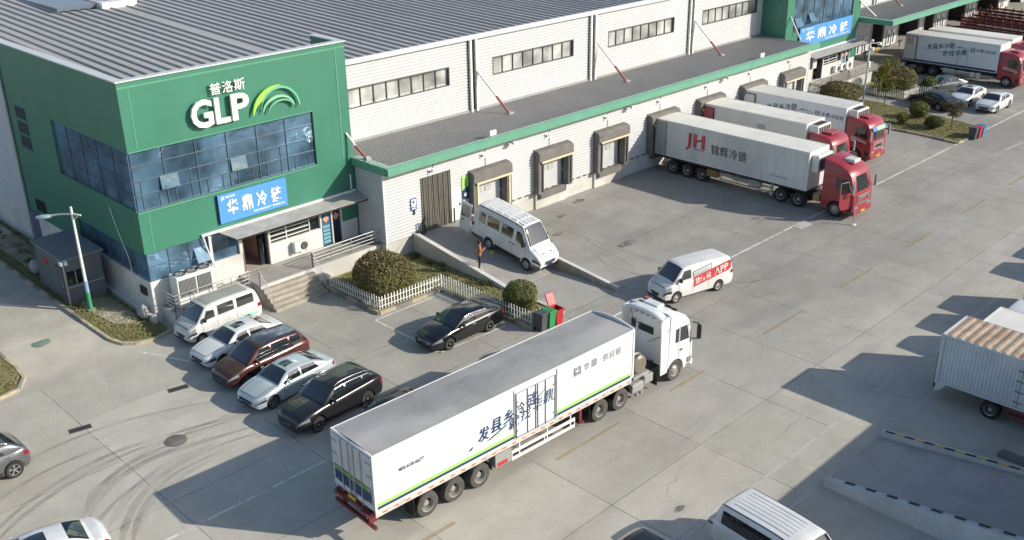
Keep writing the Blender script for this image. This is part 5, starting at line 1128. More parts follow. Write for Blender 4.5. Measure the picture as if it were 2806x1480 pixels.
def box_body(o, x0, x1, z0, z1, W, side_m, roof_m, door=None, corr=0, crown=0.0, z_rail=None, post=True):
    hw = W/2; b = MB()
    if corr:
        n = int((x1-x0)/corr)
        for s in (1, -1):
            prof = []
            for i in range(n): x = x0+.06+i*corr; prof += [(x, 0), (x+corr*.45, 0), (x+corr*.5, -.02), (x+corr*.92, -.02)]
            prof += [(x1-.06, 0)]; b.grid([[(x, s*(hw+dy), z0) for x, dy in prof], [(x, s*(hw+dy), z1) for x, dy in prof]], False, flip=(s < 0))
        b.quad((x0, -hw, z0), (x0, -hw, z1), (x0, hw, z1), (x0, hw, z0)); b.quad((x1, -hw, z0), (x1, hw, z0), (x1, hw, z1), (x1, -hw, z1)); b.quad((x0, -hw, z0), (x0, hw, z0), (x1, hw, z0), (x1, -hw, z0))
    else: b.box(x0, x1, -hw, hw, z0, z1)
    bd = ob('box_body', b, side_m, o)
    rf = MB(); rows = []
    for x in [lerp(x0+.04, x1-.04, k/24) for k in range(25)]:
        dent = random.uniform(-.012, .0); rows.append([(x, y, z1+.012+crown*(1-(y/hw)**2)+(dent if 0 < abs(y) < hw*.9 else 0)) for y in [hw*k/6*.985 for k in range(-6, 7)]])
    rf.grid(rows, True, flip=True); rf.box(x0+.02, x1-.02, -hw+.02, hw-.02, z1-.02, z1+.004); ob('roof', rf, roof_m, o)
    if post:
        fr = MB()
        for s in (1, -1):
            y = s*hw; fr.box(x0-.01, x1+.01, min(y, y+s*.025), max(y, y+s*.025), z1-.06, z1+.03); fr.box(x0-.01, x1+.01, min(y, y+s*.02), max(y, y+s*.02), z0, z0+.06)
            for x in (x0, x1): fr.box(x-.02 if x == x0 else x-.07, x+.07 if x == x0 else x+.02, min(y-s*.05, y+s*.03), max(y-s*.05, y+s*.03), z0+.06, z1-.06)
        fr.box(x0-.02, x0+.05, -hw+.05, hw-.05, z1-.06, z1+.035); fr.box(x1-.05, x1+.02, -hw+.05, hw-.05, z1-.06, z1+.035)
        ob('frame', fr, white_steel, bd)
    return bd
def rear_doors(o, x, z0, z1, W, m):
    hw = W/2
    for s in (1, -1):
        d_ = ob('rear_door', bx(x-.05, x-.012, min(.01*s, s*(hw-.07)), max(.01*s, s*(hw-.07)), z0+.05, z1-.08), m, o); b = MB()
        for yy in (.16, .62): b.tube([(x-.08, s*yy, z0+.02), (x-.08, s*yy, z1-.1)], .022, 6)
        for zz in (z0+.9, ): b.box(x-.1, x-.07, min(s*.16, s*.7), max(s*.16, s*.7), zz, zz+.05)
        for k in range(4): zz = lerp(z0+.3, z1-.4, k/3); b.box(x-.07, x-.05, min(s*(hw-.35), s*(hw-.05)), max(s*(hw-.35), s*(hw-.05)), zz, zz+.07)
        ob('lock_bar', b, galv, d_)
def side_text(o, s, x, z, w_, h_, side, y, m, shear=0., rise=0., bold=0., name='lettering', parts=None):
    """side=-1: on the right flank (read along +x); side=+1: on the left flank (read along -x)"""
    b = MB()
    for (t, xx, zz, ww, hh) in (parts or [(s, x, z, w_, h_)]):
        if side < 0: text(b, t, (xx, -y-.012, zz), (1, 0, 0), (0, 0, 1), ww, hh, 0, bold, shear, rise)
        else: text(b, t, (xx, y+.012, zz), (-1, 0, 0), (0, 0, 1), ww, hh, 0, bold, shear, rise)
    return ob(name, b, m, o)
def square_mark(b, x, z, sz, side, y):
    "the operator's boxed mark: frame, bar and small squares"
    def q(x0, z0, x1, z1):
        if side < 0: b.box(x+x0*sz, x+x1*sz, -y-.014, -y-.006, z+z0*sz, z+z1*sz)
        else: b.box(x-x1*sz, x-x0*sz, y+.006, y+.014, z+z0*sz, z+z1*sz)
    for r_ in ((0, 0, .1, 1), (.9, 0, 1, 1), (.1, .9, .38, 1), (.62, .9, .9, 1), (.1, .62, .9, .70), (.30, .72, .38, .9), (.62, .72, .70, .9), (.2, .12, .28, .5), (.28, .12, .48, .2), (.44, .2, .5, .44), (.56, .12, .62, .44), (.62, .12, .82, .2), (.76, .2, .82, .5), (.1, 0, .9, .06)): q(*r_)

# ---- the long white articulated truck
W = 2.57; hw = W/2
o = thing('articulated_truck', 'long white articulated truck with a slogan on its flank, driving through the yard', 'truck', (17.82, 26.62, 0), R(-2.13)); big = o
bd = box_body(o, 0, 14.17, 1.42, 3.84, W, box_cold, roof_grey, crown=.07)
rear_doors(o, 0, 1.42, 3.84, W, M('rear_door_shaded', (.55, .57, .60), .5, var=.12, scale=1.5))  # white tail doors, darkened in colour for the shade they stand in
b = MB(); b.prism([(-hw, 3.84)]+[(hw*k/8, 3.86+.20*(1-(k/8)**2)) for k in range(-8, 9)]+[(hw, 3.84)], .05, 'x', 14.13); ob('front_lip', b, white_steel, bd)
for nm, z0, z1, mt in (('lime_stripe', 1.60, 1.74, lime), ('navy_stripe', 1.44, 1.60, navy)):
    b = MB(); b.box(.08, 14.0, -hw-.008, -hw, z0, z1); b.box(.08, 14.0, hw, hw+.008, z0, z1); ob(nm, b, mt, o)
b = MB(); b.box(-.062, -.051, -hw+.1, -.03, 1.72, 2.2); b.box(-.062, -.051, .03, hw-.1, 1.72, 2.2); ob('navy_door_band', b, navy, o)
b = MB(); b.box(-.062, -.051, -hw+.1, -.03, 2.2, 2.42); b.box(-.062, -.051, .03, hw-.1, 2.2, 2.42); ob('green_door_band', b, M('door_green', (.14, .32, .08), .5), o)
rl = MB(); rl.box(0, 14.1, -hw+.0, -hw+.08, 1.16, 1.42); rl.box(0, 14.1, hw-.08, hw, 1.16, 1.42); ob('side_rail', rl, M('rail_off_white', (.58, .55, .50), .6, var=.2, scale=2), o)
b = MB()
for k in range(26): b.box(.3+k*.54, .5+k*.54, -hw-.008, -hw, 1.25, 1.29)
ob('reflective_strip', b, red_letter, o)
b = MB(); b.box(.1, 14.0, -hw+.1, hw-.1, 1.18, 1.40); b.box(.3, 13.6, -.5, -.36, .82, 1.18); b.box(.3, 13.6, .36, .5, .82, 1.18)
for k in range(14): b.box(.6+k*1.0, .68+k*1.0, -hw+.1, hw-.1, 1.1, 1.2)
ob('chassis', b, chassis_m, o)
rear_axles(o, (2.40, 3.73, 5.06), W, .53, True, rubber_dust); rear_axles(o, (12.12, 13.47), 2.5, .53, True, rubber_dust)
for s in (1, -1):
    for x, a0, a1 in ((12.12, 10, 171), (13.47, 10, 171), (2.40, 95, 186), (5.06, -5, 86)):
        q = [(x+.64*cos(R(a)), s*(hw-.62), .53+.64*sin(R(a))) for a in range(a0, a1, 15)]; mg = MB(); mg.grid([q, [(p[0], s*(hw-.03), p[2]) for p in q]], True); ob('mudguard', mg, black, o)
    for x in (1.74, 11.4): ob('mud_flap', bx(x, x+.03, *sorted((s*(hw-.62), s*(hw-.04))), .25, 1.08), black, o)
for s in (1, -1):
    y0, y1 = (-hw, -hw+.04) if s < 0 else (hw-.04, hw); g = MB(); g.box(6.75, 10.45, y0, y1, .78, .93); g.box(6.75, 10.45, y0, y1, .46, .60)
    for x in (6.75, 8.6, 10.41): g.box(x, x+.04, y0+.001, y1-.001, .60, .78)
    for x in (7.2, 8.8, 10.2): g.box(x, x+.05, y0+.04 if s < 0 else y0-.04, y0+.09 if s < 0 else y0+.0, .5, 1.2)
    ob('side_guard', g, white_steel, o); bb = MB(); bb.rbox(5.85, 6.73, y0-.005 if s < 0 else y0-.4, y1+.4 if s < 0 else y1+.005, .50, 1.1, .02); k = ob('tool_box', bb, galv, o); ob('red_plate', bx(5.95, 6.5, y0-.014, y0-.006, .55, .72) if s < 0 else bx(5.95, 6.5, y1+.006, y1+.014, .55, .72), red_letter, k)
for xx in (9.4, 10.0):
    b = MB(); b.tube([(xx, -.75, .75), (xx, .75, .75)] if 0 else [(xx-.6, -.78, .93), (xx+.2, -.78, .93)], .17, 10); ob('air_tank', b, white_steel, o)
for s in (1, -1):
    lg = MB(); lg.box(11.0, 11.14, s*.95-.08, s*.95+.08, .35, 1.2); lg.box(10.92, 11.22, s*.95-.16, s*.95+.16, .28, .35); ob('landing_leg', lg, chassis_red, o)
b = MB(); b.box(-.10, .02, -hw-.02, hw+.02, .66, .78); b.box(-.05, .35, -.9, -.8, .7, 1.2); b.box(-.05, .35, .8, .9, .7, 1.2); b.box(-.12, -.02, -hw+.12, hw-.12, 1.16, 1.32); ob('rear_bumper', b, chassis_red, o)
for s in (1, -1): ob('tail_light', bx(-.2, -.16, min(s*.6, s*1.15), max(s*.6, s*1.15), 1.15, 1.29), red_l, o)
b = MB(); b.box(-.17, -.162, -.24, .24, 1.42, 1.56); ob('number_plate', b, plate_y, o)
# side door with locking bars
sd = ob('side_door', bx(6.98, 9.22, -hw-.02, -hw-.001, 1.5, 3.52), box_cold, o)
b = MB()
for xx in (7.0, 7.62, 8.08, 8.2, 8.64, 9.2): b.tube([(xx, -hw-.045, 1.45), (xx, -hw-.045, 3.52)], .020, 6)
b.tube([(6.98, -hw-.035, 3.54), (9.22, -hw-.035, 3.54)], .016, 6); b.tube([(6.98, -hw-.035, 1.47), (9.22, -hw-.035, 1.47)], .016, 6)
for zz in (1.75, 2.4, 3.1): b.box(9.08, 9.24, -hw-.05, -hw-.02, zz, zz+.05); b.box(6.96, 7.1, -hw-.05, -hw-.02, zz, zz+.05)
ob('lock_bar', b, cab_grey, sd)
b = MB(); b.box(6.88, 6.92, -hw-.03, -hw, 1.4, 3.7); b.box(9.3, 9.34, -hw-.03, -hw, 1.42, 3.76); ob('frame_post', b, galv, sd)
yy = hw+.016
side_text(o, '', 0, 0, 0, 0, -1, yy, navy, .12, .02, .012, 'slogan', [(c_, x_, z_, w_, h_) for c_, x_, z_, w_, h_ in (('发', 4.95, 2.12, .58, .62), ('县', 5.62, 2.25, .56, .62), ('乡', 6.30, 2.37, .52, .60), ('冷', 6.92, 2.48, .52, .58), ('链', 7.52, 2.62, .58, .62), ('就', 6.58, 1.98, .56, .56), ('找', 7.22, 2.12, .58, .56), ('华', 7.9, 2.28, .52, .56), ('鼎', 8.5, 2.40, .54, .58))])
b = MB(); b.prism([(5.4, 2.02), (5.6, 2.03), (6.5, 2.36), (6.48, 2.31)], .008, 'y', -yy-.02); b.prism([(7.7, 2.62), (8.1, 2.84), (8.75, 3.18), (8.12, 2.79)], .008, 'y', -yy-.02); b.prism([(4.45, 1.98), (4.72, 2.12), (4.62, 1.98)], .008, 'y', -yy-.02); ob('swash', b, navy, o)
b = MB(); b.prism([(5.85, 1.98), (6.2, 2.14), (6.15, 2.08)], .008, 'y', -yy-.02); ob('lime_swash', b, lime, o)
b = MB(); square_mark(b, 10.35, 2.98, .40, -1, yy); ob('square_mark', b, cab_grey, o)
side_text(o, '', 0, 0, 0, 0, -1, yy, cab_grey, 0, 0, .004, 'lettering', [('华', 10.95, 3.0, .36, .36), ('鼎', 11.4, 3.0, .36, .38), ('·', 11.92, 3.16, .06, .06), ('供', 12.12, 3.0, .34, .36), ('应', 12.54, 3.0, .36, .36), ('链', 12.96, 3.0, .34, .36)])
side_text(o, '400-618-6677', 1.12, 2.66, 1.18, .17, -1, yy, black_letter, 0, 0, .012, 'phone_number')
# tractor
cab(o, 18.58, 'open', truck_white)
b = MB(); hwc = 1.21
for s in (1, -1): # side fairings behind the cab, open at the back
    y0 = hwc-.05 if s > 0 else -hwc; b.prism([(16.76, .80), (16.70, .62), (16.25, .62), (16.20, 2.6), (16.16, 3.3), (16.24, 3.5), (16.76, 3.56)], .05, 'y', y0)
rows = []
for k in range(13):
    y = lerp(-hwc, hwc, k/12); zc = 3.46+.24*(1-(abs(y)/hwc)**3); rows.append([(16.80, y, zc-.03), (16.40, y, zc+.02), (16.12, y, zc), (16.13, y, zc-.05), (16.5, y, zc-.06), (16.80, y, zc-.09)])
b.grid([list(r_) for r_ in zip(*rows)], True)
ob('roof_fairing', b, truck_white, o)
b = MB(); b.rbox(16.69, 16.736, -.30, .62, 2.28, 2.66, .03); b.rbox(16.69, 16.736, -1.08, -.76, 2.3, 2.75, .03) if 0 else b.rbox(16.69, 16.736, .78, 1.06, 2.3, 2.75, .03); ob('rear_window', b, glass_truck, o)
b = MB()
for k in range(5): b.box(16.7, 16.736, -.7+k*.35, -.55+k*.35, 3.14, 3.18)
b.tube([(16.68, -1.1, 2.6), (16.6, -.1, 1.9)], .02, 6); b.tube([(16.68, 1.1, 3.2), (16.5, .8, 2.9), (16.6, .4, 2.6)], .02, 6); b.box(16.6, 16.74, -.9, .9, 3.3, 3.42); ob('rear_fitting', b, cab_grey, o)
b = MB(); b.rbox(17.0, 17.5, -.25, .65, 3.5, 3.64, .05); ob('roof_hatch', b, truck_white, o); b = MB()
for xx, yy_ in ((17.62, -.5), (17.62, .02), (17.0, .6), (17.55, -.9)): b.box(xx, xx+.1, yy_, yy_+.3, 3.42, 3.52 if xx > 17.3 else 3.6)
ob('roof_marker', b, black, o); ob('beacon', MB().rbox(17.5, 17.66, .62, 1.0, 3.42, 3.58, .03), amber if 0 else M('beacon_red', (.6, .15, .1), .3), o)
b = MB(); b.box(11.3, 16.6, -.44, -.34, .72, 1.0); b.box(11.3, 16.6, .34, .44, .72, 1.0); b.box(11.6, 13.9, -.5, .5, 1.0, 1.16); ob('chassis', b, chassis_m, o)
b = MB(); b.lathe([(0, -.98), (.38, -.97), (.46, -.88), (.47, .80), (.40, .94), (0, .98)], (15.1, 0, 1.55), 'y', 24); tk = ob('gas_tank', b, tank_m, o, R(40)); b = MB()
for yy_ in (-.6, .55): b.lathe([(.475, -.06), (.49, -.06), (.49, .06), (.475, .06)], (15.1, yy_, 1.55), 'y', 24)
ob('strap', b, steel, tk)
b = MB(); b.box(14.6, 15.65, -1.0, -.5, .95, 1.1); b.box(14.5, 15.7, -.5, .5, .95, 1.08); b.rbox(15.2, 15.8, -1.15, -.6, .55, 1.0, .03); b.rbox(14.3, 15.1, -1.2, -.6, .42, .85, .04); b.tube([(14.6, -1.18, .4), (14.6, -1.18, .25)], .1, 8); b.tube([(14.9, -1.18, .4), (14.9, -1.18, .25)], .1, 8); ob('battery_box', b, galv, o)
b = MB(); b.rbox(14.3, 15.7, .6, 1.15, .45, 1.0, .08); ob('fuel_tank', b, galv, o); ob('mud_flap', bx(16.02, 16.05, -1.2, -.75, .2, .75), black, o)

# ---- docked articulated trailer with red lettered mark (right flank seen)
W = 2.5; hw = W/2
o = thing('articulated_truck', 'docked dusty white trailer truck with a red two-letter mark, its red cab door hanging open', 'truck', (61.02, 45.42, 0), R(-90))
box_body(o, 0, 13.05, 1.28, 3.96, W, box_dusty, roof_cream, corr=.42, crown=.03)
b = MB(); b.box(0, 13, -hw+.1, hw-.1, 1.1, 1.28); b.box(.3, 12.8, -.5, -.36, .8, 1.1); b.box(.3, 12.8, .36, .5, .8, 1.1); b.box(12.6, 16, -.42, .42, .7, .95); ob('chassis', b, chassis_m, o)
rear_axles(o, (1.95, 3.25, 4.55), W, .52); rear_axles(o, (11.1, 12.45), 2.46, .52)
def folded_door(o, hw, z0, z1, m, edge=None, w_=1.24):
    d_ = ob('rear_door', bx(.06, w_, -hw-.11, -hw-.04, z0, z1), m, o); b = MB()
    for x in (.35, .85): b.tube([(x, -hw-.13, z0), (x, -hw-.13, z1-.05)], .018, 6)
    if edge is None: ob('lock_bar', b, galv, d_)
    else: ob('seal', (lambda q: (q.box(w_, w_+.05, -hw-.12, -hw-.02, z0, z1), q.box(0, w_+.05, -hw-.12, -hw-.02, z1, z1+.04), q)[2])(MB()), edge, d_)
folded_door(o, hw, 1.3, 3.82, M('door_dusty_grey', (.36, .36, .35), .6, var=.2))
b = MB(); b.box(5.0, 5.9, -hw+.02, -hw+.5, .55, 1.05); ob('tool_box', b, M('tool_box_ochre', (.22, .16, .06), .7), o)
g = MB(); g.box(6.1, 10.6, -hw+.02, -hw+.06, .82, .94); g.box(6.1, 10.6, -hw+.02, -hw+.06, .5, .6)
for x in (6.2, 7.6, 9, 10.4): g.box(x, x+.05, -hw+.061, -hw+.1, .5, 1.2)
ob('side_guard', g, M('guard_dirty', (.40, .37, .30), .6, var=.3), o); b = MB(); b.tube([(7.0, -hw+.5, .75), (8.2, -hw+.5, .75)], .2, 10); b.rbox(8.4, 9.3, -hw+.2, -hw+.75, .5, 1.0, .05); ob('air_tank', b, steel, o)
ob('landing_leg', bx(10.2, 10.34, .9, 1.06, .3, 1.2), white_steel, o); ob('landing_leg', bx(10.2, 10.34, -1.06, -.9, .3, 1.2), white_steel, o)
mk = MB(); yk = -hw-.008
def qd(*p): mk.add([(x, yk-.006, z) for x, z in p], [tuple(range(len(p)))])
qd((3.50, 2.42), (3.56, 3.44), (3.28, 3.42), (3.26, 2.46)); qd((3.26, 2.46), (2.98, 2.08), (3.30, 2.2), (3.50, 2.42)); qd((2.70, 1.98), (3.30, 2.2), (2.98, 2.08)); 
for x0, x1 in ((3.70, 3.82), (3.87, 4.0), (4.42, 4.54), (4.59, 4.72)): mk.box(x0, x1, yk-.008, yk, 2.42, 3.44)
mk.add([(4.0, yk-.006, 2.84), (4.42, yk-.006, 2.98), (4.42, yk-.006, 3.12), (4.0, yk-.006, 2.98)], [(0, 1, 2, 3)]); mk.box(3.75, 4.65, yk-.008, yk, 2.28, 2.34)
ob('red_mark', mk, red_letter, o)
side_text(o, '', 0, 0, 0, 0, -1, hw, black_letter, 0, 0, .004, 'lettering', [(c_, 5.25+k*.78, 2.22, .68, .74) for k, c_ in enumerate('锦辉冷链')])
side_text(o, '', 0, 0, 0, 0, -1, hw, cab_grey, 0, 0, 0, 'small_lettering', [('400-889-8611', 10.2, 1.75, 1.5, .13)])
b = MB(); b.rbox(13.06, 13.6, -.95, .95, 2.55, 3.75, .1); ft = ob('cooling_unit', b, white_steel, o); b = MB(); b.rbox(13.45, 13.64, -.85, .85, 2.75, 3.6, .05); ob('dark_cover', b, M('cover_dark', (.06, .065, .07), .5), ft); ob('battery_box', MB().rbox(13.5, 14.0, -1.1, -.4, .7, 1.2, .03), M('box_ochre2', (.30, .24, .12), .6), o)
cab(o, 16.5, 'high', truck_red); b = MB(); b.rbox(14.95, 15.75, -.2, .65, 3.52, 3.78, .08); ob('roof_unit', b, box_white, o)
dv_ = V((-.30, -.95, 0)); hp = V((16.28, -1.24, 0)); nn_ = V((.95, -.30, 0))*.03
def dp(t, z, k=0): q = hp+dv_*t+nn_*k; return (q.x, q.y, z)
b = MB(); b.add([dp(0, .85), dp(.8, .85), dp(1.0, 1.2), dp(1.0, 1.95), dp(0, 1.95), dp(0, .85, 1), dp(.8, .85, 1), dp(1.0, 1.2, 1), dp(1.0, 1.95, 1), dp(0, 1.95, 1)], [(0, 1, 2, 3, 4), (9, 8, 7, 6, 5)]+[(j, j+5, (j+1) % 5+5, (j+1) % 5) for j in range(5)]); dd = ob('open_door', b, truck_red, o)
b = MB(); b.tube([dp(0, 1.95), dp(.32, 2.72), dp(.98, 2.72), dp(.98, 1.95)], .035, 6); q = hp+dv_*.2+V((.25, -.1, 0)); b.rbox(q.x, q.x+.1, q.y-.14, q.y+.14, 1.95, 2.6, .04); b.box(*sorted((dp(.3, 0)[0], dp(.8, 0)[0])), *sorted((dp(.3, 0)[1]-.06, dp(.3, 0)[1]-.03)), 1.2, 1.5); ob('window_frame', b, cab_grey, dd)
ob('grille_badge', (lambda q: (q.rbox(16.55, 16.62, -.62, .62, 1.12, 1.2, .02), q.rbox(16.55, 16.62, -.62, .62, 1.5, 1.58, .02), q.rbox(16.55, 16.62, -.62, -.54, 1.2, 1.5, .02), q.rbox(16.55, 16.62, .54, .62, 1.2, 1.5, .02), q)[4])(MB()), chrome, o)

def cooling_roof_unit(o, x, z):
    b = MB(); b.rbox(x-.1, x+.75, -.95, .95, z, z+.62, .12); k = ob('cooling_unit', b, box_white, o); b = MB()
    for i in range(5): b.box(x+.74, x+.765, -.8+i*.33, -.55+i*.33, z+.15, z+.5)
    b.rbox(x+.05, x+.6, -.7, .7, z+.6, z+.635, .02); ob('fan_grille', b, dark, k)
def box_truck(label, loc, n, side_m, text_on=True, door_m=None, stripe=True, group='box trucks backed up to the loading dock', ln=9.35, cabx=11.55, rearx=(1.9, 3.2), zr=3.95, hdg=-90, cabs='flat', fridge=True, ramp_=0):
    W = 2.5; hw = W/2; o = thing('box_truck', label, 'truck', (loc[0], loc[1], 0), R(hdg), group)
    box_body(o, 0, ln, 1.25, zr, W, side_m, roof_cream if side_m is not box_cold else box_white, crown=.03)
    b = MB(); b.box(.1, ln-.1, -hw+.12, hw-.12, 1.05, 1.25); b.box(.2, cabx-1.2, -.48, -.36, .72, 1.05); b.box(.2, cabx-1.2, .36, .48, .72, 1.05); b.box(-.05, .1, -1.1, 1.1, .5, .62); ob('chassis', b, chassis_m, o)
    rear_axles(o, rearx, W, .52)
    if door_m: folded_door(o, hw, 1.45, zr-.25, door_m, black)
    b = MB(); b.rbox(4.2, 5.4, -hw+.1, -hw+.65, .55, 1.0, .06); b.rbox(5.6, 6.6, -hw+.1, -hw+.6, .55, 1.0, .2); b.rbox(4.2, 6.0, hw-.65, hw-.1, .55, 1.0, .08); ob('fuel_tank', b, steel, o)
    b = MB()
    for x in (7.0, 7.6): b.box(x, x+.4, -hw+.05, -hw+.1, .5, 1.0)
    b.box(4.0, 8.0, -hw+.03, -hw+.06, .85, .95); ob('side_guard', b, white_steel, o)
    if stripe: b = MB(); b.box(.1, ln-.1, -hw-.008, -hw, 1.3, 1.5); ob('navy_stripe', b, navy, o)
    if text_on:
        side_text(o, '', 0, 0, 0, 0, -1, hw+.004, navy, .12, 0, .012, 'slogan', [(c_, 2.3+k*.56, 2.62+k*.10, .52, .58) for k, c_ in enumerate('发县乡冷链')]+[(c_, 4.0+k*.60, 2.2+k*.1, .54, .56) for k, c_ in enumerate('就找华鼎')])
        b = MB(); b.prism([(2.9, 2.42), (3.05, 2.43), (4.1, 2.62), (4.08, 2.57)], .008, 'y', -hw-.02); b.prism([(5.1, 3.1), (5.6, 3.34), (6.5, 3.15), (5.7, 3.28)], .008, 'y', -hw-.02); b.prism([(1.95, 2.6), (2.15, 2.66), (2.15, 2.61)], .008, 'y', -hw-.02); ob('swash', b, navy, o)
        b = MB(); square_mark(b, 6.7, 2.95, .42, -1, hw+.004); ob('square_mark', b, navy, o)
        side_text(o, '', 0, 0, 0, 0, -1, hw+.004, navy, 0, 0, .004, 'lettering', [(c_, 7.25+k*.38, 2.98, .32, .36) for k, c_ in enumerate('华鼎')]+[('·', 8.0, 3.13, .06, .06)]+[(c_, 8.1+k*.36, 2.98, .31, .34) for k, c_ in enumerate('供应链')])
        d_ = MB(); d_.tube([(5.6, -hw-.012, 1.5), (5.6, -hw-.012, 3.2), (6.5, -hw-.012, 3.2), (6.5, -hw-.012, 1.5)], .018, 4, False); sd = ob('side_door', d_, cab_grey, o); ob('handle', bx(5.75, 5.85, -hw-.04, -hw, 2.2, 2.3), galv, sd)
    if fridge: cooling_roof_unit(o, ln+.02, zr-.72)
    cab(o, cabx, cabs, truck_red)
    side_text(o, '', 0, 0, 0, 0, -1, 1.225, white_letter, .3, -.22, .01, 'door_lettering', [('JIEFANG', cabx-1.75, 1.75, 1.35, .26)])
    b = MB(); b.rbox(cabx-1.55, cabx-.75, -.55, .55, 3.28, 3.44, .06); ob('roof_hatch', b, truck_red, o)
    return o
o = box_truck('docked white box truck with a red rear door panel, between the two other docked trucks', (67.05, 45.42), 0, box_white, False, M('door_red_print', (.38, .07, .09), .5, var=.2), False, ln=9.3, cabx=11.7)
b = MB(); b.rbox(5.2, 5.9, -1.29, -1.25, 2.9, 3.25, .02); ob('side_vent', b, galv, o)
t3 = box_truck('docked white box truck with navy slogan and red cab, the one furthest along the dock', (72.85, 45.42), 1, box_cold, True, box_white, True, ln=9.3, cabx=11.55)
b = MB(); b.add([(11.62, -1.05, 2.52), (11.62, 1.05, 2.52), (11.45, 1.05, 2.8), (11.45, -1.05, 2.8)], [(0, 1, 2, 3)]); v = ob('visor_film', b, M('film_blue', (.10, .22, .48), .3), t3); b = MB(); b.add([(11.628, -.45, 2.53), (11.628, .75, 2.53), (11.462, .75, 2.79), (11.462, -.45, 2.79)], [(0, 1, 2, 3)]); ob('film_panel', b, M('film_pale_green', (.35, .62, .35), .3), v)
ft = box_truck('white box truck with navy slogan and red cab near the far parked cars', (103.9, 46.3), 2, box_cold, True, box_white, True, group='box trucks on the far side of the second green office', ln=9.5, cabx=11.75, fridge=False)
b = MB(); square_mark(b, .3, 3.0, .55, -1, 1.36); ob('square_mark', b, M('mark_red', (.45, .06, .10), .5), ft)
box_truck('second far white-roofed box truck half hidden behind the slogan truck', (108.4, 46.0), 3, box_white, False, None, False, group='box trucks on the far side of the second green office', ln=8.6, cabx=10.8, fridge=False, zr=3.75)

# ---- red stake-side lorries far away
def stake_lorry(label, x, y, hdg):
    o = thing('stake_lorry', label, 'truck', (x, y, 0), R(hdg), 'red stake-sided lorries at the far end of the yard'); hw = 1.22; L_ = 9.0
    b = MB(); b.box(0, L_, -hw, hw, 1.05, 1.25); b.box(0, L_+2, -.45, .45, .7, 1.05); ob('deck', b, chassis_red, o)
    for s in (1, -1):
        y0, y1 = (s*hw-.04, s*hw+.04); g = MB()
        for k in range(4): g.box(0, L_, y0, y1, 1.3+k*.36, 1.5+k*.36)
        for k in range(10): g.box(k*L_/9.1, k*L_/9.1+.08, y0-.03, y1+.03, 1.25, 2.85)
        ob('side_rack', g, M('rack_red', (.12, .022, .03), .6, var=.3) if 'rack_red' not in bpy.data.materials else bpy.data.materials['rack_red'], o)
    g = MB(); g.box(L_-.08, L_, -hw, hw, 1.25, 2.9); g.box(0, .08, -hw, hw, 1.25, 2.3); ob('end_board', g, bpy.data.materials['rack_red'], o)
    rear_axles(o, (1.9, 3.2), 2.4, .5); cab(o, L_+2.4, 'flat', truck_red); return o
stake_lorry('red stake-sided lorry at the far loading platform, with pale boards on its bed', 124.3, 49.0, -97); stake_lorry('second red stake-sided lorry further along the far platform', 130.5, 49.5, -97)
b = MB(); b.box(.5, 6.5, -1.0, 1.0, 0, .35); o = ob('board_stack', b, M('boards_pale', (.48, .44, .38), .7, var=.2)); o.location = (124.3, 48.4, 1.26); o.rotation_euler.z = R(-97); tag(o, 'stack of pale boards lying on the bed of a red stake-sided lorry', 'boards')

# ---- trucks parked on the opposite side, tails towards the yard
G4 = 'trucks parked tail-out along the shaded side of the yard'
def small_cab(o, x0, m):
    b = MB(); b.prism([(x0, .45), (x0+1.6, .45), (x0+1.7, 1.1), (x0+1.65, 1.5), (x0+1.3, 2.2), (x0+.1, 2.3), (x0, 2.2)], 2.0, 'y', -1.0); ob('cab_body', b, m, o); g = MB(); g.add([(x0+1.655, -.9, 1.52), (x0+1.655, .9, 1.52), (x0+1.33, .9, 2.16), (x0+1.33, -.9, 2.16)], [(0, 1, 2, 3)]); ob('windscreen', g, glass_truck, o)
    for s in (1, -1): ob('side_window', bx(x0+.4, x0+1.25, min(s*1.0, s*1.012), max(s*1.0, s*1.012), 1.5, 2.05), glass_truck, o); add_wheel(o, x0+.9, s*.85, .42, .25, s, 'truck_front')
cont_blue = M('container_pale', (.62, .67, .70), .55, var=.12, scale=.9, var2=(.52, .55, .56))
W = 2.46; hw = W/2
o = thing('container_truck', 'truck with a pale ribbed container body and rusty ribbed roof, tail towards the yard', 'truck', (43.07, 15.25, 0), R(-90), G4)
box_body(o, 0, 7.4, 1.0, 3.3, W, cont_blue, rust, corr=.155, post=False)
rr = MB()
for k in range(19): x = .2+k*.385; rr.prism([(x, 0), (x+.06, .04), (x+.20, .04), (x+.26, 0)], W-.04, 'y', -hw+.02)
rr.v = [(a, b_, c_+3.315) for a, b_, c_ in rr.v]; ob('roof_rib', rr, rust, o)
fr = MB()
for s in (1, -1): y0, y1 = sorted((s*hw, s*(hw+.03))); fr.box(0, 7.4, y0, y1, 3.24, 3.33); fr.box(0, 7.4, y0, y1, .92, 1.02); fr.box(-.03, .12, y0-.02, y1+.02, .86, 3.33)
fr.box(-.03, .05, -hw, hw, 3.2, 3.33); fr.prism([(0, .45), (.05, .95), (.55, .95), (.28, .6)], .06, 'y', -hw-.02); ob('frame', fr, cont_blue, o)
rear_doors(o, 0, 1.0, 3.28, W, cont_blue); b = MB(); b.box(-.14, -.1, -1.05, .4, .5, 2.3); b.box(-.14, -.09, -.3, -.2, .5, 2.6); ob('ladder', b, dark, o)
sd = ob('side_door', bx(3.55, 5.6, -hw-.03, -hw-.003, 1.06, 3.02), cont_blue, o); b = MB(); b.tube([(3.55, -hw-.04, 1.05), (3.55, -hw-.04, 3.04), (5.6, -hw-.04, 3.04)], .016, 4); b.tube([(4.55, -hw-.04, 1.05), (4.55, -hw-.04, 3.02)], .014, 4)
for z_ in (1.25, 1.75, 2.25, 2.75): b.box(3.35, 3.75, -hw-.05, -hw-.02, z_, z_+.05)
ob('hinge', b, cab_grey, sd)
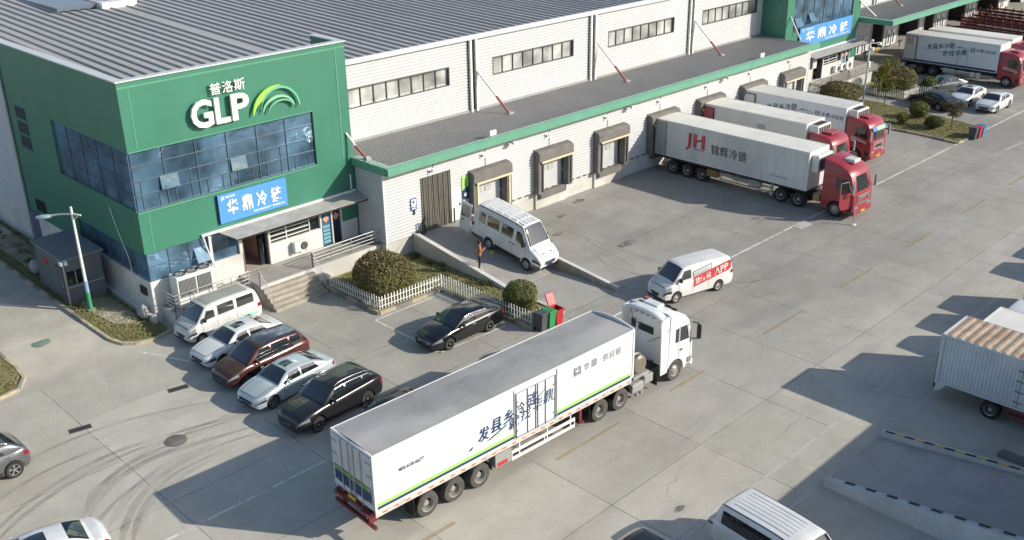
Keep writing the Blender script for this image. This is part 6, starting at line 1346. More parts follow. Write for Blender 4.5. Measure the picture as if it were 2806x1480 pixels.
b = MB(); b.box(.3, 8.5, -.45, .45, .65, 1.0); b.box(3.3, 6.8, -hw+.03, -hw+.08, .78, .86); b.box(3.3, 6.8, -hw+.03, -hw+.08, .5, .58); ob('chassis', b, chassis_m, o)
b = MB(); b.box(3.3, 6.8, -hw+.0, -hw+.03, .80, .84); b.box(3.3, 6.8, -hw+.0, -hw+.03, .52, .56); ob('reflective_strip', b, red_letter, o)
for s in (1, -1): add_wheel(o, 2.5, s*(hw-.22), .43, .4, s, 'truck_rear', rubber, rim_m)
small_cab(o, 7.6, van_white)
def small_box(label, xc, y0, z1, ln, m, rounded=False):
    o = thing('box_truck', label, 'truck', (xc, y0, 0), R(-90), G4); W = 2.1; hw = W/2
    box_body(o, 0, ln, .95, z1, W, m, roof_cream, crown=.08 if rounded else .02); b = MB(); b.box(.2, ln+1.5, -.4, .4, .6, .95); ob('chassis', b, chassis_m, o); rear_doors(o, 0, .95, z1, W, m)
    for s in (1, -1): add_wheel(o, 1.5, s*(hw-.2), .38, .36, s, 'truck_rear')
    small_cab(o, ln+.15, van_white)
    return o
small_box('plain white box truck with cream stained roof beside the rusty-roofed container truck', 46.05, 14.75, 2.95, 5.0, box_white)
s_ = spec(MINIBUS, W=2.0, H=2.5, win=[(1.22, 2.05, 1.62, 2.03)]); o = car('panel_van', 'white ribbed-roof panel van behind the cream-roofed box truck, small text on its roof edge', 'van', (49.0, 12.35), R(-90), s_, van_white, G4)
b = MB(); text(b, '400-669-5656', (2.3, -.88, 2.33), (-1, 0, 0), (0, .45, 1), 1.5, .14); 
b = MB()
for k, c_ in enumerate('4006695656'): text(b, c_, (-2.45+k*.16, -.93, 2.12), (1, 0, 0), (0, .35, 1), .12, .16)
ob('roof_lettering', b, cab_grey, o)
for x, z1, lab in ((52.1, 2.45, 'white box truck mostly outside the picture at the shaded edge, casting a rounded shadow'), (55.2, 2.55, 'further white box truck outside the picture edge beyond the shaded vans'), (61.6, 2.45, 'last but one white truck of the shaded row, seen by its shadow'), (64.9, 2.45, 'last white truck of the shaded row, seen by its shadow')):
    small_box(lab, x, 15.0, z1, 4.2, box_white, True)
# ================================================================== SIGNS ON THE FACADES
t = thing('facade_letters', 'large white raised three-letter company sign with small characters above it on the green wall', 'sign', (26, FY-.02, 10.0))
def fl(s, x0, x1, z0, z1, bold=.03, ext=.14):
    b = MB(); text(b, s, (x0-26, -.16, z0-10), (1, 0, 0), (0, 0, 1), x1-x0, z1-z0, ext, bold); return b
for s, x0, x1 in (('G', 24.28, 25.52), ('L', 25.66, 26.5), ('P', 26.63, 27.70)): ob('letter', fl(s, x0, x1, 10.04 if s != 'G' else 10.0, 11.44 if s != 'G' else 11.48, .024), white_letter, t)
for k, c_ in enumerate('普洛斯'): ob('small_character', fl(c_, 25.55+k*.71, 26.19+k*.71, 11.58, 12.2, .004, .05), white_letter, t)
t = thing('arch_emblem', 'swoosh emblem of lime and green rainbow arcs beside the white letters', 'sign', (29.4, FY-.02, 10.0))
def arcs(cx, rx_, rz_, a0, a1, w0, wm, w1, dx=0., ext=.12, z0=0.):
    b = MB(); O = []; I = []; n = 26
    for i in range(n+1):
        f = i/n; a = R(lerp(a0, a1, f)); w_ = lerp(w0, wm, f/.4) if f < .4 else lerp(wm, w1, (f-.4)/.6)
        O.append((cx+rx_*cos(a), z0+rz_*sin(a))); I.append((cx+(rx_-w_)*cos(a)+dx*w_, z0+(rz_-w_)*sin(a)))
    for (p, q, p2, q2) in zip(O, I, O[1:], I[1:]):
        b.prism([p, q, q2, p2], ext, 'y', -.22)
    return b
ob('lime_arc', arcs(.05, 1.55, 1.44, 178, 78, .05, .34, .02), M('emblem_lime', (.36, .72, .10), .4), t)
ob('outer_arc', arcs(.25, 1.28, 1.36, 168, 4, .02, .13, .10), M('emblem_green', (.16, .48, .30), .4), t)
ob('middle_arc', arcs(.15, 1.05, .88, 172, 12, .05, .17, .06), M('emblem_pale_green', (.26, .56, .34), .4), t)
ob('inner_arc', arcs(.32, .86, .62, 178, 10, .03, .10, .07), bpy.data.materials['emblem_green'], t)
def board(x, y, z, w_, h_, label, small=True):
    t = thing('sign_board', label, 'sign', (x, y, z)); ob('board', bx(0, w_, -.12, 0, 0, h_), blue_sign, t); ob('edge', bx(-.03, -.001, -.13, 0, 0, h_), navy, t)
    b = MB()
    for k, c_ in enumerate('华鼎冷链'): text(b, c_, (w_*(.11+k*.215), -.125, h_*.24), (1, 0, 0), (0, 0, 1), w_*.155, h_*.54, .02, .028)
    ob('lettering', b, white_letter, t)
    b = MB(); square_mark_x = w_*.045; 
    for r_ in ((0, 0, .06, .22), (.12, .04, .18, .22), (.06, .08, .12, .13)): b.box(square_mark_x+r_[0], square_mark_x+r_[2], -.126, -.121, h_*.80+r_[1], h_*.80+r_[3])
    text(b, '华鼎供应链', (w_*.10, -.124, h_*.84), (1, 0, 0), (0, 0, 1), w_*.15, h_*.085, 0, .02)
    text(b, '河南华鼎供应链管理有限公司', (w_*.48, -.124, h_*.10), (1, 0, 0), (0, 0, 1), w_*.47, h_*.075, 0, .02); ob('small_lettering', b, white_letter, t)
    return t
board(25.19, FY-.03, 4.5, 4.3, 1.64, 'blue board with four white characters above the awning of the near green office')
board(84.7, FY-.03, 4.9, 9.65, 1.75, 'large blue board with white characters on the far green office, partly behind the canopy')

# ================================================================== FAN UNITS, BOOTH, LAMPS, BINS
t = thing('fan_unit', 'large white cabinet cooling unit with three round roof fans on the platform', 'fan unit', (21.72, 47.18, .95))
b = MB(); b.rbox(0, 2.2, 0, .85, 0, 1.75, .02); ob('cabinet', b, white_steel, t)
for k in range(3):
    b = MB(); b.lathe([(.31, 0), (.33, .05), (.28, .05), (.27, -.02), (0, -.02)], (.4+k*.70, .42, 1.755), 'z', 20); b.m = 1; f_ = b
    for q in range(4): a = q*pi/2+.3; b.add([(.4+k*.7+.04*cos(a+1.2), .42+.04*sin(a+1.2), 1.77), (.4+k*.7+.26*cos(a), .42+.26*sin(a), 1.765), (.4+k*.7+.26*cos(a+.6), .42+.26*sin(a+.6), 1.785)], [(0, 1, 2)])
    b.m = 0; b.tube([(.1+k*.7, .42, 1.8), (.7+k*.7, .42, 1.8)], .012, 4); b.tube([(.4+k*.7, .12, 1.8), (.4+k*.7, .72, 1.8)], .012, 4)
    ob('roof_fan', b, [dark, galv], t)
b = MB(); b.box(.08, 1.06, -.012, 0, .62, 1.55); b.box(1.14, 1.98, -.012, 0, .62, 1.55)
for k in range(26): b.m = 1; x = .12+k*.072; b.box(x, x+.03, -.022, -.012, .64, 1.53) if not 1.03 < x < 1.14 else None
ob('louvre', b, [dark, galv], t)
def wall_fan(x, z, label, y=FY):
    t = thing('wall_fan_unit', label, 'air conditioner', (x, y-.02, z), group='small wall units on the office fronts'); b = MB(); b.rbox(-.45, .45, -.36, -.05, 0, .62, .03); ob('cabinet', b, white_steel, t)
    b = MB(); b.lathe([(.25, 0), (.25, -.02), (.22, -.02)], (.18, -.36, .31), 'y', 18); b.lathe([(0, -.012), (.22, -.012)], (.18, -.36, .31), 'y', 18); ob('fan_guard', b, dark, t); b = MB()
    for q in range(3): b.lathe([(.06+q*.06, -.03), (.075+q*.06, -.03)], (.18, -.36, .31), 'y', 16)
    ob('guard_ring', b, galv, t); ob('bracket', (lambda q: (q.box(-.35, -.3, -.36, 0, -.06, 0), q.box(.3, .35, -.36, 0, -.06, 0), q)[2])(MB()), galv, t); return t
wall_fan(29.95, 1.55, 'small white wall cooling unit beside the entrance of the near green office')
for i, (x, lb) in enumerate(((92.1, 'white wall cooling unit on the far office, the one next to the blue doorway'), (93.2, 'white wall cooling unit on the far office, between two others'), (94.3, 'white wall cooling unit on the far office, the one by its outer corner'))): wall_fan(x, 1.5, lb)
# security booth with two posts
t = thing('booth', 'dark grey cabin with flat roof standing in the planting strip behind the street lamp', 'cabin', (*onslope(18.55, 53.95), .55)); bm_ = M('booth_grey', (.13, .145, .16), .6, var=.15); 
b = MB(); b.box(0, 2.05, 0, 3.95, 0, 2.62); ob('wall', b, bm_, t); ob('roof', bx(-.12, 2.2, -.15, 4.1, 2.62, 2.74), M('booth_roof', (.20, .21, .23), .6, var=.15), t)
b = MB(); b.box(.08, 1.0, -.03, -.002, 1.15, 1.95); w_ = ob('window', b, dglass, t); b = MB(); b.box(.5, .55, -.05, -.03, 1.15, 1.95); b.box(.0, 2.05, -.05, -.002, 1.0, 1.08); ob('frame', b, galv, w_)
d_ = ob('door', bx(-.04, -.002, .3, 1.2, .05, 2.1), M('booth_door', (.10, .11, .12), .5), t); ob('handle', bx(-.08, -.04, .4, .45, 1.0, 1.2), galv, d_); ob('red_notice', bx(-.03, -.002, 2.3, 2.75, 1.75, 2.1), M('notice_red', (.4, .03, .03), .5), t)
for (x, y, hh, lb) in ((18.45, 53.75, 2.55, 'slim grey camera post at the roadside corner of the cabin'), (20.5, 53.7, 2.45, 'slim pale post at the office-side corner of the cabin')):
    t = thing('post', lb, 'post', (*onslope(x, y), .6)); ob('shaft', MB().tube([(0, 0, 0), (0, 0, hh)], .05), galv, t)
    if x < 19: b = MB(); b.rbox(-.18, -.02, -.2, .1, hh-.1, hh+.12, .03); b.rbox(.03, .2, -.22, .08, hh-.12, hh+.12, .03); ob('camera', b, white_steel, t)
t = thing('wrapped_bundle', 'pale cloth-wrapped bundle leaning at the foot of the office corner', 'bundle', (20.35, 48.75, .3)); b = MB(); b.sphere((0, 0, .42), .34, (.7, 1.0, 1.25)); b.sphere((.02, .3, .3), .3, (.8, 1, 1)); ob('cloth', b, M('cloth_grey', (.36, .37, .37), .9, var=.2, scale=4, bump=.5, bscale=6), t)
t = thing('wrapped_bundle', 'pale wrapped bundle lying on the planting strip behind the cabin', 'bundle', (18.6, 58.5, .6)); b = MB(); b.sphere((0, 0, .4), .4, (.9, 1.3, 1.1)); ob('cloth', b, bpy.data.materials['cloth_grey'], t)
# street lamp
t = thing('street_lamp', 'white street lamp with one curved arm and a green-painted foot by the planting strip', 'street lamp', (*onslope(19.0, 52.4), .6))
ob('pole', MB().tube([(0, 0, 1.75), (0, 0, 5.95)], .085, 12, True, .06), white_steel, t); ob('green_foot', MB().tube([(0, 0, .12), (0, 0, 1.1)], .105, 12), M('lamp_green', (.05, .33, .14), .5), t); ob('blue_band', MB().tube([(0, 0, 1.1), (0, 0, 1.75)], .10, 12), M('lamp_blue', (.25, .40, .62), .5), t); ob('base_plate', MB().rbox(-.2, .2, -.2, .2, 0, .12, .02), conc, t)
arm_d = V((-.5, .82, 0)).normalized(); b = MB(); b.tube([V((0, 0, 5.52))-arm_d*.5, V((0, 0, 5.56)), arm_d*.7+V((0, 0, 5.5)), arm_d*1.35+V((0, 0, 5.36))], .05); b.tube([-arm_d*.35+V((0, 0, 5.5)), V((0, 0, 5.2))], .025); am = ob('arm', b, white_steel, t)
b = MB(); b.sphere((0, 0, 0), .34, (1.6, .7, .34)); b.T = None; hd_ = ob('lamp_head', b, M('lamp_head_pale', (.45, .55, .62), .3), t); hd_.location = arm_d*1.72+V((0, 0, 5.27)); hd_.rotation_euler = (0, R(8), atan2(arm_d.y, arm_d.x))
# camera pole on the island
t = thing('camera_pole', 'tall white pole with cameras and a control box standing by the island shrubs', 'camera pole', (88.2, 43.0, .0))
ob('pole', MB().tube([(0, 0, 0), (0, 0, 5.7)], .09, 12, True, .06), white_steel, t); b = MB(); b.rbox(-.16, .16, -.2, -.06, 3.3, 3.9, .03); ob('control_box', b, white_steel, t)
b = MB(); b.tube([(0, 0, 5.5), (.6, -.5, 5.55)], .04); b.rbox(.45, .75, -.75, -.4, 5.35, 5.6, .04); b.rbox(-.3, .05, -.45, -.05, 4.95, 5.2, .04); b.sphere((.1, -.12, 5.75), .14); ob('camera', b, white_steel, t)
# wheeled bins
def bin_(x, y, m, label, lid_open=False, rz=0.):
    t = thing('wheeled_bin', label, 'bin', (x, y, .0), rz, 'wheeled bins at the garden corner' if x < 60 else 'wheeled bins at the far island corner'); b = MB(); b.T = None
    p0 = [(-.2, -.26, .06), (.2, -.26, .06), (.2, .22, .06), (-.2, .22, .06)]; p1 = [(-.25, -.33, .95), (.25, -.33, .95), (.25, .28, .95), (-.25, .28, .95)]
    b.add(p0+p1, [(0, 3, 2, 1), (0, 1, 5, 4), (1, 2, 6, 5), (2, 3, 7, 6), (3, 0, 4, 7)]); b.add([(x_*.92, y_*.92, .5) for x_, y_, _ in p1], [(0, 1, 2, 3)]); b.add(p1+[(x_*.92, y_*.92, .95) for x_, y_, _ in p1], [(0, 1, 5, 4), (1, 2, 6, 5), (2, 3, 7, 6), (3, 0, 4, 7)]); b.box(-.28, .28, -.37, -.33, .88, .95); ob('tub', b, m, t)
    b = MB(); b.rbox(-.27, .27, -.36, .32, .955, 1.03, .03); l_ = ob('lid', b, m, t)
    if lid_open: l_.location = (0, .30, .98); l_.rotation_euler = (R(-118), 0, 0); l_.data.transform(Mx.Translation((0, -.32, -.955)))
    b = MB(); b.tube([(-.25, .33, .95), (.25, .33, .95)], .025, 6); ob('handle', b, m, t)
    for s in (1, -1): b = MB(); b.lathe([(0, -.03), (.1, -.03), (.1, .03), (0, .03)], (s*.22, .24, .1), 'x', 14); ob('wheel', b, rubber, t)
    return t
bred = M('bin_red', (.50, .03, .045), .45, var=.1); bgreen = M('bin_green', (.03, .27, .09), .45, var=.1); bgrey = M('bin_grey', (.075, .082, .09), .5, var=.1); bblue = M('bin_blue', (.06, .22, .45), .45)
bin_(34.45, 32.95, bgrey, 'dark grey wheeled bin beside the fence corner', False, R(4)); bin_(35.0, 32.88, bgreen, 'green wheeled bin between the grey and the red bin'); bin_(35.56, 32.85, bred, 'red wheeled bin with its lid thrown open', True, R(-6))
bin_(83.5, 30.9, bgrey, 'dark wheeled bin at the tip of the far island'); bin_(84.05, 30.8, bred, 'red wheeled bin in the middle of the far island bins'); bin_(84.65, 30.75, bblue, 'light blue wheeled bin at the end of the far island bins')
# manholes and drains
for x, y, rr, m_, lb in ((15.54, 50.73, .44, M('cover_green', (.20, .29, .23), .7, var=.2), 'round greenish manhole cover in the side road'), (15.92, 37.15, .46, M('cover_iron', (.18, .165, .145), .6, var=.3, bump=.6, bscale=18), 'round iron manhole cover among the tyre marks'), (47.15, 37.1, .38, M('cover_conc', (.26, .245, .22), .8, var=.2), 'round concrete manhole cover in front of the docks')):
    b = MB(); b.lathe([(0, .016), (rr*.93, .016), (rr*.95, .012), (rr, .014), (rr+.03, .004)], (0, 0, 0), 'z', 32)
    for k in range(3): b.lathe([(rr*.25*(k+1)-.012, .017), (rr*.25*(k+1), .022), (rr*.25*(k+1)+.012, .017)], (0, 0, 0), 'z', 28)
    o = ob('manhole_cover', b, m_); xx_, yy_ = onslope(x, y); o.location = (xx_, yy_, .004+hz(xx_, yy_)); tag(o, lb, 'manhole cover')
for x, y, lb in ((13.42, 41.1, 'rectangular drain grate in the road near the grey SUV'), (18.2, 41.18, 'rectangular drain grate in front of the white sedan in the row')):
    t = thing('drain_grate', lb, 'drain grate', (x, y, .004), R(-12)); b = MB(); b.box(-.46, .46, -.17, .17, 0, .006); ob('pit', b, black, t); b = MB()
    b.box(-.48, .48, -.19, -.16, 0, .02); b.box(-.48, .48, .16, .19, 0, .02)
    for k in range(18): b.box(-.46+k*.053, -.44+k*.053, -.16, .16, .006, .018)
    ob('bar', b, M('grate_iron', (.12, .11, .10), .6) if 'grate_iron' not in bpy.data.materials else bpy.data.materials['grate_iron'], t)

# picket fences
def picket_fence(pts, label, h=.72, z=.16):
    t = thing('picket_fence', label, 'fence', (*pts[0], z)); O = V((*pts[0], 0))
    for a, b_ in zip(pts, pts[1:]):
        a, b_ = V((*a, 0))-O, V((*b_, 0))-O; L_ = (b_-a).length; u_ = (b_-a).normalized(); n_ = V((-u_.y, u_.x, 0)); k = int(L_/.205); pm = MB()
        for i in range(k+1):
            p = a+u_*(i*L_/max(1, k)); q = [(p-u_*.03), (p+u_*.03)]
            hh = h*random.uniform(.97, 1.03); lean = u_*random.uniform(-.012, .012)
            f = [q[0]-n_*.012, q[1]-n_*.012, q[1]-n_*.012+V((0, 0, hh))+lean, (q[0]+q[1])/2-n_*.012+V((0, 0, hh+.06))+lean, q[0]-n_*.012+V((0, 0, hh))+lean]; g = [v+n_*.024 for v in f]
            pm.add(f+g, [(0, 1, 2, 3, 4), (9, 8, 7, 6, 5)]+[(j, j+5, (j+1) % 5+5, (j+1) % 5) for j in range(5)])
        ob('picket_panel', pm, white_steel, t)
        for zz in (.18, .52): r_ = MB(); c0 = a-n_*.03; c1 = b_-n_*.03; r_.tube([c0+V((0, 0, zz)), c1+V((0, 0, zz))], .025, 4); ob('rail', r_, white_steel, t)
        ob('post', MB().tube([a-n_*.03, a-n_*.03+V((0, 0, h+.04))], .04, 6), white_steel, t)
    return t
picket_fence([(29.82, 45.1), (29.92, 40.74), (34.24, 40.54), (34.3, 33.5), (35.8, 33.46)], 'white picket fence round the planted garden beside the black sedan')
picket_fence([(91.48, 45.1), (91.58, 40.74), (94.18, 40.56), (94.24, 37.5), (96.6, 37.45)], 'white picket fence of the far garden behind the parked cars')

# ================================================================== PLANTS
def leaf_cloud(mb, n, c, r_, sc, size, shell=.55, lump=.18, seed=0, flat=.0, zmin=None):
    rnd = random.Random(seed); lumps = [(V((rnd.gauss(0, 1), rnd.gauss(0, 1), rnd.gauss(0, .8))).normalized(), rnd.uniform(-lump, lump)) for _ in range(22)]
    k = 0
    while k < n:
        v = V((rnd.gauss(0, 1), rnd.gauss(0, 1), rnd.gauss(0, 1))).normalized(); rr = (rnd.random()**.45)*(1-shell)+shell
        for lv, la in lumps:
            dt = v.dot(lv)
            if dt > .75: rr *= 1+la*(dt-.75)*4
        p = V((c[0]+v.x*r_*sc[0]*rr, c[1]+v.y*r_*sc[1]*rr, c[2]+v.z*r_*sc[2]*rr))
        if zmin is not None and p.z < zmin: continue
        k += 1; a = V((rnd.gauss(0, 1), rnd.gauss(0, 1), rnd.gauss(0, 1))).normalized(); nn = (v*.8+a*.7).normalized(); t1 = nn.orthogonal().normalized(); t1 = (t1*cos(k)+nn.cross(t1)*sin(k)); t2 = nn.cross(t1); s = size*rnd.uniform(.6, 1.4)
        mb.add([p-t1*s, p-t2*s*.5, p+t1*s, p+t2*s*.5+nn*s*.15], [(0, 1, 2, 3)], False)
def branches(mb, base, top, n, spread, r0, seed):
    rnd = random.Random(seed); base = V(base); top = V(top); mid = base.lerp(top, .5)+V((rnd.uniform(-.1, .1), rnd.uniform(-.1, .1), 0)); mb.tube([base, mid, top], [r0, r0*.75, r0*.35], 8)
    for i in range(n):
        f = rnd.uniform(.35, .95); p = base.lerp(top, f); a = 2*pi*i/n+rnd.random(); q = p+V((cos(a)*spread, sin(a)*spread, spread*rnd.uniform(.4, 1.0)))*rnd.uniform(.5, 1); mb.tube([p, p.lerp(q, .5)+V((0, 0, .05)), q], [r0*.4, r0*.28, r0*.1], 6)
def shrub(x, y, r_, hz, mats, label, n, size, seed, group=None, zb=.14):
    t = thing('round_shrub', label, 'shrub', (x, y, zb), 0, group); b = MB(); branches(b, (0, 0, 0), (0, 0, hz*.75), 12, r_*.75, .06, seed); ob('trunk', b, bark, t)
    c = MB()
    c.m = 0; leaf_cloud(c, n, (0, 0, hz*.52), r_, (1, 1, hz*.5/r_), size, .70, .16, seed, zmin=.04)
    if len(mats) > 1: c.m = 1; leaf_cloud(c, n//9, (-.1*r_, .1*r_, hz*.62), r_*.96, (.9, .9, hz*.44/r_), size, .86, .2, seed+5, zmin=hz*.55)
    # solid core coloured dark as the shade inside the crown, blocks see-through gaps
    core = MB(); core.sphere((0, 0, hz*.5), r_*.72, (1, 1, hz*.5/r_), 10); ob('shade_core', core, M('inner_shade', (.05, .055, .028), .95) if 'inner_shade' not in bpy.data.materials else bpy.data.materials['inner_shade'], t)
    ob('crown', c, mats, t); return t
shrub(31.55, 42.25, 1.72, 2.25, [leaf_olive, leaf_red], 'large clipped round shrub with reddish top inside the near picket fence', 12000, .06, 1, 'clipped round shrubs')
shrub(35.3, 35.35, .98, 1.6, [leaf_green], 'smaller yellow-green clipped ball shrub at the fence corner by the bins', 5200, .055, 2, 'clipped round shrubs')
shrub(85.7, 44.1, 1.95, 2.1, [leaf_olive, leaf_red], 'far round red-topped shrub in front of the second office, behind the docked trucks', 5200, .085, 3, 'clipped round shrubs')
shrub(94.3, 42.7, 1.75, 2.3, [leaf_olive, leaf_red], 'far red-topped round shrub inside the far picket fence', 4600, .085, 4, 'clipped round shrubs')
shrub(96.0, 40.3, .8, 1.3, [leaf_green], 'small dark green ball shrub next to the far red-topped shrub', 1800, .075, 5, 'clipped round shrubs')
shrub(86.55, 36.9, .85, 1.35, [leaf_green], 'round green ball shrub on the island, in front of the dark sedan', 2400, .07, 6, 'shrubs on the far island')
shrub(83.75, 37.1, .5, .95, [leaf_yel], 'small loose yellow-green shrub on the island near the kerb', 700, .07, 7, 'shrubs on the far island')
shrub(83.85, 34.4, .75, 1.1, [leaf_hedge], 'low spreading dark shrub on the island towards the bins', 1500, .07, 8, 'shrubs on the far island')
def young_tree(x, y, h_, cr, label, seed, n=1500, zb=.14, mats=leaf_yel, th=.35):
    t = thing('young_tree', label, 'tree', (x, y, zb), 0, 'young trees at the far island'); b = MB(); branches(b, (0, 0, 0), (.05, .03, h_*.9), 9, cr*.8, .05, seed); ob('trunk', b, bark, t); c = MB(); rnd = random.Random(seed)
    for i in range(9): a = rnd.uniform(0, 2*pi); q = rnd.uniform(.1, .75)*cr; leaf_cloud(c, n//9, (q*cos(a), q*sin(a), lerp(h_*th, h_*.92, rnd.random())), cr*.5, (1, 1, .85), .085, .15, .3, seed*10+i)
    ob('crown', c, mats, t); return t
young_tree(89.0, 41.3, 4.0, 1.25, 'yellow-green young tree beside the white camera pole', 11, 2600)
young_tree(90.0, 42.5, 3.2, .8, 'thinner young tree behind the one beside the camera pole', 12, 900)
young_tree(85.5, 33.5, 2.3, .85, 'thin russet young tree near the island bins', 13, 900, mats=leafmat('leaf_russet', [(.10, .09, .03), (.17, .13, .05), (.16, .09, .05)]))
t = thing('leafy_bed', 'strip of low leafy ground cover at the foot of the near ramp wall', 'ground cover', (35.6, 41.5, .15)); c = MB(); rnd = random.Random(5)
for i in range(12): leaf_cloud(c, 90, (rnd.uniform(-.25, .7), rnd.uniform(-3.6, 4.0), .08), .3, (1, 1.2, .55), .05, .1, .3, 300+i, zmin=0)
ob('foliage', c, leaf_hedge, t); t['kind'] = 'stuff'
t = thing('leafy_bed', 'dark ground cover along the office side of the planting strip', 'ground cover', (19.8, 58, .12)); c = MB()
for i in range(24): leaf_cloud(c, 60, (rnd.uniform(-.9, .6), rnd.uniform(2, 14), .5), .32, (1, 1.2, .5), .06, .1, .3, 400+i, zmin=.4)
ob('foliage', c, leaf_hedge, t); t['kind'] = 'stuff'

# ================================================================== PEOPLE
def person(label, loc, face, top_m, leg_m, pose='phone', shoe=None, h=1.74):
    """one skinned body; clothes and hair are children"""
    t = thing('person', label, 'person', loc, face); k = h/1.74
    # joints: x forward, y left
    J = dict(pel=(0, 0, .95), wst=(-.01, 0, 1.08), chs=(.0, 0, 1.32), nck=(.01, 0, 1.48), hed=(.03, 0, 1.60), top=(.02, 0, 1.70),
             lsh=(0, .18, 1.42), rsh=(0, -.18, 1.42), lhp=(0, .09, .92), rhp=(0, -.09, .92), lkn=(.03, .10, .50), rkn=(.02, -.10, .50), lan=(-.02, .11, .09), ran=(-.03, -.11, .09), lto=(.15, .13, .035), rto=(.14, -.13, .035))
    if pose == 'phone': J.update(lel=(.06, .25, 1.15), lwr=(.27, .12, 1.26), rel=(.05, -.25, 1.15), rwr=(.26, -.06, 1.24))
    elif pose == 'walk': J.update(lel=(-.06, .25, 1.15), lwr=(.06, .26, .93), rel=(.05, -.25, 1.15), rwr=(.2, -.22, .98), lkn=(.16, .10, .52), lan=(.14, .10, .1), lto=(.3, .11, .05), rkn=(-.05, -.1, .5), ran=(-.24, -.1, .12), rto=(-.09, -.11, .04))
    else: J.update(lel=(-.01, .26, 1.15), lwr=(.06, .25, .92), rel=(-.01, -.26, 1.15), rwr=(.05, -.25, .92))
    rad = dict(pel=.15, wst=.135, chs=.16, nck=.06, hed=.10, top=.085, lsh=.07, rsh=.07, lhp=.10, rhp=.10, lkn=.065, rkn=.065, lan=.045, ran=.045, lto=.04, rto=.04, lel=.05, rel=.05, lwr=.032, rwr=.032)
    E = [('pel', 'wst'), ('wst', 'chs'), ('chs', 'nck'), ('nck', 'hed'), ('hed', 'top'), ('chs', 'lsh'), ('chs', 'rsh'), ('lsh', 'lel'), ('lel', 'lwr'), ('rsh', 'rel'), ('rel', 'rwr'), ('pel', 'lhp'), ('pel', 'rhp'), ('lhp', 'lkn'), ('lkn', 'lan'), ('lan', 'lto'), ('rhp', 'rkn'), ('rkn', 'ran'), ('ran', 'rto')]
    names = list(J); pos = [V(J[n])*k for n in names]; rds = [rad[n]*k for n in names]; ed = [(names.index(a), names.index(b)) for a, b in E]
    for s, wr, el in (('l', 'lwr', 'lel'), ('r', 'rwr', 'rel')):
        w0 = V(J[wr])*k; dr_ = (V(J[wr])-V(J[el])).normalized(); side = V((0, 1 if s == 'l' else -1, 0)); nrm = dr_.cross(side).normalized(); sd = nrm.cross(dr_).normalized()
        palm = w0+dr_*.07*k; pos.append(palm); rds.append(.03*k); pi_ = len(pos)-1; ed.append((names.index(wr), pi_))
        for f, (off, ln) in enumerate(((-.027, .072), (-.009, .082), (.009, .078), (.027, .06))):
            a = palm+sd*off*k+dr_*.03*k; m_ = a+dr_*ln*.55*k; e_ = m_+(dr_*.7-nrm*.7).normalized()*ln*.5*k
            for q in (a, m_, e_): pos.append(q); rds.append(.0095*k)
            n = len(pos); ed += [(pi_, n-3), (n-3, n-2), (n-2, n-1)]
        a = w0+dr_*.04*k-sd*.035*k; e_ = a+(dr_*.7-sd*.6).normalized()*.05*k
        for q in (a, e_): pos.append(q); rds.append(.011*k)
        n = len(pos); ed += [(pi_, n-2), (n-2, n-1)]
    me = bpy.data.meshes.new('body'); me.from_pydata([tuple(p) for p in pos], ed, []); o = bpy.data.objects.new('body', me); COL.objects.link(o); sk = o.modifiers.new('s', 'SKIN'); sv_ = me.skin_vertices[0].data
    for i, r_ in enumerate(rds): sv_[i].radius = (r_, r_); sv_[i].use_root = (i == 0)
    su = o.modifiers.new('u', 'SUBSURF'); su.levels = 1; su.render_levels = 1
    bpy.context.view_layer.update(); m2 = bpy.data.meshes.new_from_object(o.evaluated_get(bpy.context.evaluated_depsgraph_get())); bpy.data.objects.remove(o); bpy.data.meshes.remove(me)
    for m_ in (skin_m, top_m, leg_m, shoe or white_letter): m2.materials.append(m_)
    hx = V(J['hed'])*k
    for p in m2.polygons:
        c = p.center; p.use_smooth = True; arm = abs(c.y) > .2*k and c.z < 1.3*k
        if c.z > 1.50*k: p.material_index = 0
        elif c.z < .075*k: p.material_index = 3
        elif min((c-V(J[w_])*k).length for w_ in ('lwr', 'rwr')) < .05*k or (c-V(J['lwr'])*k).dot(V(J['lwr'])-V(J['lel'])) > 0 and (c-V(J['lwr'])*k).length < .25*k or (c-V(J['rwr'])*k).dot(V(J['rwr'])-V(J['rel'])) > 0 and (c-V(J['rwr'])*k).length < .25*k: p.material_index = 0
        elif c.z > .90*k: p.material_index = 1
        else: p.material_index = 2
    bo = bpy.data.objects.new('body', m2); COL.objects.link(bo); bo.parent = t
    hb = MB(); hb.sphere((hx.x-.015, 0, hx.z+.05*k), .112*k, (1, .92, 1.02), 8); hb.v = [(x, y, max(z, hx.z+.0+max(0, (x-hx.x))*.9)) for x, y, z in hb.v]; ob('hair', hb, hair_m, t)
    fb = MB(); fb.rbox(hx.x+.085*k, hx.x+.115*k, -.014, .014, hx.z-.035, hx.z+.02, .01); ob('nose', fb, skin_m, t)
    fb = MB(); [fb.sphere((hx.x+.092*k, s*.035, hx.z+.015), .012, (1, 1, 1), 5) for s in (1, -1)]; ob('eyes', fb, black, t); fb = MB(); fb.box(hx.x+.088*k, hx.x+.1*k, -.025, .025, hx.z-.065, hx.z-.055); ob('mouth', fb, M('lip', (.3, .09, .07), .6) if 'lip' not in bpy.data.materials else bpy.data.materials['lip'], t)
    fb = MB(); [fb.sphere((hx.x-.005, s*.1*k, hx.z+.0), .026, (.6, .4, 1), 5) for s in (1, -1)]; ob('ears', fb, skin_m, t)
    jk = MB(); n = 16
    rings = [(.90, .175, .135), (1.0, .17, .13), (1.12, .165, .125), (1.25, .18, .135), (1.38, .19, .125), (1.46, .13, .10), (1.49, .075, .075)]
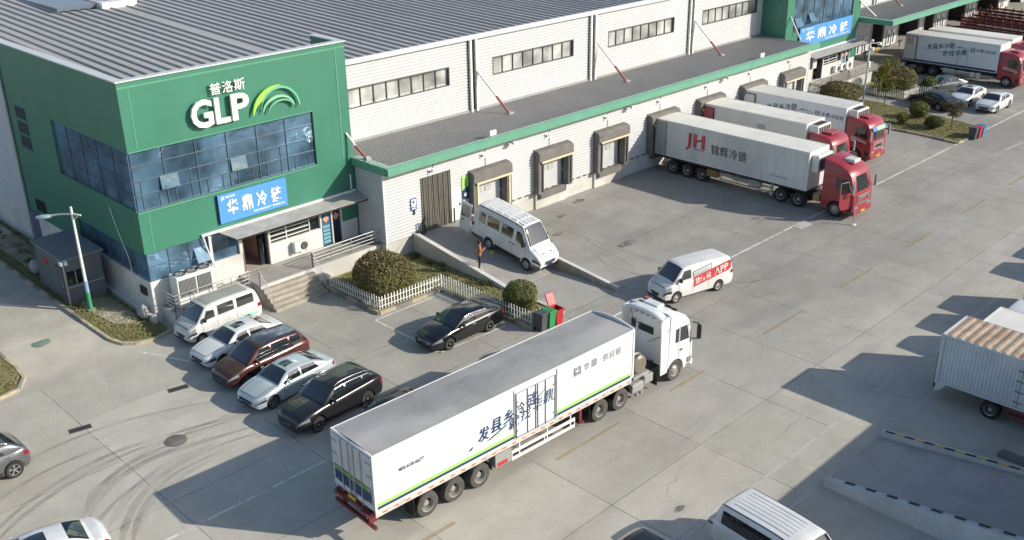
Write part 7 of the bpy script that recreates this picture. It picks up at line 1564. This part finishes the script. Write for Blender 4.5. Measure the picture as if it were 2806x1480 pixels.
    jk.grid([[((q*rx2*cos(2*pi*i/n)), (qy*sin(2*pi*i/n)), z_) for i in range(n+1)] for z_, qy, q, rx2 in [(z*k, a*k, b_*k, 1) for z, a, b_ in rings]], True); ob('jacket', jk, top_m, t)
    return t
orange = M('jacket_orange_brown', (.42, .17, .075), .8, var=.15, scale=6); trousers = M('trousers_black', (.02, .02, .024), .8); hiviz = M('vest_yellow', (.45, .42, .05), .7); navy_c = M('cloth_navy', (.03, .035, .06), .8)
zr_ = 1.2*(40.25-37.5)/6.8
pp = person('person in an orange-brown jacket and black trousers looking at a phone on the ramp', (36.95, 40.25, zr_+.0), R(-35), orange, trousers, 'phone')
b = MB(); b.rbox(-.005, .005, -.035, .035, -.07, .07, .004); ph = ob('phone', b, black); ph.location = (36.95+.34*cos(R(-35)), 40.25+.34*sin(R(-35)), zr_+1.31); ph.rotation_euler = (0, R(25), R(-35)); tag(ph, 'small dark phone held by the person on the ramp', 'phone')
person('person in dark clothes with a yellow vest on the far platform behind the camera pole', (100.9, 49.2, 1.18), R(-70), hiviz, trousers, 'stand', rubber)
person('person in dark clothes standing on the far loading platform near the red lorries', (130.2, 48.6, 1.18), R(-80), navy_c, trousers, 'walk', rubber)
o = ob('wheel_chock', MB().prism([(0, 0), (.3, 0), (.05, .18)], .18, 'y'), yellow); o.location = (38.75, 41.05, .64); tag(o, 'small yellow wheel chock under the rear of the white minibus', 'wheel chock')
t = thing('floor_sign_post', 'slim grey post lying base-up beside the red cab with the open door', 'post', (59.3, 28.5, 0)); ob('shaft', MB().tube([(0, 0, 0), (.03, .05, 1.0)], .035), galv, t); ob('foot', MB().rbox(-.15, .2, -.12, .12, 0, .05, .01), white_steel, t)
t = thing('flattened_carton', 'flattened pale carton sheet on the shaded ground beside the docked trailer', 'carton', (57.0, 30.9, .006)); b = MB(); b.T = None; b.prism([(-.7, -.35), (.6, -.4), (.75, .3), (-.6, .4)], .02); ob('sheet', b, M('carton_pale', (.5, .5, .48), .8), t); ob('strap', bx(-.3, -.25, -.4, .4, .021, .026), galv, t)
